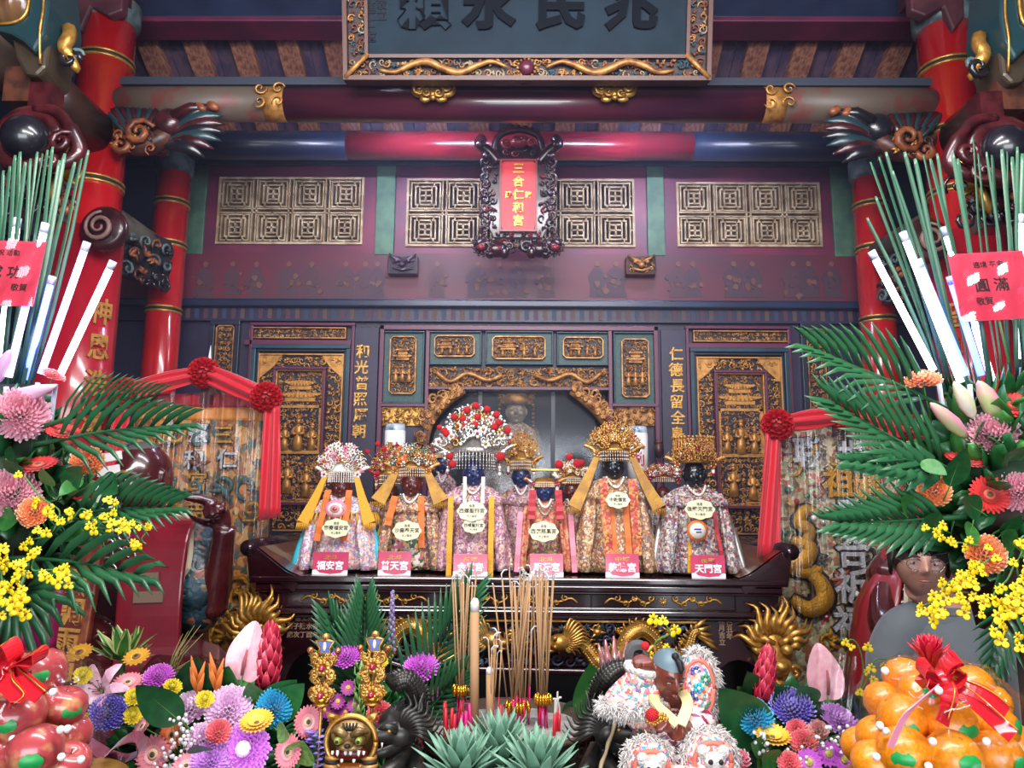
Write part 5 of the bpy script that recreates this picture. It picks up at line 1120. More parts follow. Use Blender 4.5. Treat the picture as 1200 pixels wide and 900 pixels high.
s = thing('red_swag', 'red cloth swag with ruffled rosettes over the silver banner', 'swag')
RS = [W(911, 498, YB2-.16), W(988, 486, YB2-.12), W(1070, 505, YB2-.16)]
for p in RS: rosette(s, p, 17*k)
sash(s, RS[0], RS[1], .0, .06, .09); sash(s, RS[1], RS[2], .0, .09, .1); tail(s, RS[0]+V((-.02, .0, -.02)), 140*k, 26*k, -.05); tail(s, RS[2]+V((.0, .01, -.02)), 130*k, 24*k, .04)
MB(CARVMAR).bx(RS[1].x-.02, RS[1].x+.02, RS[1].y+.02, RS[1].y+.12, zt_-.05, RS[1].z+.02).build('peg', s)

# ---------------------------------------------------------------- heads, statues, the visitor
def head_shape(mb, T, h, nose=1.0, brow=1.0, cheek=1.0, eye=True, smile=0, n=(44, 36)):
    """A head of height h, face towards -y, eyes at half height."""
    G = lambda a, b, s: math.exp(-(a*a+b*b)/(s*s))
    vs = []; nu, nv = n
    def f(u, v):
        th = 2*pi*u; ph = -pi/2+pi*v; x, y, z = math.cos(ph)*math.sin(th), -math.cos(ph)*math.cos(th), math.sin(ph)
        X, Yy, Z = x*.345, y*.41, z*.5
        if Z < 0: X *= 1-.28*(-z)**1.6; Yy *= 1-.12*(-z)
        if y > 0: Yy *= 1.05
        fr = max(0, -y)**1.2; a, b = X, Z
        d = .045*brow*(G(a-.11, b-.1, .085)+G(a+.11, b-.1, .085)) - .05*(G(a-.13, b-.01, .075)+G(a+.13, b-.01, .075)) + .135*nose*G(a*1.5, b+.09, .07)+.07*nose*G(a*2.1, b+.0, .09)
        d += .035*cheek*(G(a-.17, b+.12, .11)+G(a+.17, b+.12, .11))+.05*G(a, b+.40, .1)+.03*nose*(G(a-.055, b+.115, .04)+G(a+.055, b+.115, .04))
        d += .045*G(a*.6, b+.215, .032)+.045*G(a*.65, b+.285, .036)-.025*G(a*.5, b+.25, .016)
        if eye: d += .03*(G(a-.13, (b-.0)*1.6, .05)+G(a+.13, (b-.0)*1.6, .05))
        Yy -= d*fr
        return T @ (V((X, Yy, Z))*h)
    mb.grid(f, nu, nv)
    for s_ in (-1, 1): mb.T = T @ M.Scale(h, 4); mb.ell((s_*.345, .03, -.02), (.04, .07, .13), 10, 8, (0, s_*.2, .3*s_)); mb.ell((s_*.35, .03, -.11), (.035, .045, .06), 8, 6); mb.T = M.Identity(4)
    return mb
def hand(mb, base, d, up, s, curls, thumb=.6, spread=.16):
    """A hand: palm from base along d, palm normal up; curls = bend per finger (index..little)."""
    d = V(d).normalized(); up = (V(up)-d*V(up).dot(d)).normalized(); sd = d.cross(up); base = V(base)
    mb.tube([base, base+d*s*.25, base+d*s*.5], [s*.16, s*.22, s*.21], 10, flat=.5)
    for i, (cu, L) in enumerate(zip(curls, (.46, .5, .46, .36))):
        o = base+d*s*.46+sd*s*(.19-.127*i); dirn = (d+sd*(spread*(1.5-i)/2.0)).normalized(); P = [o]; a = 0; ln = (L*.45, L*.32, L*.26)
        for j in range(3): a += cu*(.9 if j == 0 else 1.0); P.append(P[-1]+(dirn*math.cos(a)-up*math.sin(a))*s*ln[j])
        mb.tube(P, [s*.062, s*.058, s*.052, s*.042], 8); mb.ell(P[-1], s*.042, 8, 6)
    o = base+d*s*.12+sd*s*.18; P = [o, o+(sd*.8+d*.5-up*.1)*s*.2, o+(sd*.55+d*.9-up*thumb)*s*.34, o+(sd*.3+d*1.2-up*thumb*1.4)*s*.42]
    mb.tube(P, [s*.09, s*.075, s*.062, s*.048], 8); mb.ell(P[-1], s*.048, 8, 6)
LUO = mat('lacquer_skin', '#4a1a1c', .25, coat=.6, noise_c='#3a1216', nscale=8); EYEW = mat('eye_white', '#cfc8b8', .2, coat=.6)
YS = 2.9; ks = SZ(100, YS)/100
PS = lambda px, py, dy=0: W(px, py, YS+dy)
t = thing('guardian_statue', 'dark red lacquered bald guardian statue pointing with a raised finger, before the orange banner', 'statue', (PS(175, 740).x, YS, 0))
o0 = t.location.copy()
mb = MB(); L_ = lambda px, py, dy=0: PS(px, py, dy)-o0
mb.tube([L_(172, 610, .0), L_(172, 590, -.02)], [.075, .065], 14); mb.tube(smooth_path([L_(165, 800), L_(165, 740), L_(168, 680, -.02), L_(170, 640, -.01), L_(171, 612, .0)], 5), [.25]*6+[.24]*5+[.23]*5+[.2]*3+[.12]*2, 20, flat=.72)
sh, el, wr = L_(222, 642), L_(250, 708, -.12), L_(264, 618, -.2)
mb.tube(smooth_path([L_(200, 632), sh, (sh+el)/2+V((.02, 0, 0)), el], 5), [.09, .09, .09, .088, .085, .08, .078, .075, .07, .07, .068, .066, .064, .06, .06, .058], 12); mb.ell(el, .054, 12, 8)
mb.tube([el, el.lerp(wr, .3), el.lerp(wr, .8), wr], [.052, .054, .042, .038], 12)
hand(mb, wr, L_(252, 588, -.22)-wr, wr-L_(235, 600, -.35), .165, (1.5, 1.5, 1.5, 1.5), 1.1)
tip = L_(219, 583, -.27); kn = L_(247, 588, -.23); mb.tube([wr.lerp(kn, .4), kn, kn.lerp(tip, .5)+V((0, 0, .004)), tip], [.03, .02, .018, .013], 9); mb.ell(tip, .013, 8, 6)
sh2, el2 = L_(118, 642), L_(95, 720, -.1); mb.tube(smooth_path([L_(145, 632), sh2, el2, L_(120, 760, -.25)], 5), [.09]*6+[.075]*5+[.06]*5, 12)
for s_ in (-1, 1): mb.tube(smooth_path([L_(165+s_*20, 800), L_(165+s_*60, 815, -.25), L_(165+s_*55, 860, -.42), L_(165+s_*50, 960, -.4)], 5), [.17]*5+[.13]*5+[.09]*6, 14); mb.ell(L_(165+s_*50, 965, -.46), (.07, .15, .06), 12, 8)
Th = M.Translation(L_(168, 560, -.05)) @ Euler((math.radians(8), 0, math.radians(-24))).to_matrix().to_4x4()
head_shape(mb, Th, .265, 1.0, 1.7, 1.4, n=(60, 50))
place('body', fuse(mb, .0065, LUO, 1), t)
mb = MB(EYEW); mb.T = Th @ M.Scale(.265, 4)
for s_ in (-1, 1): mb = MB(EYEW); mb.T = Th @ M.Scale(.265, 4); mb.m(EYEW).ell((s_*.125, -.375, -.005), (.055, .03, .032), 12, 8); mb.m(INKM).ell((s_*.125, -.402, -.005), (.022, .012, .022), 10, 6); mb.build('eye', t)
mb = MB(GOLDLEAF); mb.T = Th @ M.Scale(.265, 4)
for s_ in (-1, 1): mb.tube([(s_*.04, -.43, .09), (s_*.13, -.43, .13), (s_*.24, -.36, .10)], [.012, .028, .01], 7)
mb.build('eyebrows', t)
mb = MB(mat('dust_grey_scalp', '#4e4a48', .6)); mb.T = Th @ M.Scale(.265, 4)
mb.grid(lambda u, v: V((.345*1.015*math.cos(.95+.62*v)*math.sin(2*pi*u), -.41*1.04*math.cos(.95+.62*v)*math.cos(2*pi*u)*(1 if math.cos(2*pi*u) > 0 else 1.05)+.01, .5*1.015*math.sin(.95+.62*v))), 28, 8); mb.build('scalp_patch', t)
E_TEAL = embroid('sleeve_teal_scale', ['#16303a', '#1d3f4a', '#28404a', '#6a5a4a', '#12242c', '#7a4a3a', '#203a3a'], 34, .4)
mb = MB(E_TEAL); mb.tube(smooth_path([L_(214, 620, -.02), L_(226, 648, -.06), L_(233, 690, -.1), L_(232, 716, -.1), L_(226, 742, -.1)], 5), [.05, .09, .105, .11, .115, .118, .12, .12, .12, .12, .115, .11, .1, .09, .085, .08, .075, .07, .06, .04, .02], 18); mb.build('armoured_sleeve', t)
STOLE = mat('stole_red', '#7a1626', .3, coat=.4, noise_c='#6a1220', nscale=6); CRM = mat('stole_cream', '#c9b9a0', .5)
mb = MB(STOLE); strip(mb, smooth_path([L_(205, 606, -.10), L_(188, 622, -.22), L_(180, 660, -.25), L_(175, 710, -.26), L_(172, 770, -.26), L_(168, 820, -.30)], 5), [.06, .08, .095, .1, .105]+[.108]*21, (1, 0, 0), .012); b = mb.build('stole', t, bevel=.006)
mb = MB(CRM); strip(mb, smooth_path([L_(206, 602, -.09), L_(214, 618, -.16), L_(214, 650, -.19), L_(206, 690, -.22), L_(204, 700, -.22)], 5), [.02]+[.034]*12+[.02]*7+[.004], (1, -.3, 0), .01); mb.build('cream_lining', t)
for (px, py, w_) in ((175, 678, .035), (174, 700, .055)): mb = MB(mat('stole_patch', '#6e5a48', .5)); strip(mb, [L_(px-w_/ks, py, -.275), L_(px+w_/ks, py-1, -.275)], .018, (0, 0, 1), .004); mb.build('patch', b)
mb = MB(SILV)
for q in range(9): mb.curl((L_(180, 630).x+rnd.uniform(-.05, .05), L_(180, 632).z+rnd.uniform(-.1, .04)), rnd.uniform(.02, .035), 1.1, q, .0035, L_(180, 630, -.262).y, (-1)**q)
mb.build('scroll_embroidery', b)
MB(CARVBR).bx(-.4, .4, -.35, .3, 0, .45).bx(-.36, .36, -.3, .28, .45, .6).m(GOLDLEAF).bx(-.4, .4, -.36, -.35, .36, .42).build('pedestal', t, bevel=.01)
t = thing('gilt_board', 'leaning narrow red board with faded gilt writing beside the guardian statue', 'board', (W(92, 720, 2.5).x-.13, 2.5, 0)); t.rotation_euler = (0, math.radians(5), 0)
zb_ = W(100, 620, 2.5).z; MB(mat('board_rust', '#5a1a18', .4, noise_c='#7a4020', nscale=14, ramp=(.5, .62))).bx(-.065, .065, -.015, .015, 0, zb_).build('board', t, bevel=.006)
text('writing', '風\n調\n雨\n順', .09, GOLDLEAF, (0, -.017, zb_-.3), t, .002, .002)

# second guardian behind the visitor, mostly hidden
YR = 3.12; PR = lambda px, py, dy=0: W(px, py, YR+dy)
t = thing('guardian_statue', 'dark guardian statue in red robe with beige edge behind the visitor', 'statue', (PR(1085, 740).x, YR, 0)); o0 = t.location; L2 = lambda px, py, dy=0: PR(px, py, dy)-o0
mb = MB(); mb.tube(smooth_path([L2(1085, 860), L2(1085, 760), L2(1090, 700), L2(1098, 668), L2(1105, 645)], 5), [.25]*10+[.2]*6+[.12]*5, 20, flat=.7); mb.tube([L2(1106, 645), L2(1110, 620)], .07, 12)
head_shape(mb, M.Translation(L2(1110, 604, -.03)), .25, 1.2, 1.6, 1.3); mb.tube(smooth_path([L2(1060, 660), L2(1042, 680), L2(1040, 730, -.1), L2(1060, 760, -.25)], 5), [.09]*6+[.07]*10, 12); mb.tube(smooth_path([L2(1110, 660), L2(1128, 680), L2(1135, 730, -.1), L2(1120, 760, -.25)], 5), [.09]*6+[.07]*10, 12)
place('body', fuse(mb, .008, LUO, 1), t)
ROBER = mat('robe_red', '#7c141c', .4, coat=.3)
mb = MB(ROBER); mb.lathe([(.34, .0), (.34, .3), (.30, 1.0), (.25, 1.25), (.14, L2(1085, 645).z)], 40, 1, .72, .05, 8, arc=pi*1.55, a0=-pi/2+pi*.225); mb.build('robe', t, thick=.012)
mb = MB(CRM); 
for s_ in (-1, 1): strip(mb, smooth_path([(s_*.08, -.13, L2(1085, 648).z), (s_*.15, -.21, 1.3), (s_*.17, -.235, 1.05), (s_*.17, -.25, .6)], 5), .035, (1, s_*-.6, 0), .008)
mb.build('beige_edge', t)
MB(CARVBR).bx(-.4, .4, -.35, .3, 0, .12).build('pedestal', t)

# visitor in grey T-shirt
YV = 2.62; PV = lambda px, py, dy=0: W(px, py, YV+dy); kv = SZ(100, YV)/100
SKIN = mat('skin', '#b98a78', .5, noise_c='#b07f70', nscale=6); HAIR = mat('black_hair', '#14100f', .5, bump=.5, bscale=80)
base = PV(1118, 760); t = thing('person', 'person in grey T-shirt and glasses standing behind the fruit on the right', 'person', (base.x, YV, 0)); o0 = V((base.x, YV, 0)); LV = lambda px, py, dy=0: PV(px, py, dy)-o0
hc = LV(1077, 656, -.06); hh = .222; zs_ = LV(1118, 722).z; zh = .80
mb = MB(); nk = LV(1098, 704, .0)
mb.tube(smooth_path([(0, 0, zh-.05), (0, 0, zh+.1), (0, .0, 1.12), (0, 0, zs_-.04), (nk.x*.4, 0, zs_+.02)], 5), [.15]*5+[.145]*5+[.155]*5+[.14]*4+[.09]*2, 20, flat=.68)
mb.tube([(nk.x*.4, 0, zs_), nk, hc+V((.01, .03, -.08))], [.075, .056, .055], 14)
for s_ in (-1, 1):
    mb.tube(smooth_path([(s_*.09, 0, zs_-.02), (s_*.165, 0, zs_-.045), (s_*.205, .01, 1.1), (s_*.21, -.03, .9), (s_*.2, -.07, .74)], 5), [.06]*3+[.055]*4+[.047]*5+[.04]*6+[.03]*3, 12)
    hand(mb, (s_*.2, -.07, .74), (0, -.1, -1), (s_*-1, 0, 0), .17, (.35, .35, .4, .4), .3)
    mb.tube(smooth_path([(s_*.08, 0, zh), (s_*.09, -.01, .62), (s_*.09, .0, .44), (s_*.09, .02, .2), (s_*.09, .02, .07)], 5), [.09]*4+[.075]*5+[.058]*5+[.045]*7, 14); mb.ell((s_*.09, -.05, .04), (.045, .12, .04), 12, 8)
Th = M.Translation(hc) @ Euler((math.radians(4), math.radians(3), math.radians(-16))).to_matrix().to_4x4(); head_shape(mb, Th, hh, 1.0, .8, 1.0, n=(64, 54))
place('body', fuse(mb, .0055, SKIN, 1), t)
TEE = mat('grey_tshirt', '#5c6266', .85, noise_c='#545a5e', nscale=5, sheen=.2)
mb = MB(TEE); mb.lathe([(.19, zh-.06), (.178, zh+.1), (.178, 1.05), (.186, zs_-.14), (.172, zs_-.05), (.135, zs_+.005), (.095, zs_+.03), (.085, zs_+.034)], 48, 1, .74, .018, 7, (0, 0, 0))
for s_ in (-1, 1): mb.tube(smooth_path([(s_*.1, 0, zs_-.02), (s_*.165, 0, zs_-.05), (s_*.205, 0, 1.16), (s_*.212, -.005, 1.08)], 5), [.072]*5+[.072]*5+[.075]*6, 16)
mb.ell((0, 0, zs_-.012), (.155, .105, .05), 24, 10); b = mb.build('tshirt', t); mb = MB(TEE); mb.tube([(nk.x*.45+.092*math.cos(a), -.0+.076*math.sin(a)-.008, zs_+.028+.012*math.sin(a)) for a in [2*pi*i/28 for i in range(29)]], .009, 8); mb.build('neckband', b)
p = LV(1140, 780); MB(mat('tag_black', '#16181c', .6)).bx(p.x-.022, p.x+.022, -.145, -.125, p.z-.022, p.z+.022).build('pocket_tag', b)
q = LV(1138, 763); MB(mat('tee_seam', '#4a5054', .9)).bx(q.x-.055, q.x+.035, -.142, -.12, q.z-.002, q.z+.003).build('pocket_seam', b)
mb = MB(mat('trousers_dark', '#1c2028', .8)); 
for s_ in (-1, 1): mb.tube([(s_*.085, 0, zh+.02), (s_*.09, -.01, .62), (s_*.09, 0, .44), (s_*.09, .02, .06)], [.11, .1, .085, .075], 16)
mb.lathe([(.16, zh-.1), (.17, zh), (.165, zh+.08)], 32, 1, .72); mb.build('trousers', t)
mb = MB(HAIR); mb.T = Th @ M.Scale(hh, 4)
def fh(u, v):
    a = 2*pi*u; front = max(0, math.cos(a)); lim = .22+.0*v-(1-front)*.55; ph = lim+(pi/2-lim)*v
    r = 1.1+.02*math.sin(a*9); return V((.345*r*math.cos(ph)*math.sin(a), -.41*r*math.cos(ph)*math.cos(a)+.02, .5*1.08*math.sin(ph)+.0))
mb.grid(fh, 40, 12)
for i in range(26): a = -1.1+2.2*i/25; mb.tube([(.345*1.08*math.sin(a)*.8, -.41*1.05*math.cos(a)*.85, .38), (.36*math.sin(a), -.44*math.cos(a), .24), (.37*math.sin(a), -.43*math.cos(a), .12+.02*(i % 3))], [.03, .03, .008], 5)
for s_ in (-1, 1):
    for i in range(8): mb.tube([(s_*.34, .02*i-.1, .2), (s_*.385, .025*i-.1, 0), (s_*.375, .03*i-.1, -.2-.02*(i % 3))], [.03, .035, .01], 5)
mb.build('hair', t, thick=0)
mb = MB(mat('spectacle_metal', '#8a8078', .25, .9)); mb.T = Th @ M.Scale(hh, 4)
for s_ in (-1, 1):
    mb.tube([(s_*.135+.105*math.cos(a)*(1+.0), -.425+.02*abs(math.cos(a)), -.015+.085*math.sin(a)) for a in [2*pi*i/24 for i in range(25)]], .008, 6); mb.tube([(s_*.24, -.40, .01), (s_*.34, -.2, .02), (s_*.37, .04, 0)], .007, 5)
mb.tube([(-.035, -.43, 0), (0, -.445, .015), (.035, -.43, 0)], .007, 5); g = mb.build('glasses', t)
mb = MB(film('spectacle_glass', '#f4f4f8', .15, .2, .01)); mb.T = Th @ M.Scale(hh, 4)
for s_ in (-1, 1): mb.ell((s_*.135, -.42, -.015), (.1, .008, .08), 18, 8)
mb.build('lenses', g)
mb = MB(EYEW); mb.T = Th @ M.Scale(hh, 4)
for s_ in (-1, 1): mb.m(EYEW).ell((s_*.13, -.352, -.0), (.05, .03, .02), 12, 8); mb.m(INKM).ell((s_*.13-.01, -.378, -.0), (.02, .01, .019), 10, 6); mb.m(HAIR).tube([(s_*.06, -.41, .085), (s_*.13, -.405, .105), (s_*.21, -.36, .085)], [.008, .014, .005], 6)
mb.m(mat('lip', '#9a5a55', .5)).tube([(-.09, -.385, -.25), (-.03, -.418, -.24), (.03, -.418, -.24), (.09, -.385, -.25)], [.004, .018, .018, .004], 7)
mb.build('face_details', t)

# ---------------------------------------------------------------- offering table, censer, incense
TZ = .80
t = thing('offering_table', 'red-clothed offering table in front of the altar, carrying the censer', 'table', (0, 1.98, 0))
MB(mat('table_cloth_red', '#7a1420', .7)).bx(-.84, .84, -.47, .47, TZ-.05, TZ).build('tabletop', t, bevel=.006)
mb = MB(mat('table_cloth_red', '#7a1420', .7)); mb.grid(lambda u, v: ((v*2-1)*.845, -.475-.012*math.sin(v*60)*u, TZ-.01-.7*u), 4, 80); mb.build('cloth_front', t, thick=.006)
for sx in (-1, 1):
    for sy in (-1, 1): MB(ROSE).bx(sx*.78-.03, sx*.78+.03, sy*.4-.03, sy*.4+.03, 0, TZ-.05).build('leg', t)
BRONZE = mat('censer_bronze', '#6a5c4c', .45, .6, noise_c='#4a3c30', nscale=9, bump=.2, bscale=40); STONEG = mat('censer_grey', '#74746e', .6, .2, noise_c='#55544f', nscale=12, bump=.4, bscale=50)
YC = 2.05; cc = W(598, 845, YC); kc = SZ(100, YC, 845)/100; Rr = 103*kc*.99
t = thing('incense_burner', 'big round bronze incense burner filled with ash in the centre', 'incense burner', (cc.x, YC, TZ)); rz = cc.z-TZ
mb = MB(STONEG); mb.lathe([(Rr*.55, .0), (Rr*.62, .02), (Rr*.6, .04), (Rr*.85, rz*.3), (Rr*1.12, rz*.55), (Rr*1.12, rz*.66), (Rr*.95, rz*.76)], 64); mb.m(BRONZE).lathe([(Rr*.93, rz*.74), (Rr*.88, rz*.78), (Rr*.9, rz*.83), (Rr*.98, rz*.86), (Rr*.99, rz*.975), (Rr*1.03, rz*.985), (Rr*1.03, rz*1.01), (Rr*.93, rz*1.01), (Rr*.9, rz*.9), (Rr*.5, rz*.82)], 64)
mb.build('bowl', t)
mb = MB(mat('bronze_dark', '#3c3028', .5, .5))
for i in range(44):
    a = 2*pi*i/44; x, y = Rr*1.0*math.cos(a), Rr*1.0*math.sin(a); e = (0, 0, a+pi/2); s_ = V((math.cos(a+pi/2), math.sin(a+pi/2), 0))
    for (du, dz, w_, h_) in ((0, .017, .026, .004), (-.012, .002, .004, .03), (0, -.015, .022, .004), (.009, -.005, .004, .02), (.002, .004, .014, .004)): p = V((x, y, rz*.92+dz))+s_*du; mb.box(p, (w_, .008, h_), e)
mb.build('meander_band', t)
mb = MB(mat('ash', '#a8a49c', .95, noise_c='#8b8680', nscale=20, bump=1, bscale=60)); mb.grid(lambda u, v: (Rr*.93*u*math.cos(2*pi*v), Rr*.93*u*math.sin(2*pi*v), rz*.93+.012*noise.noise(V((u*5*math.cos(2*pi*v), u*5*math.sin(2*pi*v), 1)))+.012*(1-u)), 14, 48); mb.build('ash_bed', t)
for s_ in (-1, 1):
    mb = MB(STONEG); mb.tube(smooth_path([(s_*Rr*1.0, 0, rz*.9), (s_*Rr*1.12, 0, rz*.97), (s_*Rr*1.2, 0, rz*.93), (s_*Rr*1.19, 0, rz*.83), (s_*Rr*1.11, 0, rz*.8), (s_*Rr*1.1, 0, rz*.87)], 5), [.022]*26, 10); mb.ell((s_*Rr*1.1, 0, rz*.88), (.02, .026, .02), 10, 8); mb.build('handle', t)
for a in (.5, 2.6, 4.7): MB(STONEG).lathe([(.05, 0), (.06, .03), (.045, .08), (.06, .12)], 16, c=(Rr*.5*math.cos(a), Rr*.5*math.sin(a), -.0)).build('foot', t)
TAN = mat('incense_tan', '#a8825c', .8); IRED = mat('incense_red', '#c0142c', .5); IMAG = mat('incense_magenta', '#cc1a74', .5); ASHT = mat('ash_curl', '#d6d2cc', .9); FOIL = mat('gold_foil', '#d8a030', .25, .9)
ash_z = TZ+rz*.935
def stick(nm, L, r, hm, tip, seed):
    rr = random.Random(seed); mb = MB(hm); mb.cyl((0, 0, -.03), (0, 0, .075), r*.75, 6); mb.m(TAN).tube([(0, 0, .075), (0, 0, L*.6), (.001, 0, L)], r, 6)
    a = rr.uniform(0, 6); d = V((math.cos(a), math.sin(a), 0)); mb.m(ASHT).tube([V((0, 0, L)), V((0, 0, L+.012)), V((0, 0, L+.02))+d*.008, V((0, 0, L+.02))+d*.018] if tip else [V((0, 0, L)), V((0, 0, L+.004))], r*.9, 5)
    o = mb.build(nm); me = o.data; bpy.data.objects.remove(o); return me
ST = [stick('incense_stick', L, .0022, hm, tip, i) for i, (L, hm, tip) in enumerate(((.36, IMAG, 1), (.37, IRED, 1), (.355, IMAG, 0), (.365, IRED, 0), (.375, IMAG, 1)))]
STS = [stick('incense_stick', L, .002, hm, 1, i) for i, (L, hm) in enumerate(((.20, IRED), (.17, IMAG), (.23, IRED)))]
def bundle(pxb, pyb, topx, n, lab, grp, spread, seed, sts=ST, Y=YC, z_scale=1.0):
    rr = random.Random(seed); b = W(pxb, pyb, Y); b.z = ash_z; lean = (W(topx, 680, Y).x-b.x)/.37
    for i in range(n):
        u, v = rr.uniform(-1, 1), rr.uniform(-1, 1); o = place('incense_stick', sts[i % len(sts)], None, b+V((u*spread*.6, v*spread*.6, rr.uniform(-.004, .012)))); tag(o, lab, 'incense stick', grp)
        o.rotation_euler = (-(v*spread*1.2)/.36, lean+(u*spread*1.0)/.36, rr.uniform(0, 6)); o.scale = (1, 1, z_scale*rr.uniform(.95, 1.03))
bundle(541, 838, 543, 12, 'thin tan incense stick in the left bundle, around the thick stick', 'incense sticks in the left bundle', .022, 1)
bundle(606, 842, 599, 24, 'thin tan incense stick in the dense middle bundle of the burner', 'incense sticks in the middle bundle', .03, 2)
bundle(636, 838, 640, 16, 'thin tan incense stick in the slender right bundle of the burner', 'incense sticks in the right bundle', .02, 3)
bundle(578, 848, 574, 7, 'short thin incense stick beside the short thick stick', 'short incense sticks in the middle', .02, 4, STS, YC-.02)
bundle(617, 836, 622, 3, 'lone dark incense stick between the middle and right bundles', 'lone incense sticks', .012, 5, STS, YC+.03, 1.3)
for (px, py, Lp, r, lab) in ((556, 838, 150, .0115, 'tall thick tan incense stick with white ash tip in the left bundle'), (574, 852, 72, .0095, 'short thick tan incense stick with white ash tip before the bundles')):
    b = W(px, py, YC-.03); L = Lp*kc; mb = MB(TAN); mb.cyl((0, 0, -.03), (0, 0, L*.9), r, 14); o = mb.build('incense_stick', None, (b.x, b.y, ash_z)); tag(o, lab, 'incense stick'); o.rotation_euler = (0, -.01, 0)
    MB(ASHT).tube([(0, 0, L*.9), (0, 0, L*.97), (.002, 0, L)], [r*1.03, r*.98, r*.5], 14).build('ash_tip', o)
for px, py, lab, w_ in ((540, 812, 'left', .024), (606, 832, 'middle', .032), (637, 823, 'right', .022)):
    b = W(px, py, YC-.03); mb = MB(FOIL); rr = random.Random(px)
    for i in range(16): a = 2*pi*i/16; q = w_*rr.uniform(.55, 1); mb.tube([(q*math.cos(a), q*math.sin(a)*.8, -.012), (q*1.05*math.cos(a), q*math.sin(a)*.85, .0), (q*.9*math.cos(a), q*math.sin(a)*.75, .014)], [.004, .006, .003], 5)
    o = mb.build('foil_band', None, (b.x, YC, b.z)); tag(o, 'gold foil band tied round the foot of the %s incense bundle' % lab, 'foil band')
def stubs(px, py, n, lab, grp, m_, ash, seed):
    rr = random.Random(seed)
    for i in range(n):
        b = W(px+rr.uniform(-7, 7), py, YC-.05+rr.uniform(-.03, .03)); h = rr.uniform(.04, .075); mb = MB(m_); mb.cyl((0, 0, -.02), (0, 0, h), .0042, 7)
        if ash:
            a = rr.uniform(-.6, .9); mb.m(ASHT).tube(smooth_path([(0, 0, h), (.004*a, 0, h+.02), (.02*a, 0, h+.035), (.04*a, 0, h+.036)], 4), .0028, 5)
        o = mb.build('incense_stub', None, (b.x, b.y, ash_z)); o.rotation_euler = (0, rr.uniform(-.1, .1), 0); tag(o, lab, 'incense stub', grp)
stubs(528, 852, 6, 'burnt red incense stub at the left edge of the ash', 'red stubs at the left of the ash', IRED, False, 1)
stubs(546, 848, 5, 'burnt magenta incense stub at the foot of the left bundle', 'magenta stubs at the left bundle', IMAG, False, 5)
stubs(648, 855, 4, 'red incense stub with curled white ash at the right of the ash', 'ash-tipped stubs at the right of the ash', IRED, True, 2)
stubs(590, 848, 4, 'red incense stub between the short thick stick and middle bundle', 'red stubs in the middle of the ash', IRED, False, 3)

# pineapples in front of the burner
PINE = mat('pineapple_skin', '#a8742a', .5, noise_c='#6f5a24', nscale=18); PLEAF = mat('pineapple_leaf', '#7fa890', .45, noise_c='#5d8a70', nscale=7, stretch=(1, 1, .4))
def pineapple(px, py, Y, s, lab, seed):
    b = W(px, py, Y); rr = random.Random(seed); hb = b.z-TZ; t = thing('pineapple', lab, 'pineapple', (b.x, Y, TZ))
    mb = MB(PINE); mb.lathe([(.035, 0), (.055, .03), (.062, hb*.4), (.058, hb*.75), (.03, hb)], 24)
    for j in range(9):
        for i in range(12): a = 2*pi*(i+.5*(j % 2))/12; q = .062*math.sin(pi*(.15+.75*j/8))**.4; mb.ell((q*math.cos(a), q*math.sin(a), hb*(.06+.11*j)), .013, 6, 4)
    mb.build('fruit', t)
    mb = MB(PLEAF)
    for i in range(46):
        a = i*2.39996; u = i/46; el = .25+1.2*u; L = s*(.75+.35*math.sin(pi*u))*rr.uniform(.85, 1.1); d = V((math.cos(a)*math.cos(el), math.sin(a)*math.cos(el), math.sin(el))); o = V((.02*math.cos(a)*(1-u), .02*math.sin(a)*(1-u), hb+.01+.05*u)); bend = V((math.cos(a), math.sin(a), 0))*L*.18*(1-u*.5)-V((0, 0, L*.1*(1-u)))
        mb.blade([o, o+d*L*.35, o+d*L*.7+bend*.4, o+d*L+bend], [.011, .013, .009, .0006], V((-math.sin(a), math.cos(a), 0)), .35)
    mb.build('leaf_crown', t, thick=.0012)
pineapple(541, 930, 1.62, .085, 'leftmost pineapple with pale green crown before the burner', 1); pineapple(586, 912, 1.72, .092, 'middle pineapple with pale green crown, set further back before the burner', 2); pineapple(632, 934, 1.60, .085, 'rightmost pineapple with pale green crown before the burner', 3)

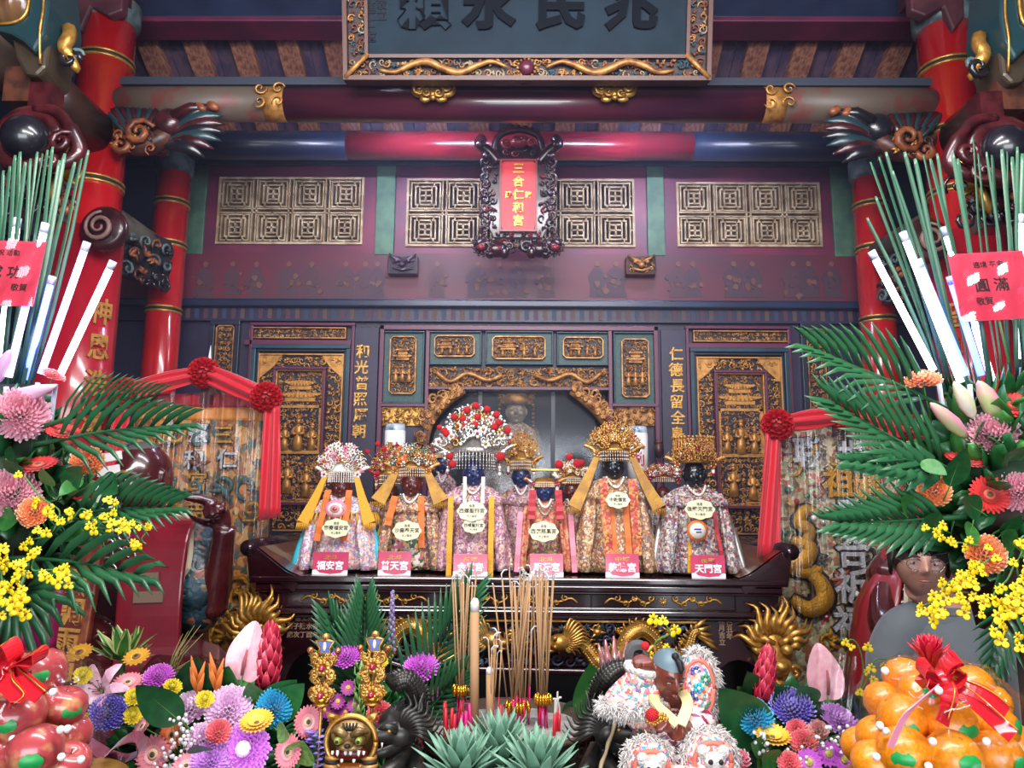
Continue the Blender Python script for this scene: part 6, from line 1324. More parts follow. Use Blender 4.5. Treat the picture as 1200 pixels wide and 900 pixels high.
# ---------------------------------------------------------------- black dragons either side of the burner
DRG = mat('dragon_black', '#403e3a', .36, .3, noise_c='#2a2826', nscale=18)
def black_dragon(tail, body, headp, Y, lab, d):
    p0 = W(body[-1][0], 900, Y); t = thing('dragon_figure', lab, 'dragon figure', (p0.x, Y, TZ)); o0 = t.location; Lc = lambda p, dy=0: W(p[0], p[1], Y+dy)-o0
    P = smooth_path([Lc(p, -.03*math.sin(i*1.1)) for i, p in enumerate(tail+body)], 6); P += [P[-1].lerp(V((0, 0, .0)), q) for q in (.3, .6, 1)]; n = len(P); R = lambda u: .007+.017*min(1, u*2.0)+.010*u
    mb = MB(DRG); mb.tube(P, [R(i/n) for i in range(n)], 12)
    for i in range(2, n-3):
        r = R(i/n); tg = (P[i+1]-P[i-1]).normalized(); nr = V((-tg.z, 0, tg.x)); bk = tg.cross(nr)
        for a in (-1.2, -.6, 0, .6, 1.2): mb.ell(P[i]+(nr*math.sin(a)-V((0, 1, 0))*math.cos(a)*1)*r*.93, (.0095, .006, .0095), 5, 4)
        q = P[i]+nr*r*d; mb.tube([q, q+nr*d*.016+tg*-.01], [.009, .001], 5)
    mb.build('body', t)
    h = Lc(headp, -.09); mb = MB(DRG)
    mb.ell(h, (.034, .034, .03), 14, 10); mb.tube([h, h+V((-d*.03, -.02, .004)), h+V((-d*.06, -.03, .0)), h+V((-d*.082, -.032, .006)), h+V((-d*.092, -.032, .0))], [.028, .024, .017, .019, .008], 10, flat=.85); mb.tube([h+V((0, 0, -.018)), h+V((-d*.035, -.02, -.034)), h+V((-d*.07, -.03, -.038)), h+V((-d*.078, -.03, -.036))], [.02, .015, .010, .004], 9)
    mb.curl((h.x-d*.084, h.z+.016), .010, 1.2, 0, .0045, h.y-.045, d)
    for e in (-1, 1): mb.tube([h+V((-d*.004, -.03+.0*e, .012+.004*e)), h+V((-d*.026, -.036, .022)), h+V((-d*.044, -.034, .014))], [.006, .008, .003], 6); mb.tube([h+V((d*.012, .012*e, .022)), h+V((d*.04, .014*e, .05)), h+V((d*.045, .014*e, .08))], [.008, .006, .001], 6)
    mb.m(GOLD).ell(h+V((-d*.02, -.036, .012)), .006, 8, 6); mb.m(DRG); mb.tube(smooth_path([h+V((-d*.08, -.04, .0)), h+V((-d*.09, -.05, -.03)), h+V((-d*.07, -.05, -.06))], 4), [.003]*8+[.001], 5)
    for k in range(9): a = .1+k*.17; mb.tube(smooth_path([h+V((d*.01, -.01, 0)), h+V((d*(.045*math.cos(a)), -.035, .045*math.sin(a))), h+V((d*.075*math.cos(a-.2), -.02, .075*math.sin(a-.2)-.01)), h+V((d*.1*math.cos(a), -.015, .09*math.sin(a)-.005))], 3), [.007, .007, .007, .006, .006, .005, .004, .003, .002, .001], 5)
    for k in range(4): mb.m(PEARL).tube([h+V((-d*(.035+.012*k), -.034, -.012)), h+V((-d*(.035+.012*k), -.036, -.024))], [.003, .0006], 5)
    mb.build('head', t)
    for k, (dx, dz) in enumerate(((-.05, -.12), (.05, -.17))):
        mb = MB(DRG); b = h+V((d*.02, .04, -.05)); e = h+V((dx*1.1, -.03, dz)); mb.tube([b, b.lerp(e, .5)+V((dx*.4, -.04, 0)), e], [.02, .018, .013], 8)
        for q in range(4): a = q*1.2-1.8; mb.tube([e, e+V((.028*math.sin(a), -.015, -.02*math.cos(a*.5)))], [.009, .002], 5)
        mb.build('claw', t)
    zb = max(.05, h.z-.13)
    mb = MB(DRG); mb.lathe([(.075, 0), (.08, .02), (.06, .05), (.045, zb*.6), (.055, zb)], 20, fold=.08, nf=7); relief(mb, -.06, .06, .03, zb, -.05, .05, 7); mb.build('rock_base', t)
black_dragon([(454, 792), (463, 800), (478, 797), (488, 812), (484, 830), (468, 838)], [(458, 850), (466, 872), (478, 890), (470, 905)], (470, 858), 1.86, 'coiled black dragon figure left of the burner with its tail raised', 1)
black_dragon([(748, 792), (728, 784), (710, 796), (703, 814), (708, 834), (722, 844)], [(732, 850), (722, 872), (712, 890), (722, 905)], (712, 856), 1.86, 'coiled black dragon figure right of the burner beside the child statue', -1)
t = thing('thin_pole', 'thin pale knobbly stick leaning before the right black dragon', 'stick', W(724, 838, 1.72)); e = W(702, 905, 1.7)-t.location
MB(mat('bamboo_pale', '#b09a78', .5)).tube([(0, 0, 0)]+[e*(q/6)+V((.001*(-1)**q, 0, 0)) for q in range(1, 7)]+[e*2.2], [.0035, .005, .0035, .005, .0035, .005, .0035, .0035], 7).build('rod', t)

# ---------------------------------------------------------------- tiger-lion shield and two jewelled gilt sceptres
Yt = 1.66; kt = SZ(100, Yt, 860)/100; c = W(412, 868, Yt)
t = thing('lion_shield', 'round gilt lion-faced shield with bared teeth, among the flowers left of the black dragon', 'shield', c)
TIG = mat('shield_face', '#a8895a', .35, .35, noise_c='#6e5430', nscale=30); MOUTH = mat('mouth_red', '#5a120e', .4); R = 29*kt
mb = MB(mat('shield_dark', '#3a2410', .4)); mb.lathe([(.001, -.008), (R*.9, -.006), (R*.98, .006)], 40); o = mb.build('disc', t); o.rotation_euler = (pi/2, 0, 0)
mb = MB(GOLD); mb.tube([(R*math.cos(a), -.006, R*math.sin(a)) for a in [2*pi*i/48 for i in range(49)]], .0055, 8); 
for s_ in (-1, 1): mb.tube([(s_*R*.75, 0, R*.68), (s_*R*.95, -.005, R*1.02), (s_*R*.55, 0, R*.86)], [.008, .008, .006], 6)
mb.build('rim', t)
mb = MB(TIG); mb.ell((0, -.006, R*.3), (R*.82, .02, R*.55), 24, 12); mb.ell((0, -.026, R*.0), (R*.2, .016, R*.16), 14, 8); mb.ell((0, -.02, -R*.12), (R*.55, .016, R*.14), 16, 8)
for s_ in (-1, 1): mb.tube([(s_*R*.08, -.028, R*.35), (s_*R*.4, -.03, R*.55), (s_*R*.75, -.02, R*.45)], [.006, .009, .003], 6); mb.ell((s_*R*.42, -.02, R*.18), (R*.24, .014, R*.22), 14, 10)
mb.m(INKM)
for q in range(-2, 3): mb.tube([(q*R*.1, -.026, R*.5), (q*R*.14, -.022, R*.8)], [.003, .002], 5)
mb.ell((0, -.04, R*.03), (R*.13, .008, R*.09), 12, 6); mb.build('face', t)
mb = MB(MOUTH); mb.ell((0, -.012, -R*.38), (R*.72, .016, R*.28), 24, 10); mb.build('mouth', t)
mb = MB(PEARL)
for (x, z, w_, h_) in ((-.1, -.22, .12, .17), (.1, -.22, .12, .17), (-.42, -.2, .1, .24), (.42, -.2, .1, .24), (-.62, -.24, .09, .14), (.62, -.24, .09, .14), (-.24, -.54, .1, .12), (.24, -.54, .1, .12)): mb.tube([(R*x, -.028, R*z), (R*x, -.031, R*(z-h_*.6)), (R*x, -.028, R*(z-h_))], [R*w_*.7, R*w_*.55, R*.02], 7)
mb.build('teeth', t)
mb = MB(mat('eye_green_gold', '#8a9a3a', .12, coat=1))
for s_ in (-1, 1): mb = MB(mat('eye_green_gold', '#8a9a3a', .12, coat=1)); mb.ell((s_*R*.42, -.032, R*.18), (R*.15, .01, R*.15), 14, 10); mb.m(INKM).ell((s_*R*.42, -.041, R*.18), (R*.06, .004, R*.07), 10, 6); mb.build('eye', t)
mb = MB()
for q in range(5):
    for s_ in (-1, 1): mb.m(GOLDLEAF if q % 2 == 0 else INKM).lathe([(R*(.5+.05*q), 0), (R*(.55+.05*q), -R*.08), (R*(.5+.05*q), -R*.16)], 22, .62, .5, c=(s_*R*.72, .0, -R*(.55+.15*q)))
mb.m(mat('amber_cloth', '#a8581c', .4)).lathe([(R*.5, -R*.8), (R*.7, -R*1.2), (R*.75, -(c.z-TZ))], 20, 1, .6); mb.build('striped_body', t)
def sceptre(px, py0, py1, tilt, lab, sd):
    Y = 1.72; a, b = W(px, py1, Y), W(px+tilt, py0, Y); t = thing('gilt_sceptre', lab, 'sceptre', a); H_ = b.z-a.z; t.rotation_euler = (0, math.atan2(b.x-a.x, H_), 0)
    MB(GOLD).cyl((0, 0, -.25), (0, 0, H_*.9), .0035, 8).build('rod', t)
    mb = MB(); rr = random.Random(sd); w = 17*kt
    for i in range(17):
        z = H_*(.40+.40*i/16); ww = w*(.35+.65*abs(math.sin(2.4*pi*(i/16)+.5)))
        for s_ in (-1, 1): mb.m(GOLD).curl((s_*ww*.6, z), ww*.38, 1.2, rr.uniform(0, 6), .0038, -.006, s_, 9, 5); blossom(mb, (s_*ww*rr.uniform(.2, .9), -.008, z), .007, GOLD, PEARL if rr.random() < .3 else FOIL)
    for z in (.44, .70): mb.m(JEWR).ell((0, -.02, H_*z), .0075, 10, 8); blossom(mb, (0, -.01, H_*z), .018, GOLD, GOLD, 9)
    for s_ in (-1, 1): mb.m(GOLD).tube([(0, 0, H_*.72), (s_*w*.8, -.004, H_*.76), (s_*w*1.0, -.006, H_*.84)], [.004, .005, .003], 5); mb.ell((s_*w*1.0, -.006, H_*.86), .0075, 8, 6); mb.m(JEWR).ell((s_*w*1.0, -.013, H_*.86), .004, 6, 4)
    mb.m(FOIL).lathe([(.004, H_*.30), (.016, H_*.36), (.019, H_*.42), (.01, H_*.45)], 14); mb.m(GOLD).lathe([(.02, H_*.34), (.014, H_*.36)], 14); mb.build('filigree', t)
    mb = MB(GOLD); mb.tube([(-.013, -.004, H_*.83), (-.010, -.004, H_*.88), (-.019, -.004, H_*.95), (0, -.004, H_*.965), (.019, -.004, H_*.95), (.010, -.004, H_*.88), (.013, -.004, H_*.83), (-.013, -.004, H_*.83)], .003, 6); mb.m(GEMB).prism([(-.012, H_*.83), (.012, H_*.83), (.009, H_*.88), (.017, H_*.95), (-.017, H_*.95), (-.009, H_*.88)], -.005, .004); mb.m(PEARL).ell((0, -.006, H_*.9), (.004, .003, .01), 8, 6); mb.m(GOLD).ell((0, 0, H_*.985), .009, 10, 8); mb.m(JEWR).ell((0, -.007, H_*.985), .004, 6, 5); mb.build('finial', t)
sceptre(374, 745, 868, 8, 'jewelled gilt sceptre on the left, behind the lion-faced shield', 1); sceptre(434, 742, 868, 6, 'jewelled gilt sceptre on the right, before the black dragon', 2)

# ---------------------------------------------------------------- child deity statue in fur-trimmed robes
YN = 1.72; kn = SZ(100, YN, 820)/100; PN = lambda px, py, dy=0: W(px, py, YN+dy)
CHSK = mat('child_lacquer', '#7a3a2a', .32, coat=.4, noise_c='#6a3024', nscale=8); CHCAP = mat('shaven_blue', '#5f7680', .45)
E_N = embroid('child_robe', ['#f0e4e0', '#e08a70', '#f4efe8', '#d87a8a', '#e8b0a0', '#7a6ab0', '#f0c0a0', '#4a9ab0', '#d85a4a', '#f0e8e4', '#e8a090'], 150)
E_N2 = embroid('child_robe_white', ['#f2ece6', '#eee4de', '#e8c0c0', '#b85a8a', '#f4f0ea', '#a02a50'], 70)
b = PN(788, 905); t = thing('child_statue', 'child deity statue in white and coral fur-trimmed robes, right of the burner', 'statue', (b.x, YN, TZ)); o0 = t.location; LN = lambda px, py, dy=0: PN(px, py, dy)-o0
MB(BASEW).bx(-.14, .14, -.1, .12, 0, LN(788, 905).z-.08).m(GOLDLEAF).bx(-.145, .145, -.105, -.1, .02, .06).build('pedestal', t, bevel=.006)
mb = MB(); hc = LN(782, 789, -.03); h_ = 56*kn
Th = M.Translation(hc) @ Euler((math.radians(16), math.radians(4), math.radians(16))).to_matrix().to_4x4(); head_shape(mb, Th, h_, .8, .7, 1.3, n=(48, 40))
mb.tube([hc+V((0, .01, -h_*.3)), LN(787, 822), LN(788, 835)], [.026, .026, .05], 12); mb.tube(smooth_path([LN(788, 828), LN(788, 850), LN(786, 880), LN(784, 915)], 4), [.05, .06, .065, .068]*3+[.07], 14, flat=.75)
fs = LN(752, 777, -.03); mb.tube(smooth_path([LN(775, 834), LN(755, 836, -.01), LN(740, 815, -.02), fs], 4), [.03]*4+[.026]*4+[.02]*5, 10)
mb.ell(fs, (.022, .02, .018), 12, 8)
for q in range(4): mb.tube([fs+V((-.016+.010*q, -.008, .008)), fs+V((-.016+.010*q, -.024, .006)), fs+V((-.014+.010*q, -.022, -.010))], [.007, .007, .006], 7)
mb.tube([fs+V((.018, -.005, -.002)), fs+V((.012, -.026, .0)), fs+V((-.004, -.03, .002))], [.008, .007, .006], 7)
hw_ = LN(790, 855, -.09); mb.tube(smooth_path([LN(803, 834), LN(818, 850, -.02), hw_], 4), [.03]*4+[.022]*5, 10); hand(mb, hw_, LN(770, 846, -.11)-hw_, (.2, -1, .3), .06, (.7, .7, .75, .8), .6)
me = fuse(mb, .0032, CHSK, 1); place('body', me, t)
mb = MB(CHCAP); mb.T = Th @ M.Scale(h_, 4); mb.grid(lambda u, v: V((.345*1.035*math.cos(.42+1.15*v)*math.sin(2*pi*u), -.41*1.06*math.cos(.42+1.15*v)*math.cos(2*pi*u)+.012, .5*1.03*math.sin(.42+1.15*v)+.03*0)), 28, 8)
mb.m(INKM).tube([(0.0, -.24, .45), (.03, -.36, .40), (.06, -.42, .30), (.03, -.46, .22)], [.05, .07, .06, .02], 8); mb.ell((0, -.2, .46), (.08, .08, .08), 10, 6); mb.build('shaven_hair', t)
mb = MB(EYEW); mb.T = Th @ M.Scale(h_, 4)
for s_ in (-1, 1): mb.m(EYEW).ell((s_*.125, -.37, -.012), (.055, .025, .02), 10, 6); mb.m(INKM).tube([(s_*.06, -.395, 0), (s_*.13, -.40, .012), (s_*.2, -.36, .0)], .009, 5); mb.tube([(s_*.05, -.42, .08), (s_*.13, -.43, .115), (s_*.22, -.37, .09)], [.006, .012, .004], 5)
mb.m(mat('lip_red', '#8a2a24', .4)).tube([(-.07, -.425, -.245), (0, -.455, -.24), (.07, -.425, -.245)], [.008, .024, .008], 7); mb.m(PEARL).bx(-.03, .03, -.46, -.44, -.26, -.235); mb.build('face_paint', t)
def fur(mb, path, L, outward, n=3):
    rr = random.Random(17)
    for i, p in enumerate(path):
        for q in range(n):
            d = (V(outward(i, p))+V((rr.uniform(-.6, .6), rr.uniform(-.9, .4), rr.uniform(-.6, .6)))).normalized(); a = p+V((rr.uniform(-.006, .006), rr.uniform(-.006, .006), rr.uniform(-.006, .006)))
            mb.tube([a, a+d*L*.5, a+d*L+V((0, 0, -L*.25))], [.003, .002, .0003], 3, False)
def cone_sleeve(path, rads, nm, m, trim):
    mb = MB(m); P = smooth_path(path, 6); n = len(P); import_r = [rads[0]+(rads[1]-rads[0])*(i/(n-1))**.8 for i in range(n)]; mb.tube(P, import_r, 22, False, .75); s = mb.build(nm, t, thick=.006)
    tg = (P[-1]-P[-2]).normalized(); u = V((0, 1, 0)); u = (u-tg*u.dot(tg)).normalized(); w = tg.cross(u)
    mb = MB(FUR); ring = [P[-1]+u*math.cos(a)*rads[1]*.75+w*math.sin(a)*rads[1] for a in [2*pi*i/64 for i in range(64)]]; mb.tube(ring+[ring[0]], .01, 7); fur(mb, ring, trim, lambda i, p: (p-P[-1]).normalized()*.8+tg*.8, 7); mb.build('fur_trim', s)
    return s
cone_sleeve([LN(778, 836), LN(760, 838, -.01), LN(745, 822, -.02), LN(752, 784, -.03)], (.05, .03), 'upper_sleeve', E_N, .0)
# the raised arm's wide hanging sleeve
def hang(pts, w0, w1, nm, m, trim, yy=-.04):
    P = smooth_path(pts, 6); n = len(P); mb = MB(m)
    def f(u, v):
        i = min(n-1, int(u*(n-1)+.5)); a = 2*pi*v; w = w0+(w1-w0)*math.sin(pi*.5*min(1, u*1.3)); return P[i]+V((w*math.cos(a)*1.0, w*.42*math.sin(a)+yy*0, 0))
    mb.grid(f, n-1, 24); mb.ell(P[0], (w0, w0*.42, w0*.4), 14, 8); mb.ell(P[-1], (w1, w1*.42, w1*.25), 16, 8); s = mb.build(nm, t)
    mb = MB(FUR); pp = [P[-1]+V((w1*1.02*math.cos(a), w1*.3*math.sin(a)-.01, -w1*.12*abs(math.sin(a)))) for a in [pi+pi*i/40 for i in range(41)]]+[P[-1]+V((w1*1.02*math.cos(a), -w1*.4*abs(math.sin(a)), w1*.25*math.sin(a))) for a in [pi+pi*i/40 for i in range(41)]]
    fur(mb, pp, trim, lambda i, p: V((p.x-P[-1].x, -.2*w1, -.9*w1)), 14); mb.build('fur_trim', s); return s
hang([LN(752, 790, -.03), LN(744, 808, -.03), LN(738, 824, -.035)], .035, .058, 'hanging_sleeve', E_N, .02)
# the other sleeve: a large rounded flap edged in fur on the right
mb = MB(E_N); cs = LN(816, 804, -.0); rw, rh = 22*kn, 39*kn
for sgn in (-1, 1): pass
mb.ell(cs, (rw, .035, rh), 26, 16); s = mb.build('wide_sleeve', t)
mb = MB(mat('coral_silk', '#e0705a', .5)); mb.tube([cs+V((rw*.8*math.cos(a), -.022, rh*.8*math.sin(a))) for a in [2*pi*i/36 for i in range(37)]], .004, 6); mb.m(CYAN)
for q in range(6): blossom(mb, tuple(cs+V((rw*.3*math.sin(q*2), -.036+.004*abs(q-3), rh*(-.6+.22*q)))), .012, (CYAN, mat('leaf_thread', '#3a8a6a', .5), GEMB)[q % 3], PEARL)
mb.build('flower_embroidery', s)
mb = MB(FUR); ring = [cs+V((rw*math.cos(a), 0, rh*math.sin(a))) for a in [-pi*.75+pi*1.35*i/60 for i in range(61)]]; fur(mb, ring, .02, lambda i, p: V((p.x-cs.x, -.01, (p.z-cs.z)*.6)), 14); mb.build('fur_trim', s)
mb = MB(E_N2); mb.lathe([(.105, LN(788, 915).z), (.1, LN(788, 885).z), (.078, LN(788, 852).z), (.07, LN(788, 838).z), (.045, LN(788, 826).z)], 40, 1, .72, .03, 9, (LN(788, 850).x, .0, 0)); mb.tube(smooth_path([LN(803, 832), LN(820, 850, -.02), LN(806, 856, -.07)], 4), [.036]*5+[.03]*4, 14); mb.tube(smooth_path([LN(775, 834), LN(757, 838, -.01)], 4), .036, 12); mb.build('tunic', t)
mb = MB(mat('collar_cream', '#d8c890', .5)); 
for s_ in (-1, 1): strip(mb, smooth_path([hc+V((s_*.03, .0, -h_*.36)), hc+V((s_*.032, -.045, -h_*.5)), hc+V((.008+s_*.003, -.07, -h_*.82))], 4), .011, (1, 0, .3*s_), .003)
mb.m(REDS).prism([(hc.x-.0, hc.z-h_*.72), (hc.x+.022, hc.z-h_*.85), (hc.x-.012, hc.z-h_*.88)], hc.y-.062, hc.y-.05); mb.build('collar', t)
pompon(t, LN(764, 838, -.10), 7*kn); 
mb = MB(GOLD); 
for q in range(7): blossom(mb, tuple(LN(762+q*2.6, 843+2*math.sin(q), -.10)), .011, GOLD, FOIL)
mb.build('gilt_flowers', t)
# fur-edged lion knee panels
for (px, py, w_, h2, nm) in ((830, 886, 27, 27, 'lion_knee_panel'), (760, 894, 25, 25, 'lion_knee_panel')):
    c_ = LN(px, py, -.09); a_, b_ = w_*kn, h2*kn; mb = MB(E_N); mb.ell(c_, (a_, .05, b_), 28, 16); s = mb.build(nm, t)
    mb = MB(FUR); ring = [c_+V((a_*math.cos(a), 0, b_*math.sin(a))) for a in [2*pi*i/70 for i in range(70)]]; fur(mb, ring, .019, lambda i, p: V((p.x-c_.x, -.012, p.z-c_.z)), 14); mb.ell(c_+V((.0, -.046, .1*b_)), (a_*.42, .018, b_*.36), 14, 8); mb.build('fur_trim', s)
    mb = MB(mat('coral_silk', '#e0705a', .5)); mb.tube([c_+V((a_*.72*math.cos(a), -.036, b_*.72*math.sin(a))) for a in [2*pi*i/36 for i in range(37)]], .005, 6); mb.m(REDS).ell(c_+V((0, -.045, -b_*.4)), (a_*.4, .014, b_*.13), 12, 6); mb.m(PEARL).ell(c_+V((0, -.056, -b_*.34)), (a_*.28, .008, b_*.06), 12, 6)
    for s_ in (-1, 1): mb.m(INKM).ell(c_+V((s_*a_*.2, -.062, b_*.16)), .005, 8, 6); mb.m(FUR).ell(c_+V((s_*a_*.4, -.04, b_*.42)), .013, 8, 6)
    mb.build('lion_face', s)
MB(E_N).tube(smooth_path([LN(800, 895, -.05), LN(800, 925, -.06), LN(800, 960, -.06)], 4), .09, 14).build('skirt', t)
# floating sash behind the head
SASH = mat('grey_sash', '#5a5e60', .4, coat=.2)
mb = MB(SASH); strip(mb, smooth_path([LN(795, 800, .05), LN(800, 780, .05), LN(806, 768, .05), LN(816, 760, .05), LN(822, 766, .05), LN(818, 776, .05), LN(809, 776, .05), LN(808, 768, .05)], 5), .014, (0, 1, .2), .006); strip(mb, smooth_path([LN(766, 800, .05), LN(746, 788, .05), LN(736, 770, .05), LN(742, 757, .05), LN(754, 757, .05), LN(757, 768, .05), LN(748, 776, .05)], 5), .014, (0, 1, .2), .006); mb.build('floating_sash', t)
pompon(t, LN(756, 757, -.01), 5*kn)
mb = MB(GOLD); mb.tube(smooth_path([LN(758, 764, -.01), LN(766, 758, .0), LN(770, 772, .0)], 4), .005, 6); mb.build('gilt_rod', t)
mb = MB(mat('crystal_mauve', '#8a5a50', .25, coat=.8, noise_c='#c07a8a', nscale=9)); c = W(722, 778, 1.9)
for q in range(8): a = q*.8; mb.tube([(0, 0, -.03), (.03*math.cos(a), .02*math.sin(a), .0), (.042*math.cos(a), .03*math.sin(a), .035+.012*(q % 3))], [.012, .011, .002], 6)
mb.tube([(.0, 0, -.03), (.0, 0, -(c.z-TZ))], .006, 6); o = mb.build('flower_torch', None, c); tag(o, 'brownish-pink spiky bloom behind the right black dragon', 'flower')

# ---------------------------------------------------------------- flowers: one of each kind, copied
PET = {}
def petal_mat(nm, c, tip=None):
    a = mat('petal_'+nm, c, .55, sheen=.2, noise_c=tip or c, nscale=3, ramp=(.35, .7)); return a
LEAFM = [mat('leaf_deep_green', '#1f5a2c', .35, noise_c='#174a28', nscale=5), mat('leaf_mid_green', '#3a7a34', .35, noise_c='#2c6a30', nscale=5), mat('leaf_pale_green', '#8ab05a', .4, noise_c='#5c9048', nscale=8)]
STEM = mat('flower_stem', '#4a7a3a', .5); PALM = mat('palm_green', '#2a5e3a', .35, noise_c='#1e4e30', nscale=4); BLADE = mat('blade_green', '#3f6a52', .35, noise_c='#2f5842', nscale=3)
def proto(o): me = o.data; bpy.data.objects.remove(o); return me
STEM_ME = proto(MB(STEM).tube([(0, 0, .05), (.03, 0, -.5), (.12, .05, -1.3), (.2, .1, -2.3)], .05, 6).build('stem'))
MESHES = {}
def mum_mesh(key, c, tip, ball=1.0, n=170, w=.075, center=None, seed=1):
    if key in MESHES: return MESHES[key]
    rr = random.Random(seed); A_ = petal_mat(key, c); B_ = petal_mat(key+'_tip', tip); mb = MB(A_)
    for i in range(n):
        u = (i+.5)/n; th = (.06+.94*u**.72)*(1.75 if ball > .8 else 1.5); a = i*2.39996; s_ = math.sin(th); nrm = V((s_*math.cos(a), s_*math.sin(a), math.cos(th)*ball+.0)); out = V((math.cos(a), math.sin(a), 0))
        L = rr.uniform(.92, 1.06); p1 = nrm*.72*L; p2 = nrm*L*(.98)+V((0, 0, .10*(1-u)))-out*.04; side = V((-math.sin(a), math.cos(a), 0))
        mb.m(A_).blade([nrm*.25, p1, nrm*.9*L], [w*.7, w, w*.85], side, .5); mb.m(B_).blade([nrm*.9*L, p2, p2+nrm*.05-out*.03*rr.random()], [w*.85, w*.55, w*.1], side, .5)
    if center: mb.m(petal_mat(key+'_eye', center)).ell((0, 0, ball*.8), (.3, .3, .2), 12, 6)
    MESHES[key] = proto(mb.build('chrysanthemum', thick=0)); return MESHES[key]
def gerbera_mesh(key, c, tip, eye='#3a2a14', ring='#c8a050', n=24, w=.13, cup=.18, L=1.0):
    if key in MESHES: return MESHES[key]
    A_ = petal_mat(key, c); B_ = petal_mat(key+'_inner', tip); mb = MB(A_)
    for lay, (R, h, ww) in enumerate(((1.0*L, cup, w), (.86*L, cup*1.5, w*.9), (.5, cup*1.2, w*.5))):
        mb.m(B_ if lay == 2 else A_)
        for i in range(n):
            a = 2*pi*(i+.5*lay)/n; d = V((math.cos(a), math.sin(a), 0)); s_ = V((-math.sin(a), math.cos(a), 0))
            mb.blade([d*.18, d*R*.45+V((0, 0, h*.25)), d*R*.8+V((0, 0, h*.7)), d*R+V((0, 0, h*.75))], [ww*.5, ww, ww*.95, ww*.2], s_, .25)
    mb.m(petal_mat(key+'_ring', ring)).lathe([(.30, .06), (.26, .13), (.16, .15)], 24, fold=.06, nf=12); mb.m(petal_mat(key+'_eye', eye)).ell((0, 0, .12), (.17, .17, .07), 14, 6); mb.m(STEM).lathe([(.05, -.2), (.2, -.06), (.28, .04)], 14)
    MESHES[key] = proto(mb.build('gerbera')); return MESHES[key]
def flower(nm, me, px, py, Y, r, label, d=None, group=None, cat='flower', stem=True, spin=0, squash=1.0):
    p = W(px, py, Y); R = r*SZ(100, Y, 500)/100; o = place(nm, me, None, p); o.scale = (R, R, R*squash); dd = V(d) if d else (EYE-p).normalized()+V((0, 0, .45)); face_dir(o, dd, spin); tag(o, label, cat, group)
    if stem: place('stem', STEM_ME, o)
    return o
def to_view(px, lean=.5, side=0): return (side, -1, lean)
# leaves
def leaf_mesh(key, m, w=.32, tipw=.02, fold=.25, bend=-.25, heart=False, vein=None):
    if key in MESHES: return MESHES[key]
    mb = MB(m); n = 12; P = [(0, bend*(i/n)**2*.6, i/n) for i in range(n+1)]; ws = [(w*math.sin(pi*min(1, (i/n)**.75))**.8 if i < n else 0.002)+(.02 if i == 0 else 0) for i in range(n+1)]
    if heart: ws = [w*math.sqrt(max(0, 1-(i/n)**1.6))*(1-.25*math.exp(-((i/n)/.08)**2)) for i in range(n+1)]
    mb.blade(P, ws, (1, 0, 0), fold); mb.m(vein or LEAFM[2]).tube([(p[0], p[1]+.006, p[2]) for p in P], [.012*(1-i/n)+.002 for i in range(n+1)], 4); mb.m(STEM).tube([(0, 0, .02), (0, .05, -.3), (0, .12, -.6)], .018, 5)
    MESHES[key] = proto(mb.build('leaf')); return MESHES[key]
def leaf(px0, py0, px1, py1, Y, label, kind=0, dy=-.04, spin=0, w=.32, nm='broad_leaf', group=None, cat='leaf', heart=False, m=None):
    """A leaf from base pixel to tip pixel at depth Y."""
    me = leaf_mesh('leaf%d_%.2f%s' % (kind, w, heart), m or LEAFM[kind], w, heart=heart); a, b = W(px0, py0, Y), W(px1, py1, Y+dy); o = place(nm, me, None, a); L = (b-a).length; o.scale = (L, L, L); z = (b-a).normalized(); y = V((0, 1, .0)); y = (y-z*y.dot(z)).normalized(); x = y.cross(z)
    o.rotation_euler = (M((x, y, z)).transposed() @ M.Rotation(spin, 3, 'Z')).to_euler(); return tag(o, label, cat, group)
def frond(px0, py0, px1, py1, Y, label, dy=-.06, n=11, spread=.9, ll=.46, droop=.1, w0=.0055, m=None, group=None, one_side=0):
    a, b = W(px0, py0, Y), W(px1, py1, Y+dy); d = b-a; L = d.length; d.normalize(); t = thing('palm_frond', label, 'palm leaf', a, 0, group); mb = MB(m or PALM); up = V((0, -1, .2)); sd = d.cross(up).normalized(); up = sd.cross(d)
    R_ = [d*L*u-V((0, 0, droop*L*u*u)) for u in [i/10 for i in range(11)]]; mb.tube(R_, [.005*(1-i/11)+.001 for i in range(11)], 5); mb.build('rachis', t); mb = MB(m or PALM)
    for i in range(n):
        u = .18+.82*i/(n-1); p = d*L*u-V((0, 0, droop*L*u*u)); q = L*ll*(1.1-.6*u)*(.6+.4*min(1, u*3))*1.25; w = w0*1.15*min(1, L*4)
        for s_ in (-1, 1):
            if one_side and s_ != one_side: continue
            v = (sd*s_*spread*(.85-.45*u)+d*(.8+.5*u)+up*.25).normalized(); tip = p+v*q-V((0, 0, droop*q*1.2))
            mb.blade([p, p+v*q*.35+up*.008, p+v*q*.7, tip], [w*.4, w, w*.8, .0006], d, .35)
    mb.build('leaflets', t, thick=.0008); return t
ONC = mat('oncidium_yellow', '#f0d818', .5, noise_c='#e8c810', nscale=3); ONCB = mat('oncidium_brown', '#a8641c', .5)
mb = MB(ONC); 
for s_ in (-1, 1): mb.ell((s_*.42, 0, -.35), (.46, .10, .42), 10, 6, (0, s_*.3, 0))
mb.ell((0, .04, .45), (.2, .08, .34), 8, 6)
for s_ in (-1, 1): mb.ell((s_*.36, .04, .25), (.3, .07, .16), 8, 6, (0, s_*-.5, 0))
mb.m(ONCB).ell((0, -.12, .03), (.14, .12, .15), 8, 6)
BLOOM_ME = proto(mb.build('bloom'))
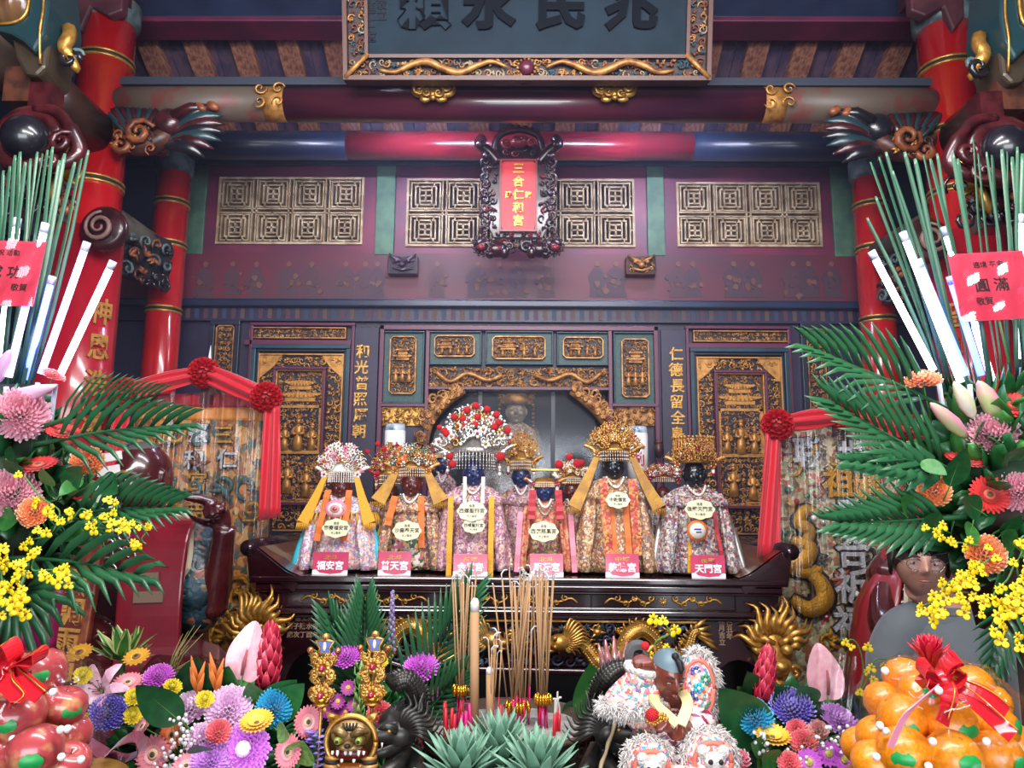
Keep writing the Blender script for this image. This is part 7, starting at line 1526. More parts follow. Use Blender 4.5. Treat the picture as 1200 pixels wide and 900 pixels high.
def spray(pts, Y, label, r=7, extra=2, group=None, dy=0, seed=0, stemr=.0018):
    rr = random.Random(seed); p0 = W(*pts[0], Y); t = thing('orchid_spray', label, 'orchid spray', p0, 0, group); Q = [W(px, py, Y+dy*i/len(pts)-.01)-p0 for i, (px, py) in enumerate(pts)]; MB(STEM).tube(smooth_path(Q, 5), stemr, 5).build('stem', t); k = SZ(100, Y)/100
    for i, q in enumerate(Q):
        for j in range(extra):
            if i == 0 and j: continue
            o = place('bloom', BLOOM_ME, t, q+V((rr.uniform(-1, 1)*r*1.1*k, rr.uniform(-.03, -.005), rr.uniform(-1, 1)*r*1.1*k))); s_ = r*k*rr.uniform(.75, 1.15); o.scale = (s_,)*3; o.rotation_euler = (rr.uniform(-.5, .3), rr.uniform(-.7, .7), rr.uniform(-.6, .6))
    return t
# meshes
M_PINK = mum_mesh('pale_pink', '#e8a0b4', '#f2c0cc', 1.0, 240, .07); M_PEACH = mum_mesh('peach', '#e87a3c', '#f6c8a0', .55, 110, .11, seed=2); M_CYAN = mum_mesh('cyan', '#149ac8', '#4cc0e0', .85, 170, .075, seed=3)
M_BLUE = mum_mesh('violet_blue', '#5a48b8', '#b4a8e8', .8, 190, .075, seed=4); M_MAG = mum_mesh('magenta', '#c84acc', '#e48ae4', .55, 150, .08, seed=5); M_LIL = mum_mesh('lilac', '#d08ae0', '#e8b4f0', .6, 170, .07, seed=6); M_WPINK = mum_mesh('white_pink', '#e8b8e0', '#f6e6f4', .6, 160, .085, seed=7)
M_MAGW = mum_mesh('magenta_white', '#d070dc', '#e8a0ec', .4, 150, .08, '#f4e8f4', seed=8); M_COR = mum_mesh('coral', '#e8606c', '#f4a0a0', .7, 90, .12, seed=9); M_YEL = mum_mesh('yellow_button', '#e8d020', '#f0e040', .6, 70, .13, '#b8b020', seed=10)
G_RED = gerbera_mesh('red_gerbera', '#c01818', '#a01414', '#5a3014', '#c05030'); G_ORG = gerbera_mesh('orange_gerbera', '#e86a3a', '#f09060', '#2a1a14', '#e0904a'); G_PNK = gerbera_mesh('pink_gerbera', '#ec8a98', '#f4b0b4', '#4a4a28', '#e8b898'); G_YEL = gerbera_mesh('yellow_gerbera', '#f0b828', '#f4cc50', '#6a5014', '#e0b040', cup=.4)
G_DSY = gerbera_mesh('purple_daisy', '#c050c8', '#d878d8', '#b8b048', '#c8c058', 16, .15, .05); G_WIN = gerbera_mesh('wine_daisy', '#9a2a88', '#b84aa0', '#e0a838', '#e8b848', 14, .16, .1); G_BRN = gerbera_mesh('amber_flower', '#d8981c', '#e8b030', '#3a2410', '#8a5a1c', 16, .15, .1)
def lily_bud(px0, py0, px1, py1, Y, label, w=8, c='#d88aa0', c2='#b0c080'):
    a, b = W(px0, py0, Y), W(px1, py1, Y-.03); L = (b-a).length; k = SZ(100, Y)/100; mb = MB(mat('bud_'+c[1:], c, .45, noise_c=c2, nscale=6, stretch=(3, 3, .6)))
    mb.lathe([(.003, 0), (w*k*.7, L*.15), (w*k, L*.4), (w*k*.85, L*.7), (w*k*.4, L*.93), (.001, L)], 18, fold=.07, nf=3); o = mb.build('lily_bud', None, a); face_dir(o, b-a); MB(STEM).tube([(0, 0, .01), (0, .02, -.12), (0, .05, -.22)], .004, 5).build('stem', o); return tag(o, label, 'lily bud')
# the dense dark leafy cores the flowers are set in
def core(px, py, Y, rx, rz, base_z, label, seed, pole=True):
    p = W(px, py, Y); t = thing('flower_basket', label, 'flower basket', (p.x, p.y, base_z)); h = p.z-base_z
    mb = MB(mat('floral_foam', '#16301c', .9)); mb.ell((0, 0, h), (rx*.6, rx*.5, rz*.75), 20, 12); mb.build('foam', t)
    mb = MB(mat('basket_weave', '#3a2a22', .7)); mb.lathe([(rx*.35, max(0, h-rz*1.2)), (rx*.5, h-rz*.3), (rx*.55, h-rz*.2)], 24, fold=.03, nf=12)
    if pole:
        mb.cyl((0, 0, .02), (0, 0, h-rz), .018, 10)
        for q in range(3): a = q*2.1+.5; mb.tube([(0, 0, .35), (.16*math.cos(a), .16*math.sin(a), .0)], .011, 8)
    mb.build('holder', t); rr = random.Random(seed); mb = MB(LEAFM[0])
    for i in range(300):
        a = rr.uniform(0, 2*pi); e = rr.uniform(-1.1, 1.3); n = V((math.cos(a)*math.cos(e), math.sin(a)*math.cos(e), math.sin(e))); q = V((n.x*rx*.62, n.y*rx*.5, h+n.z*rz*.78)); L = rr.uniform(.05, .09); d = (n+V((rr.uniform(-.8, .8), rr.uniform(-.8, .8), rr.uniform(-.6, .9)))).normalized(); mb.m(LEAFM[rr.choice((0, 0, 0, 1))]).blade([q, q+d*L*.35, q+d*L*.7, q+d*L], [.004, .022, .018, .001], n.cross(d)+V((.01, 0, 0)), .3)
    mb.build('filler_leaves', t, thick=.0008); return t
FY = 1.55
core(-10, 590, FY+.08, .24, .24, 0, 'tall flower stand with dark leafy core at the left edge', 1); core(1185, 570, FY+.08, .24, .24, 0, 'tall flower stand with dark leafy core at the right edge', 2)
# left stand
Lf = ' on the left flower stand'; Rf = ' on the right flower stand'
flower('chrysanthemum', M_PINK, 24, 487, FY, 33, 'large pale pink ball chrysanthemum topmost on the left flower stand'); flower('chrysanthemum', M_PINK, 14, 580, FY-.03, 31, 'pale pink ball chrysanthemum beside the yellow orchids on the left flower stand')
flower('gerbera', G_RED, 74, 507, FY, 19, 'small dark red gerbera right of the topmost pink chrysanthemum', (.3, -.5, 1)); flower('gerbera', G_RED, 45, 546, FY-.02, 22, 'bright red gerbera between the two pink chrysanthemums on the left stand', (.0, -.55, 1))
flower('chrysanthemum', M_PEACH, 103, 541, FY, 21, 'peach chrysanthemum nearest the guardian statue on the left stand', (.5, -.8, .6)); flower('chrysanthemum', M_PEACH, 40, 600, FY-.06, 20, 'orange-peach chrysanthemum low beside the lower pink ball on the left stand', (.2, -1, .3)); flower('chrysanthemum', M_COR, 62, 440, FY, 15, 'pink spidery flower at the foot of the white light tubes on the left stand', (.6, -.3, 1), squash=.5)
lily_bud(0, 470, 66, 452, FY, 'long pale mauve lily bud beside the topmost pink chrysanthemum', 9, '#d8a8cc', '#e8c8d8'); lily_bud(-5, 450, 12, 410, FY, 'upright mauve bud at the left edge under the red card', 8, '#c898c8', '#e0b8d8')
for i, (a, b, c, d, lab) in enumerate(((75, 575, 104, 545, 'glossy oval leaf under the peach chrysanthemum on the left stand'), (95, 560, 70, 585, 'small oval leaf pointing down beside the yellow orchids on the left stand'), (15, 545, 18, 520, 'little green leaf pair left of the red gerbera'), (0, 605, 28, 612, 'green leaf lying under the lower pink chrysanthemum'), (120, 560, 145, 580, 'narrow green leaf below the guardian statue face'), (60, 570, 52, 545, 'dark leaf below the bright red gerbera on the left'), (25, 555, 5, 535, 'dark leaf at the left edge between the pink chrysanthemums'))): leaf(a, b, c, d, FY-.05, lab, i % 2, w=.28)
spray([(30, 560), (48, 583), (62, 592), (70, 602), (60, 625), (40, 632)], FY-.08, 'short yellow orchid spray beside the orange-peach flower on the left stand', 7, 2, seed=1)
spray([(60, 600), (80, 612), (96, 596), (108, 608), (110, 622), (130, 600), (137, 592), (134, 612)], FY-.08, 'yellow orchid spray before the white slats in front of the guardian', 7, 2, seed=2); spray([(120, 610), (150, 612), (149, 622), (160, 612), (171, 622), (166, 632), (171, 638)], FY-.1, 'yellow orchid spray reaching over the guardian statue stole', 6, 2, seed=3)
spray([(-5, 640), (6, 648), (12, 660), (28, 662), (40, 652), (38, 668), (60, 668), (72, 672), (78, 676)], FY-.12, 'long dense yellow orchid spray arching right at the left edge', 8, 3, seed=4); spray([(0, 660), (5, 690), (18, 696), (28, 690), (30, 706), (16, 712), (28, 718)], FY-.12, 'dense yellow orchid spray hanging lowest on the left stand', 9, 3, seed=5)
GB = 'left palm fronds'
BLUEP = PALM
frond(40, 522, 205, 480, FY, 'palm frond reaching over the guardian statue head', n=11, ll=.42); frond(50, 500, 178, 455, FY, 'thin palm frond rising right toward the rosette from the left stand', n=14, ll=.45, w0=.0025, one_side=-1); frond(70, 606, 196, 580, FY-.03, 'palm frond crossing the guardian statue chest', n=11, ll=.5)
frond(10, 655, 158, 648, FY-.05, 'wide palm frond with drooping leaflets below the yellow orchids on the left', n=8, ll=.5, droop=.14, w0=.007)
t = thing('fan_palm_leaf', 'fan palm leaf with strap leaflets above the fruit on the left', 'palm leaf', W(22, 692, FY-.1)); mb = MB(PALM)
for i in range(17):
    a = math.radians(20-230*i/16); L = (.125+.03*math.sin(i*1.3)); d = V((math.cos(a), -.15, math.sin(a))); mb.blade([d*.02, d*L*.4+V((0, -.01, .005)), d*L*.75, d*L+V((0, 0, -.02))], [.004, .0085, .0085, .003], V((-math.sin(a), 0, math.cos(a))), .3)
mb.build('leaflets', t, thick=.0008); MB(STEM).tube([(0, 0, 0), (-.02, .05, .03), (-.05, .1, .1)], .004, 5).build('stalk', t)
mb = MB(mat('magenta_wrap', '#9a1a5a', .45)); p = W(38, 690, FY+.06); q = W(42, 752, FY+.06); hh_ = p.z-q.z
mb.grid(lambda u, v: ((-.10+.17*v)*(1-.1*u), -.015*math.sin(v*9), -hh_*1.15*u), 5, 14); o = mb.build('paper_wrap', None, p, thick=.002); tag(o, 'magenta wrapping sheet hanging behind the fan palm leaf on the left stand', 'wrapping paper')
mb = MB(WHITE); p = W(121, 590, FY+.25)
for q in range(5): mb.box((.002*q, 0, -.02+q*.032), (.05, .008, .02), (0, -.2, 0))
mb.m(STEM).tube([(-.0, .01, -.03), (-.02, .06, -.12)], .004, 5); o = mb.build('white_slat_tag', None, p); tag(o, 'small white slatted piece between the palm fronds before the guardian statue', 'tag')
# right stand
flower('chrysanthemum', M_PEACH, 1082, 449, FY, 24, 'orange chrysanthemum topmost on the right stand at the foot of the light tubes', (-.2, -.35, 1)); flower('chrysanthemum', M_PINK, 1164, 513, FY, 30, 'pale pink ball chrysanthemum under the lily buds on the right stand'); flower('chrysanthemum', M_PINK, 1194, 578, FY-.02, 26, 'pale pink ball chrysanthemum at the right edge beside the open red gerbera')
flower('gerbera', G_RED, 1187, 476, FY, 24, 'red gerbera at the right edge under the red card', (-.1, -.75, .7)); flower('gerbera', G_RED, 1130, 541, FY, 22, 'red gerbera partly hidden by a leaf under the lily buds', (.1, -.5, 1)); flower('gerbera', G_RED, 1159, 580, FY-.03, 23, 'fully open red gerbera facing forward on the right stand', (-.15, -1, .25))
flower('chrysanthemum', M_PEACH, 1095, 576, FY-.01, 21, 'orange chrysanthemum left of the open red gerbera', (-.4, -1, .4)); flower('chrysanthemum', M_PEACH, 1155, 650, FY-.06, 25, 'large orange chrysanthemum among yellow orchids on the right stand', (-.1, -1, .3))
lily_bud(1133, 512, 1090, 472, FY, 'pink lily bud slanting left over the palm fronds', 9); lily_bud(1141, 490, 1118, 447, FY, 'green-white lily bud standing upright in the middle', 9, '#c8c8a0', '#e0dcc8'); lily_bud(1172, 494, 1146, 446, FY, 'tall pink lily bud above the pink ball chrysanthemum', 11)
for i, (a, b, c, d, lab) in enumerate(((1113, 570, 1128, 522, 'strap leaf standing before the half-hidden red gerbera'), (1080, 540, 1110, 560, 'small bright leaf left of the half-hidden red gerbera'), (1150, 600, 1120, 583, 'oval leaf under the open red gerbera'), (1140, 615, 1130, 640, 'small oval leaf above the large orange chrysanthemum'), (1175, 625, 1195, 600, 'oval leaf at the right edge above the yellow orchids'), (1070, 600, 1050, 580, 'dark leaf beside the banner on the right stand'), (1105, 620, 1075, 605, 'dark green leaf below the forward orange chrysanthemum'), (1190, 640, 1165, 622, 'round green leaf right of the large orange chrysanthemum'), (1180, 540, 1200, 520, 'leaf behind the pink ball chrysanthemum at the right edge'))): leaf(a, b, c, d, FY-.05, lab, i % 2, w=.28)
frond(1130, 560, 985, 478, FY, 'large palm frond sweeping up left over the silver banner', n=12, ll=.5, droop=-.0); frond(1110, 480, 962, 398, FY+.02, 'palm frond with upright comb leaflets before the right back column', n=11, ll=.5); frond(1120, 555, 1000, 538, FY-.02, 'lowest wide strap frond over the lettering of the silver banner', n=9, ll=.35, w0=.009, droop=.04)
frond(1130, 606, 988, 617, FY-.03, 'broad palm frond lying over the visitor forehead', n=12, ll=.45, w0=.006, droop=-.03); frond(1180, 690, 1160, 780, FY, 'palm frond hanging down before the visitor shoulder', n=8, ll=.55, droop=0)
spray([(1150, 640), (1125, 636), (1112, 634), (1096, 622), (1088, 618)], FY-.08, 'yellow orchid spray left of the large orange chrysanthemum', 7, 2, seed=6); spray([(1160, 655), (1140, 668), (1126, 674), (1108, 686), (1098, 700), (1088, 708), (1074, 712), (1093, 722)], FY-.1, 'yellow orchid spray drooping before the visitor face', 8, 3, seed=7); spray([(1150, 655), (1138, 668), (1125, 680), (1118, 692), (1138, 696), (1130, 708)], FY-.1, 'dense yellow orchid cluster under the visitor chin', 8, 3, seed=8)
spray([(1200, 650), (1190, 660), (1180, 680), (1168, 690), (1164, 704), (1178, 708), (1168, 722), (1162, 738), (1178, 745)], FY-.12, 'dense yellow orchid spray hanging over the visitor shoulder', 9, 3, seed=9); spray([(1205, 625), (1196, 632), (1198, 645), (1192, 665), (1198, 700), (1190, 720)], FY-.12, 'yellow orchid spray at the far right edge', 9, 2, seed=10)
# long upright blades and light tubes
def blade_set(root, tops, Y, lab, grp, seed):
    rr = random.Random(seed); r0 = W(*root, Y)
    for i, (px, py, bx_) in enumerate(tops):
        b = W(bx_, root[1], Y+rr.uniform(-.03, .06)); e = W(px, py, Y+rr.uniform(-.1, .12)); d = e-b; mb = MB(BLADE); w = rr.uniform(.003, .0055); a = rr.uniform(-.5, .5); sd = V((math.cos(a), math.sin(a), 0)); bow = V((rr.uniform(-.01, .01), 0, 0))
        mb.blade([V((0, 0, 0)), d*.3+bow, d*.65+bow, d*.97, d], [w*.7, w, w*.95, w*.8, w*.5], sd, .3); o = mb.build('long_reed', None, b, thick=.0012); tag(o, lab, 'grass blade', grp)
rr = random.Random(4)
Ltop = [(x, y, -6+8*k) for k, (x, y) in enumerate([(4, 200), (12, 195), (18, 182), (24, 178), (30, 190), (36, 186), (44, 178), (50, 180), (56, 176), (62, 172), (70, 188), (76, 180), (88, 190), (96, 186), (104, 176)])]
Ltop = [(x, y, -8+3.2*k) for k, (x, y, _) in enumerate(Ltop)]
blade_set((0, 450), Ltop, FY+.05, 'long green grass blade standing straight up out of the left flower stand', 'grass blades on the left stand', 3)
Rtop = [(1020, 190), (1030, 184), (1038, 178), (1046, 200), (1060, 178), (1072, 186), (1082, 182), (1090, 186), (1098, 180), (1116, 178), (1122, 186), (1140, 162), (1146, 180), (1156, 178), (1162, 182), (1174, 175), (1180, 178), (1186, 184), (1192, 172), (1198, 180), (1026, 230), (1016, 255)]
Rtop = [(x, y, 1105+(x-1015)*.55) for (x, y) in Rtop]
blade_set((1130, 460), Rtop, FY+.05, 'long green grass blade standing straight up out of the right flower stand', 'grass blades on the right stand', 5)
LEDW = mat('led_white', '#ffffff', .4, emit='#eef2ff', es=5.0); LEDP = mat('led_purple', '#ffffff', .4, emit='#b48cff', es=4.0); LEDB = mat('led_blue', '#a0b8ff', .4, emit='#3a48ff', es=7.0); TUBEC = mat('tube_clear_end', '#c8d0e0', .2)
def led(px0, py0, px1, py1, label, m=LEDW, Y=FY, r=.007, dy=0):
    a, b = W(px0, py0, Y+.02), W(px1, py1, Y+dy); t = thing('light_tube', label, 'light tube', a); d = b-a; L = d.length; u = d.normalized(); MB(m).tube([u*.0, u*L*.97], r, 12).build('lit_tube', t)
    mb = MB(TUBEC); mb.tube([u*L*.97, u*(L+.012)], r*1.15, 12)
    n = int(L/.012)
    mb.build('end_cap', t); MB(TUBEC).tube([u*-.02, u*-.12+V((0, .05, -.05))], r*.7, 8).build('spike', t); return t
led(70, 440, 130, 312, 'bright white light tube leaning right, rightmost on the left stand'); led(48, 438, 100, 290, 'purple-white light tube leaning right beside the rightmost white one on the left', LEDP); led(10, 442, 52, 268, 'light tube crossing the red card on the left stand', LEDP, FY-.03); led(-4, 440, 20, 262, 'white light tube behind the red card at the left edge', LEDW, FY+.05); led(30, 445, 60, 330, 'blue light tube low behind the purple-white one on the left stand', LEDB, FY+.03, .007)
led(1094, 434, 1024, 300, 'bright white light tube leaning left, leftmost on the right stand'); led(1126, 448, 1060, 278, 'white light tube second from the left on the right stand'); led(1164, 450, 1108, 272, 'white light tube rising behind the red card on the right stand', LEDW, FY+.05); led(1197, 420, 1195, 258, 'white light tube upright at the right edge', LEDW, FY+.05); led(1132, 440, 1078, 310, 'blue light tube behind the white tubes on the right stand', LEDB, FY+.0, .007); led(1150, 440, 1115, 330, 'blue light tube low behind the red card on the right stand', LEDB, FY+.02, .007)
# red message cards
CARDR = mat('card_red', '#d8445a', .22, coat=.6, noise_c='#cc3a50', nscale=4)
for px, py, w_, h_, ch, small, rot, lab, Yc in ((6, 320, 86, 86, '成 功', '祝 活動', .02, 'red message card with black handwriting at the left edge', FY-.04), (1163, 335, 92, 88, '圓 滿', '遶境 平安', -.06, 'red message card with black handwriting at the right edge', FY-.04)):
    k = SZ(100, Yc)/100; c = W(px, py, Yc); t = thing('message_card', lab, 'card', c); t.rotation_euler = (-.12, rot, 0); w, h = w_*k/2, h_*k/2
    MB(CARDR).bx(-w, w, -.0012, .0012, -h, h).build('card', t); text('writing', ch, h*.42, INKM, (.0 if px < 100 else -.002, -.002, .0), t, .0004, .0003); text('writing', '敬賀', h*.24, INKM, (w*.5 if px < 100 else -w*.3, -.002, -h*.45), t, .0004, 0); text('writing', small, h*.2, INKM, (0, -.002, h*.62), t, .0004, 0); MB(STEM).cyl((0, .004, -h*2.2), (0, .004, h*.5), .0025, 6).build('stick', t)
    mb = MB(CELLO); mb.grid(lambda u, v: ((v*2-1)*w*1.02, -.006-.003*math.sin(v*17+u*5)-.003*math.sin(u*13+v*4), (1-2*u)*h*1.02), 16, 16); mb.build('clear_sleeve', t)

# ---------------------------------------------------------------- flowers on the offering table
TY = 1.78
core(235, 890, TY+.12, .26, .16, TZ, 'leafy basket of mixed flowers on the left of the offering table', 3, False); core(935, 895, TY+.12, .22, .15, TZ, 'leafy basket of mixed flowers on the right of the offering table', 4, False); core(455, 860, 2.12, .12, .10, TZ, 'small leafy vase behind the lion shield on the offering table', 5, False)
F = flower
F('chrysanthemum', M_BLUE, 127, 836, TY-.05, 22, 'violet-blue chrysanthemum beside the white lily on the left table'); F('chrysanthemum', M_MAG, 186, 793, TY, 18, 'magenta chrysanthemum above the big leaf on the left table', (.1, -.6, 1)); F('chrysanthemum', M_WPINK, 224, 831, TY-.03, 25, 'white-pink chrysanthemum under the little orange bracts', (-.2, -.7, 1)); F('chrysanthemum', M_WPINK, 268, 830, TY-.03, 28, 'large white-pink chrysanthemum in the middle of the left arrangement'); F('chrysanthemum', M_WPINK, 238, 868, TY-.08, 22, 'white-pink chrysanthemum with magenta edge low in the left arrangement')
F('chrysanthemum', M_MAGW, 288, 878, TY-.1, 30, 'broad magenta chrysanthemum with white heart in the left arrangement', (0, -1, .35)); F('chrysanthemum', M_LIL, 248, 892, TY-.12, 24, 'lilac chrysanthemum at the bottom of the left arrangement'); F('chrysanthemum', M_CYAN, 321, 830, TY-.03, 22, 'bright cyan chrysanthemum in the left arrangement'); F('chrysanthemum', M_COR, 256, 858, TY-.11, 15, 'small coral carnation between the white-pink chrysanthemums')
F('gerbera', G_ORG, 203, 861, TY-.08, 18, 'orange gerbera with dark eye in the left arrangement', (-.4, -1, .3)); F('gerbera', G_PNK, 180, 884, TY-.1, 21, 'pink gerbera low at the left of the orange one', (-.1, -1, .2)); F('gerbera', G_PNK, 168, 852, TY-.06, 17, 'half-closed salmon gerbera above the low pink gerbera', (-.6, -.5, .6)); F('gerbera', G_PNK, 150, 801, TY, 17, 'salmon gerbera beside the open lily', (.1, -.5, 1)); F('gerbera', G_YEL, 301, 849, TY-.09, 19, 'yellow gerbera below the cyan chrysanthemum', (0, -.5, 1)); F('gerbera', G_PNK, 360, 846, TY-.05, 18, 'pink gerbera seen from the side beside the lion shield', (.8, -.8, .2)); F('gerbera', G_PNK, 339, 881, TY-.1, 19, 'pale pink gerbera at the bottom beside the purple bells', (-.5, -1, .3)); F('gerbera', G_PNK, 218, 898, TY-.13, 15, 'pink gerbera cut by the bottom edge in the left arrangement')
for px, py, lab in ((97, 792, 'yellow button flower left of the open lily'), (103, 846, 'yellow button flower below the open lily at the fruit'), (157, 817, 'yellow button flower right of the violet-blue chrysanthemum'), (156, 839, 'yellow button flower above the half-closed salmon gerbera'), (202, 806, 'yellow button flower at the tip of the big leaf'), (240, 820, 'yellow button flower on top of the white-pink chrysanthemums')): F('button_flower', M_YEL, px, py, TY-.06, 11, lab)
for px, py, lab in ((93, 765, 'amber flower cluster left of the variegated rosette'), (160, 770, 'amber flower with dark eye right of the variegated rosette')): F('amber_flower', G_BRN, px, py, TY+.04, 15, lab, (0, -.6, 1))
mb = MB(mat('lily_petal', '#e8ccd8', .5, noise_c='#d8a0b8', nscale=3))
for i in range(6):
    a = i*pi/3; d = V((math.cos(a), math.sin(a), 0)); mb.blade([d*.06-V((0, 0, .4)), d*.2, d*.62+V((0, 0, .28)), d*1.0+V((0, 0, .1)), d*1.12-V((0, 0, .1))], [.06, .17, .2, .12, .01], V((-math.sin(a), math.cos(a), 0)), .3)
mb.m(mat('lily_anther', '#6a2a2a', .6))
for i in range(6): a = i*pi/3+.4; mb.tube([(0, 0, -.2), (.2*math.cos(a), .2*math.sin(a), .4)], .012, 5); mb.ell((.2*math.cos(a), .2*math.sin(a), .42), (.06, .03, .03), 6, 4)
mb.m(STEM).tube([(0, 0, 0), (0, 0, .5)], .02, 6); MESHES['lily'] = proto(mb.build('lily'))
F('lily', MESHES['lily'], 116, 808, TY-.04, 30, 'open white-pink lily at the left end of the left arrangement', (.1, -.9, .5))
t = thing('variegated_plant', 'rosette of yellow-edged green leaves at the back of the left arrangement', 'plant', W(143, 775, TY+.1)); mb = MB(); k = SZ(100, TY)/100
for i in range(20):
    a = i*2.39996; u = i/20; el = .35+1.1*u; L = 48*k*(.75+.3*math.sin(pi*u)); d = V((math.cos(a)*math.cos(el), math.sin(a)*math.cos(el)*.7-.1, math.sin(el))); s_ = V((-math.sin(a), math.cos(a), 0)); bend = V((math.cos(a), 0, -.5))*L*.2*(1-u)
    pts = [d*.01, d*L*.35, d*L*.7+bend*.3, d*L+bend]; mb.m(mat('variegated_edge', '#c8cc84', .45)).blade([p+V((0, .0015, 0)) for p in pts], [.006, .016, .012, .001], s_, .3); mb.m(LEAFM[1]).blade(pts, [.004, .0115, .008, .0006], s_, .3)
mb.build('leaves', t); MB(STEM).cyl((0, 0, .02), (0, .02, -.18), .007, 8).build('stalk', t)
leaf(212, 846, 160, 800, TY-.1, 'large glossy dark leaf in the middle of the left arrangement', 0, w=.3, spin=.2); leaf(232, 818, 236, 764, TY+.02, 'broad pointed dark leaf behind the orange bracts', 0, w=.42); leaf(262, 815, 272, 776, TY+.03, 'pale green leaf left of the pink anthurium', 1, w=.4); leaf(312, 838, 353, 792, TY+.02, 'broad mid-green leaf leaning right above the cyan flower', 1, w=.3); leaf(318, 842, 362, 796, TY+.0, 'second broad green leaf beside the lion shield sceptre', 1, w=.26); leaf(303, 825, 294, 795, TY, 'small upright green leaf under the red ginger', 1, w=.34); leaf(325, 855, 344, 862, TY-.1, 'small green leaf under the cyan chrysanthemum', 2, w=.35); leaf(240, 880, 228, 868, TY-.16, 'small bright leaf before the white-pink chrysanthemum', 1, w=.5); leaf(90, 900, 130, 878, TY-.1, 'dark leaf under the maroon ribbon', 0); leaf(350, 895, 358, 862, TY-.08, 'round pale leaf between the pink gerberas', 2, w=.42)
ORB = mat('orange_bract', '#d8742c', .5)
for px, py, lab in ((232, 812, 'orange bract flower before the broad pointed leaf'), (254, 808, 'orange-gold bract flower left of the anthurium')):
    mb = MB(ORB)
    for q in range(4): a = .2+.35*q; mb.blade([(0, 0, -.01+.008*q), (.008*(-1)**q, -.01, .02+.01*q), (.016*(-1)**q, -.012, .045+.012*q)], [.004, .006, .0005], (1, .3, 0), .5)
    mb.m(STEM).cyl((0, 0, -.12), (0, 0, .02), .003, 6); tag(mb.build('bract_flower', None, W(px, py, TY-.02), thick=.001), lab, 'flower')
def anthurium(px, py, r, Y, label, rot, c='#e8a4b4'):
    mb = MB(mat('anthurium_pink', c, .3, coat=.4, noise_c='#f0b8c0', nscale=4)); n = 26
    def f(u, v):
        a = 2*pi*v; q = u*(1-.22*max(0, math.cos(a+pi))**6*1.2); s_ = 1+.35*max(0, math.cos(a))**5; return V((q*math.sin(a)*.72, -.05-.2*u*u*abs(math.sin(a))+.1*u, q*math.cos(a)*s_))
    mb.grid(f, 8, 40); me_o = mb.build('anthurium', None, W(px, py, Y), thick=0); k = SZ(100, Y)/100; me_o.scale = (r*k,)*3; me_o.rotation_euler = (-.1, rot, 0); tag(me_o, label, 'flower')
    MB(mat('spadix_rose', '#b86a70', .6, bump=.5, bscale=90)).tube([(0, -.12, -.55), (.03, -.3, -.1), (.05, -.32, .35)], [.06, .07, .04], 10).build('spadix', me_o); MB(STEM).tube([(0, .02, -.5), (0, .05, -1.2), (.05, .2, -2.4)], .035, 6).build('stem', me_o); return me_o
anthurium(289, 772, 31, TY+.02, 'pink anthurium standing up at the back of the left arrangement', .15)
def ginger(px0, py0, px1, py1, Y, label, w):
    a, b = W(px0, py0, Y), W(px1, py1, Y); L = (b-a).length; k = SZ(100, Y)/100; mb = MB(mat('ginger_red', '#b81e3c', .4, noise_c='#d04a60', nscale=5))
    for i in range(44):
        u = i/44; an = i*2.39996; r = w*k*(.55+.5*math.sin(pi*(.2+.75*u)))*(1-.35*u); d = V((math.cos(an), math.sin(an), 0)); z = L*u*.88; mb.blade([V((0, 0, z)), d*r*.7+V((0, 0, z+.01)), d*r+V((0, 0, z+.03)), d*r*.95+V((0, 0, z+.042))], [.006, .010, .007, .0006], V((-math.sin(an), math.cos(an), 0)), .5)
    mb.cyl((0, 0, 0), (0, 0, L*.9), w*k*.3, 8); o = mb.build('red_ginger', None, a, thick=.0012); face_dir(o, b-a); MB(STEM).tube([(0, 0, .01), (0, .02, -.15)], .006, 6).build('stem', o); return tag(o, label, 'flower')
ginger(312, 812, 318, 738, TY+.03, 'red ginger spike beside the pink anthurium on the left', 14)
def gypso(pts, Y, label, seed):
    rr = random.Random(seed); p0 = W(*pts[0], Y); mb = MB(mat('gypsophila_white', '#efe6ea', .7)); k = SZ(100, Y)/100
    for i in range(70): px, py = rr.choice(pts); q = W(px+rr.gauss(0, 7), py+rr.gauss(0, 7), Y+rr.uniform(-.02, .03))-p0; mb.m(mat('gypsophila_white', '#efe6ea', .7)).ell(q, rr.uniform(.003, .0052), 6, 5); mb.m(STEM).tube([q, q*.5+V((0, .03, -.03)), V((0, .05, -.08))], .0006, 3, False)
    o = mb.build('gypsophila', None, p0); return tag(o, label, 'filler flowers', None, 'stuff')
gypso([(200, 885), (215, 850), (195, 895), (222, 862), (210, 875)], TY-.12, 'tiny white filler blossoms between the orange gerbera and chrysanthemums', 1)
F('chrysanthemum', M_MAG, 407, 770, 2.08, 20, 'bright magenta chrysanthemum between the two sceptres', (-.1, -.6, 1)); F('chrysanthemum', M_MAG, 494, 783, 2.1, 22, 'bright magenta chrysanthemum above the left black dragon', (.1, -.6, 1))
for i, (px, py) in enumerate(((385, 815), (396, 822), (408, 806), (405, 835), (392, 840), (415, 826), (380, 832))): F('daisy', G_WIN, px, py, 2.02, 9, 'small wine-purple daisy with golden eye between the two sceptres', (rnd.uniform(-.4, .4), -1, rnd.uniform(0, .6)), 'wine-purple daisies between the sceptres')
F('daisy', G_WIN, 508, 812, 2.1, 9, 'lone wine-purple daisy behind the rim of the burner', (.2, -1, .5)); F('chrysanthemum', M_COR, 444, 836, 2.0, 15, 'pink carnation behind the right sceptre', (.3, -1, .3))
F('rose', M_COR, 483, 870, 1.98, 15, 'dark red flower between the left dragon and burner', (0, -1, .6)).data = mum_mesh('deep_red', '#a01820', '#c02830', .8, 60, .16, seed=12)
F('button_flower', M_YEL, 479, 855, 1.95, 8, 'small yellow flower between the left dragon and burner'); F('button_flower', M_YEL, 446, 776, 2.05, 9, 'small yellow flower right of the right sceptre')
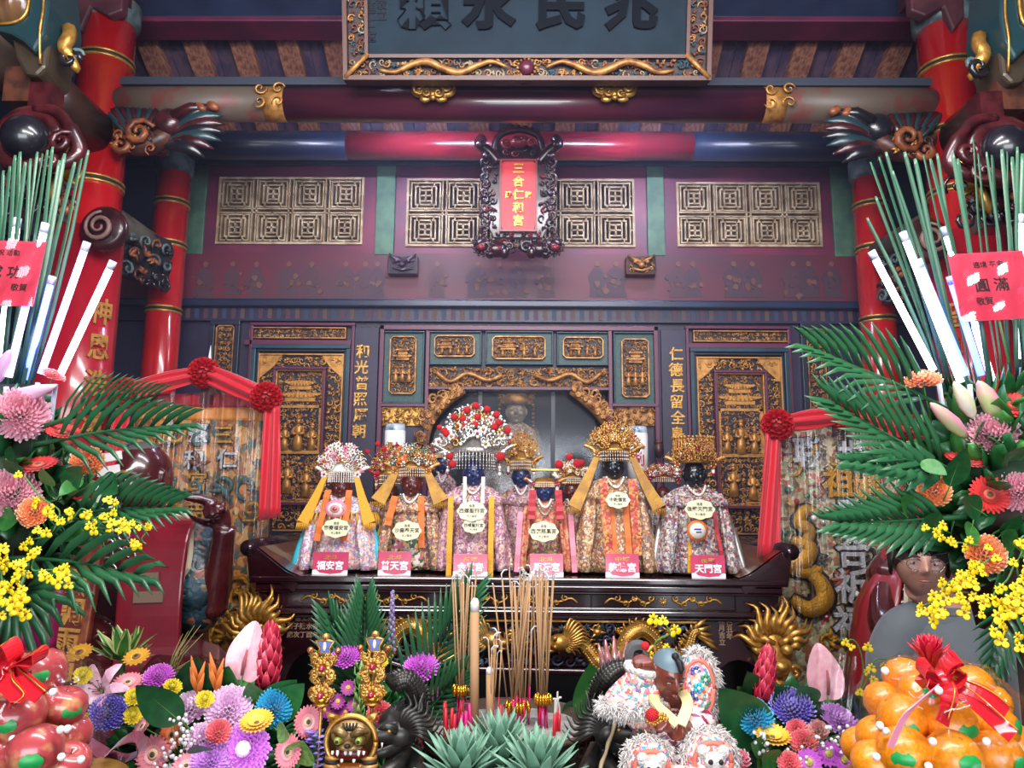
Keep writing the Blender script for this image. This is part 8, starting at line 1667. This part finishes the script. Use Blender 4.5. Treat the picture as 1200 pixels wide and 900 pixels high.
mb = MB(mat('hyacinth_violet', '#7a68c8', .5, noise_c='#a090e0', nscale=5)); p = W(368, 900, TY-.06)
for i in range(26): a = i*2.39996; z = .005+.07*i/26; d = V((math.cos(a), math.sin(a), .3)); q = V((0, 0, z)); mb.blade([q, q+d*.014, q+d*.024+V((0, 0, -.004))], [.004, .008, .001], V((-math.sin(a), math.cos(a), 0)), .4)
mb.m(STEM).cyl((0, 0, -.12), (0, 0, .07), .004, 6); tag(mb.build('hyacinth', None, p, thick=.001), 'violet hyacinth bells beside the lion shield', 'flower')
for (px0, py0, px1, py1, lab) in ((457, 800, 458, 692, 'tall grey-lilac flower spike rising before the altar apron'), (426, 800, 425, 722, 'shorter grey-lilac flower spike behind the magenta flower')):
    a, b = W(px0, py0, 2.12), W(px1, py1, 2.12); L = b.z-a.z; mb = MB(mat('spike_lilac', '#9a8ab0', .6, noise_c='#7a6a90', nscale=20))
    for i in range(40): an = i*2.39996; z = L*(.35+.65*i/40); mb.ell((.008*math.cos(an)*(1.2-i/40), .008*math.sin(an)*(1.2-i/40), z), (.005, .005, .007), 6, 4)
    mb.m(STEM).tube([(0, 0, -.05), (.002, 0, L*.5), (0, 0, L)], .0025, 5); tag(mb.build('flower_spike', None, a), lab, 'flower')
p = W(420, 850, 2.0); mb = MB(LEAFM[2])
for i in range(22): an = i*2.39996; z = .01+.13*i/22; mb.blade([(0, 0, z), (.012*math.cos(an), .012*math.sin(an), z+.015), (.014*math.cos(an), .014*math.sin(an), z+.03)], [.003, .006, .001], (-math.sin(an), math.cos(an), 0), .4)
mb.cyl((0, 0, -.1), (0, 0, .14), .003, 6); tag(mb.build('green_bud_spike', None, p, thick=.001), 'pale green bud spike left of the right sceptre', 'flower')
frond(425, 830, 428, 708, 2.14, 'upright palm frond behind the sceptres before the altar apron', n=14, ll=.5, droop=0); frond(470, 850, 545, 705, 2.16, 'palm frond fanning up right before the gilt dragon', n=14, ll=.5, droop=0); frond(485, 850, 540, 790, 2.12, 'short palm frond fanning right behind the burner', n=10, ll=.6, droop=0); frond(440, 850, 390, 730, 2.16, 'palm frond fanning up left behind the left sceptre', n=12, ll=.5, droop=0)
mb = MB(mat('dry_grass', '#8a8a52', .6)); p = W(190, 805, TY+.05)
for i in range(13): e = W(205+rnd.uniform(0, 40), 740+rnd.uniform(-8, 45), TY+.05)-p; mb.tube([(0, 0, -.03), e*.5+V((0, 0, .012)), e], [.0012, .0012, .0004], 4)
tag(mb.build('grass_tuft', None, p), 'wispy dry grass tuft leaning right at the back of the left arrangement', 'grass')
RIBM = mat('maroon_satin', '#6a2438', .25, coat=.4, sheen=.3); t = thing('maroon_bow', 'maroon satin ribbon bow between the fruit and left arrangement', 'bow', W(125, 885, 1.52))
for s_ in (-1, 1):
    mb = MB(RIBM); strip(mb, smooth_path([(0, 0, 0), (s_*.035, -.02, .03), (s_*.06, -.01, .035), (s_*.065, .0, .01), (s_*.03, .01, -.01), (0, 0, 0)], 6), .016, (0, 1, .3), .001); mb.build('loop', t); mb = MB(RIBM); strip(mb, smooth_path([(0, 0, 0), (s_*.02, -.02, -.03), (s_*.05, -.02, -.07), (s_*.06, 0, -.14)], 6), .017, (1, .4, 0), .001); mb.build('tail', t)
# right arrangement
leaf(897, 872, 836, 800, TY-.04, 'large glossy dark leaf beside the child statue', 0, w=.3); leaf(890, 825, 872, 782, TY+.04, 'upright dark leaf left of the red ginger on the right', 0, w=.3); leaf(930, 838, 905, 800, TY+.02, 'dark leaf under the red ginger on the right', 0, w=.4); leaf(950, 830, 932, 800, TY+.0, 'bright folded leaf left of the wrapped anthurium', 1, w=.4); leaf(985, 850, 1012, 802, TY+.04, 'dark leaf right of the wrapped anthurium', 0, w=.3); leaf(980, 860, 1022, 832, TY+.02, 'dark leaf low between the anthurium and oranges', 0, w=.3); leaf(900, 875, 875, 868, TY-.1, 'small green leaf low beside the child statue', 1, w=.35); leaf(912, 895, 888, 880, TY-.12, 'small green leaf at the bottom of the right arrangement', 1, w=.35); leaf(960, 860, 955, 825, TY+.02, 'grey-green leaf behind the violet chrysanthemum', 1, w=.5); leaf(700, 850, 690, 772, 2.1, 'bright green leaf behind the right black dragon', 1, w=.32); leaf(680, 880, 700, 850, 2.0, 'dark green leaf between the burner and right dragon', 0, w=.4); leaf(660, 840, 700, 822, 2.2, 'dark green leaf behind the rim of the burner', 0, w=.3)
leaf(878, 830, 862, 800, TY+.06, 'small yellow-green leaf behind the large leaf on the right', 2, w=.3)
F('chrysanthemum', M_CYAN, 884, 841, TY-.05, 22, 'bright cyan chrysanthemum in the right arrangement'); F('chrysanthemum', M_BLUE, 928, 832, TY-.02, 26, 'pale violet-blue chrysanthemum in the right arrangement', (-.1, -.6, 1)); F('chrysanthemum', M_LIL, 984, 847, TY-.02, 26, 'lilac chrysanthemum between the wrapped anthurium and oranges', (.4, -.5, .9), squash=.8); F('gerbera', G_YEL, 905, 866, TY-.09, 20, 'amber-yellow gerbera below the cyan chrysanthemum on the right', (.0, -.35, 1)); F('chrysanthemum', M_COR, 942, 872, TY-.1, 17, 'coral carnation in the middle of the right arrangement'); F('chrysanthemum', M_COR, 934, 856, TY-.07, 13, 'salmon carnation below the violet-blue flower on the right'); F('rose', mum_mesh('dusty_pink', '#d89490', '#e4b0a8', .9, 50, .2, seed=13), 959, 856, TY-.08, 12, 'dusty pink rosebud left of the lilac chrysanthemum'); F('chrysanthemum', M_COR, 925, 895, TY-.14, 14, 'coral carnation at the bottom of the right arrangement')
F('daisy', G_DSY, 971, 883, TY-.12, 14, 'purple-white daisy with yellow eye in the right arrangement', (0, -1, .2)); F('daisy', G_DSY, 989, 890, TY-.12, 14, 'purple daisy with yellow eye next to the oranges', (.2, -1, .2)); F('daisy', G_DSY, 948, 893, TY-.13, 15, 'magenta daisy at the bottom of the right arrangement', (-.2, -1, .2)); F('protea', mum_mesh('protea_rose', '#c85a70', '#f0d0d4', .9, 60, .12, seed=14), 866, 892, TY-.1, 14, 'rosy protea bud beside the fur of the child statue', (-.2, -.5, 1))
gypso([(895, 865), (900, 880), (975, 868), (990, 862), (965, 872), (935, 888), (922, 890)], TY-.12, 'tiny pinkish white filler blossoms in the right arrangement', 2)
ginger(891, 826, 900, 768, TY+.02, 'red ginger spike before the gilt altar leg on the right', 12)
anthurium(966, 796, 29, TY+.02, 'pink anthurium in clear wrap before the silver banner', -.1, '#eab0b4')
p = W(966, 798, TY); k = SZ(100, TY)/100; mb = MB(CELLO); mb.grid(lambda u, v: ((v*2-1)*k*(26-7*u), -.05-.02*math.cos((v-.5)*3)-.006*math.sin(v*19+u*4), k*(36-72*u)+k*4*math.sin(v*5)*(1-u)), 10, 20); o = mb.build('clear_wrap', None, p); tag(o, 'clear cellophane sleeve around the pink anthurium on the right', 'wrap'); 
spray([(1005, 815), (1012, 790), (1008, 762), (1000, 750), (990, 752)], TY+.0, 'thin yellow orchid stalk bending left before the silver banner', 6, 1, seed=11); spray([(1008, 812), (1016, 796), (1024, 775), (1034, 772), (1052, 776)], TY+.0, 'thin yellow orchid stalk bending right above the oranges', 6, 1, seed=12); spray([(790, 800), (768, 760), (774, 748), (785, 742), (776, 727), (772, 730)], 1.8, 'yellow orchid stalk above the child statue raised fist', 8, 1, seed=13, stemr=.0022)

# ---------------------------------------------------------------- fruit towers
ORM = mat('orange_skin', '#e8921c', .32, coat=.35, noise_c='#dc7a14', nscale=7, bump=.12, bscale=180); APM = mat('apple_skin', '#b04448', .28, coat=.5, noise_c='#d8a468', nscale=1.3, ramp=(.5, .75)); STK = mat('sticker_green', '#1f9a4a', .4); STKW = mat('sticker_white', '#e8f0e8', .4); PIN = mat('pin_pearl', '#f2ecec', .25, coat=.5)
ORME = proto(MB(ORM).lathe([(.001, -.86), (.3, -.85), (.7, -.66), (.95, -.25), (1.0, .1), (.85, .52), (.5, .82), (.15, .9), (.001, .86)], 32, c=(0, 0, 0)).build('orange'))
APME = proto(MB(APM).lathe([(.001, -.72), (.25, -.82), (.6, -.72), (.9, -.3), (1.0, .15), (.88, .6), (.55, .85), (.2, .8), (.001, .62)], 32, fold=.02, nf=5).build('apple'))
NAV = MB(mat('orange_navel', '#a8741c', .7)).lathe([(.001, .9), (.07, .9), (.09, .87)], 10); NAVME = proto(NAV.build('stem_end')); APST = proto(MB(CARVBR).tube([(0, 0, .6), (.02, 0, .95)], .03, 6).build('stalk'))
def sticker_mesh():
    mb = MB(STK); n = 24; mb.grid(lambda u, v: V((math.sin(.42*u*math.cos(2*pi*v))*1.02, -math.cos(.42*u)*1.02, math.sin(.27*u*math.sin(2*pi*v)*(1+.1*math.sin(14*pi*v)))*1.02)), 4, n); return proto(mb.build('sticker'))
STME = sticker_mesh()
def fruit(kind, px, py, Y, r, label, spin, stick=None, white=False):
    k = SZ(100, Y, 830)/100; o = place(kind, ORME if kind == 'orange' else APME, None, W(px, py, Y)); R = r*k; o.scale = (R, R, R); rr = random.Random(int(px*7+py)); o.rotation_euler = (rr.uniform(-.7, -.1), rr.uniform(-.5, .5), spin); tag(o, label, kind)
    place('stem_end' if kind == 'orange' else 'stalk', NAVME if kind == 'orange' else APST, o)
    if stick is not None:
        s_ = place('sticker', STME, o); E = o.rotation_euler.to_matrix(); a, b, c = stick; s_.rotation_euler = (E.inverted() @ Euler((a, b, c)).to_matrix()).to_euler(); s_['label'] = 'green leaf-shaped sticker'
    return o
Yo = 1.30
OL = [(1062, 797, .08, 27, 'orange at the top left of the orange tower, behind the wrap fold', None), (1079, 812, 0, 27, 'topmost front orange with green sticker under the red bow', (-.3, 0, .05)), (1138, 805, .06, 26, 'orange at the top right of the tower behind the bow', None), (1160, 826, .05, 25, 'orange under the right tail of the bow', None), (1036, 823, .06, 24, 'reddish wrapped orange at the upper left of the tower', None), (1058, 843, -.01, 30, 'orange with green sticker in the second row, left', (.15, 0, -.3)), (1113, 849, -.03, 31, 'orange with pale green sticker in the second row, middle', (.0, 0, .2)), (1163, 852, .01, 29, 'orange in the second row, right end', (-.2, 0, .8)),
      (1028, 863, .02, 24, 'small orange at the left side of the tower, third row', None), (1060, 882, -.05, 31, 'orange in the front row left with sticker at its side', (0, 0, -.5)), (1117, 888, -.07, 32, 'large front orange with glinting sticker in the bottom row', (-.1, 0, .1)), (1166, 887, -.05, 31, 'front orange at the bottom right of the tower', (0, 0, .5)), (1024, 894, -.02, 26, 'orange at the bottom left of the tower', None), (1190, 872, .03, 24, 'orange at the far right side of the tower', None), (1008, 874, .05, 22, 'red-orange fruit at the left foot of the tower beside the flowers', None)]
for px, py, dy, r, lab, st in OL: fruit('orange', px, py, Yo+dy, r, lab, rnd.uniform(0, 6), st)
AL = [(44, 792, .03, 33, 'red apple with green sticker at the top of the apple pile', (-.2, 0, .5)), (4, 803, .03, 28, 'orange-red apple at the top left under the red bow', None), (74, 830, .01, 26, 'yellow-red apple with sticker at the right of the pile', (0, 0, .9)), (22, 842, -.05, 31, 'orange-red apple with green sticker in the middle of the pile', (.0, 0, .1)), (42, 881, -.07, 31, 'dark red apple with green sticker in the bottom row', (.1, 0, .4)), (0, 888, -.06, 27, 'dark red apple cut by the left edge', None), (82, 864, .02, 25, 'pinkish apple under wrap at the right, second from bottom', None), (80, 896, -.02, 25, 'red apple at the bottom right of the pile', None)]
for px, py, dy, r, lab, st in AL: fruit('apple', px, py, Yo+dy, r, lab, rnd.uniform(0, 6), st)
for (px, lab, m_, off) in ((1105, 'round red offering pedestal under the oranges', REDS, .0), (36, 'round red offering pedestal under the apples', REDS, 0)):
    p = W(px, 900, Yo+.06); t = thing('offering_pedestal', lab, 'pedestal', (p.x, p.y, 0)); zt_ = p.z-.03; MB(m_).lathe([(.12, 0), (.13, .03), (.06, .1), (.05, zt_*.6), (.09, zt_-.12), (.155, zt_-.02), (.15, zt_), (.001, zt_-.005)], 32).build('stand', t); MB(GOLD).lathe([(.156, zt_-.02), (.16, zt_-.01), (.152, zt_+.003)], 32).build('rim', t)
for i, (px, py) in enumerate(((1037, 786), (1031, 850), (1038, 857), (1100, 809), (1093, 869), (1156, 869), (1027, 887), (1088, 898))): tag(MB(PIN).ell((0, 0, 0), .006, 12, 8).build('pearl_pin', None, W(px, py, Yo-.10+.03*(i < 3))), 'small round white pearl pin on the wrapped orange tower', 'pin', 'pearl pins on the orange tower')
for px, py in ((62, 811), (71, 855), (79, 854), (15, 866), (28, 866), (95, 890), (72, 887)): tag(MB(PIN).ell((0, 0, 0), .006, 12, 8).build('pearl_pin', None, W(px, py, Yo-.09)), 'small round white pearl pin on the wrapped apple pile', 'pin', 'pearl pins on the apple pile')
SATR = mat('red_satin', '#cc1f2c', .25, coat=.5); GEDGE = mat('gold_edge', '#d8a040', .3, .8)
def bow(px, py, Y, label, tails, loops, w=.016):
    p = W(px, py, Y); t = thing('ribbon_bow', label, 'bow', p)
    for L in loops: mb = MB(SATR); strip(mb, smooth_path([V((0, 0, 0))]+[W(a, b, Y-.02)-p for a, b in L]+[V((0, 0, 0))], 6), w, (.15, 1, .35), .0008); mb.build('loop', t)
    for T_ in tails:
        P = smooth_path([V((0, -.01, 0))]+[W(a, b, Y-.04-.01*i)-p for i, (a, b) in enumerate(T_)], 6); mb = MB(SATR); strip(mb, P, w*.8, (.5, .2, .5), .0008)
        mb.m(GEDGE).tube([q+V((w*.5, -.002, w*.4)) for q in P], .0012, 4); mb.build('tail', t)
    MB(SATR).ell((0, -.012, 0), (.016, .014, .014), 12, 8).build('knot', t); return t
bow(1100, 793, Yo-.05, 'shiny red ribbon bow with gold edges on top of the oranges', [[(1112, 815), (1104, 848)], [(1140, 820), (1165, 842), (1188, 862)], [(1150, 812), (1180, 835)]], [[(1080, 790), (1084, 776), (1094, 785)], [(1112, 778), (1126, 786), (1118, 800)], [(1120, 772), (1108, 778)], [(1085, 800), (1092, 806)]])
mb = MB(mat('red_tinsel', '#c81e38', .4)); p = W(1090, 772, Yo-.0)
for i in range(26): a = i*2.39996; u = i/26; d = V((math.cos(a)*(1-u*.7), math.sin(a)*(1-u*.7), .6+u)); d.normalize(); mb.blade([V((0, 0, -.02)), d*.02, d*.032, d*.04], [.003, .006, .004, .0004], V((-math.sin(a), math.cos(a), 0)), .3)
mb.cyl((0, 0, -.06), (0, 0, 0), .003, 6); tag(mb.build('tinsel_plume', None, p, thick=.001), 'small red spiky plume behind the bow on the oranges', 'plume')
p = W(1093, 808, Yo-.07); mb = MB(mat('pink_ribbon', '#e890a8', .3, coat=.3)); strip(mb, smooth_path([W(a, b, Yo-.09)-p for a, b in ((1100, 803), (1078, 822), (1062, 838), (1052, 856), (1043, 876))], 6), .006, (1, .2, .6), .0008); tag(mb.build('pink_ribbon', None, p), 'narrow pink ribbon crossing the oranges from the bow', 'ribbon')
bow(14, 780, Yo-.05, 'shiny red ribbon bow with curled ends on the apples', [[(30, 800), (48, 815)], [(8, 800), (22, 818), (10, 830)]], [[(-4, 765), (10, 752), (18, 768)], [(30, 770), (46, 762), (44, 775), (28, 774)], [(10, 790), (4, 800), (18, 806), (24, 792)]])
for (cx, cy, rx_, rz_, lab) in ((1105, 850, 92, 78, 'clear cellophane wrapped over the orange tower'), (34, 848, 72, 82, 'clear cellophane wrapped over the apple pile')):
    k = SZ(100, Yo, 830)/100; p = W(cx, cy, Yo+.03)
    def f(u, v):
        th = .02+1.75*u; a = 2*pi*v; w_ = 1+.035*math.sin(a*7+th*3)+.025*math.sin(a*17-th*5)+.02*math.sin(th*14+a*3); return V((rx_*k*w_*math.sin(th)*math.cos(a), .17*w_*math.sin(th)*math.sin(a), rz_*k*w_*math.cos(th)))
    mb = MB(THIN)
    mb.grid(f, 26, 60); tag(mb.build('clear_wrap', None, p), lab, 'wrap')

# ---------------------------------------------------------------- thin incense smoke
m = bpy.data.materials.new('incense_smoke'); m.use_nodes = True; nt = m.node_tree; nt.nodes.remove(nt.nodes['Principled BSDF']); vn = nt.nodes.new('ShaderNodeVolumeScatter')
vn.inputs['Color'].default_value = (.62, .66, 1.0, 1); vn.inputs['Density'].default_value = .022; vn.inputs['Anisotropy'].default_value = .2; nt.links.new(vn.outputs[0], nt.nodes['Material Output'].inputs['Volume'])
mb = MB(m); mb.bx(-1.9, 1.9, 2.45, 4.5, 1.45, 3.9); tag(mb.build('incense_smoke'), 'thin bluish incense smoke hanging before the altar wall', 'smoke', None, 'stuff')
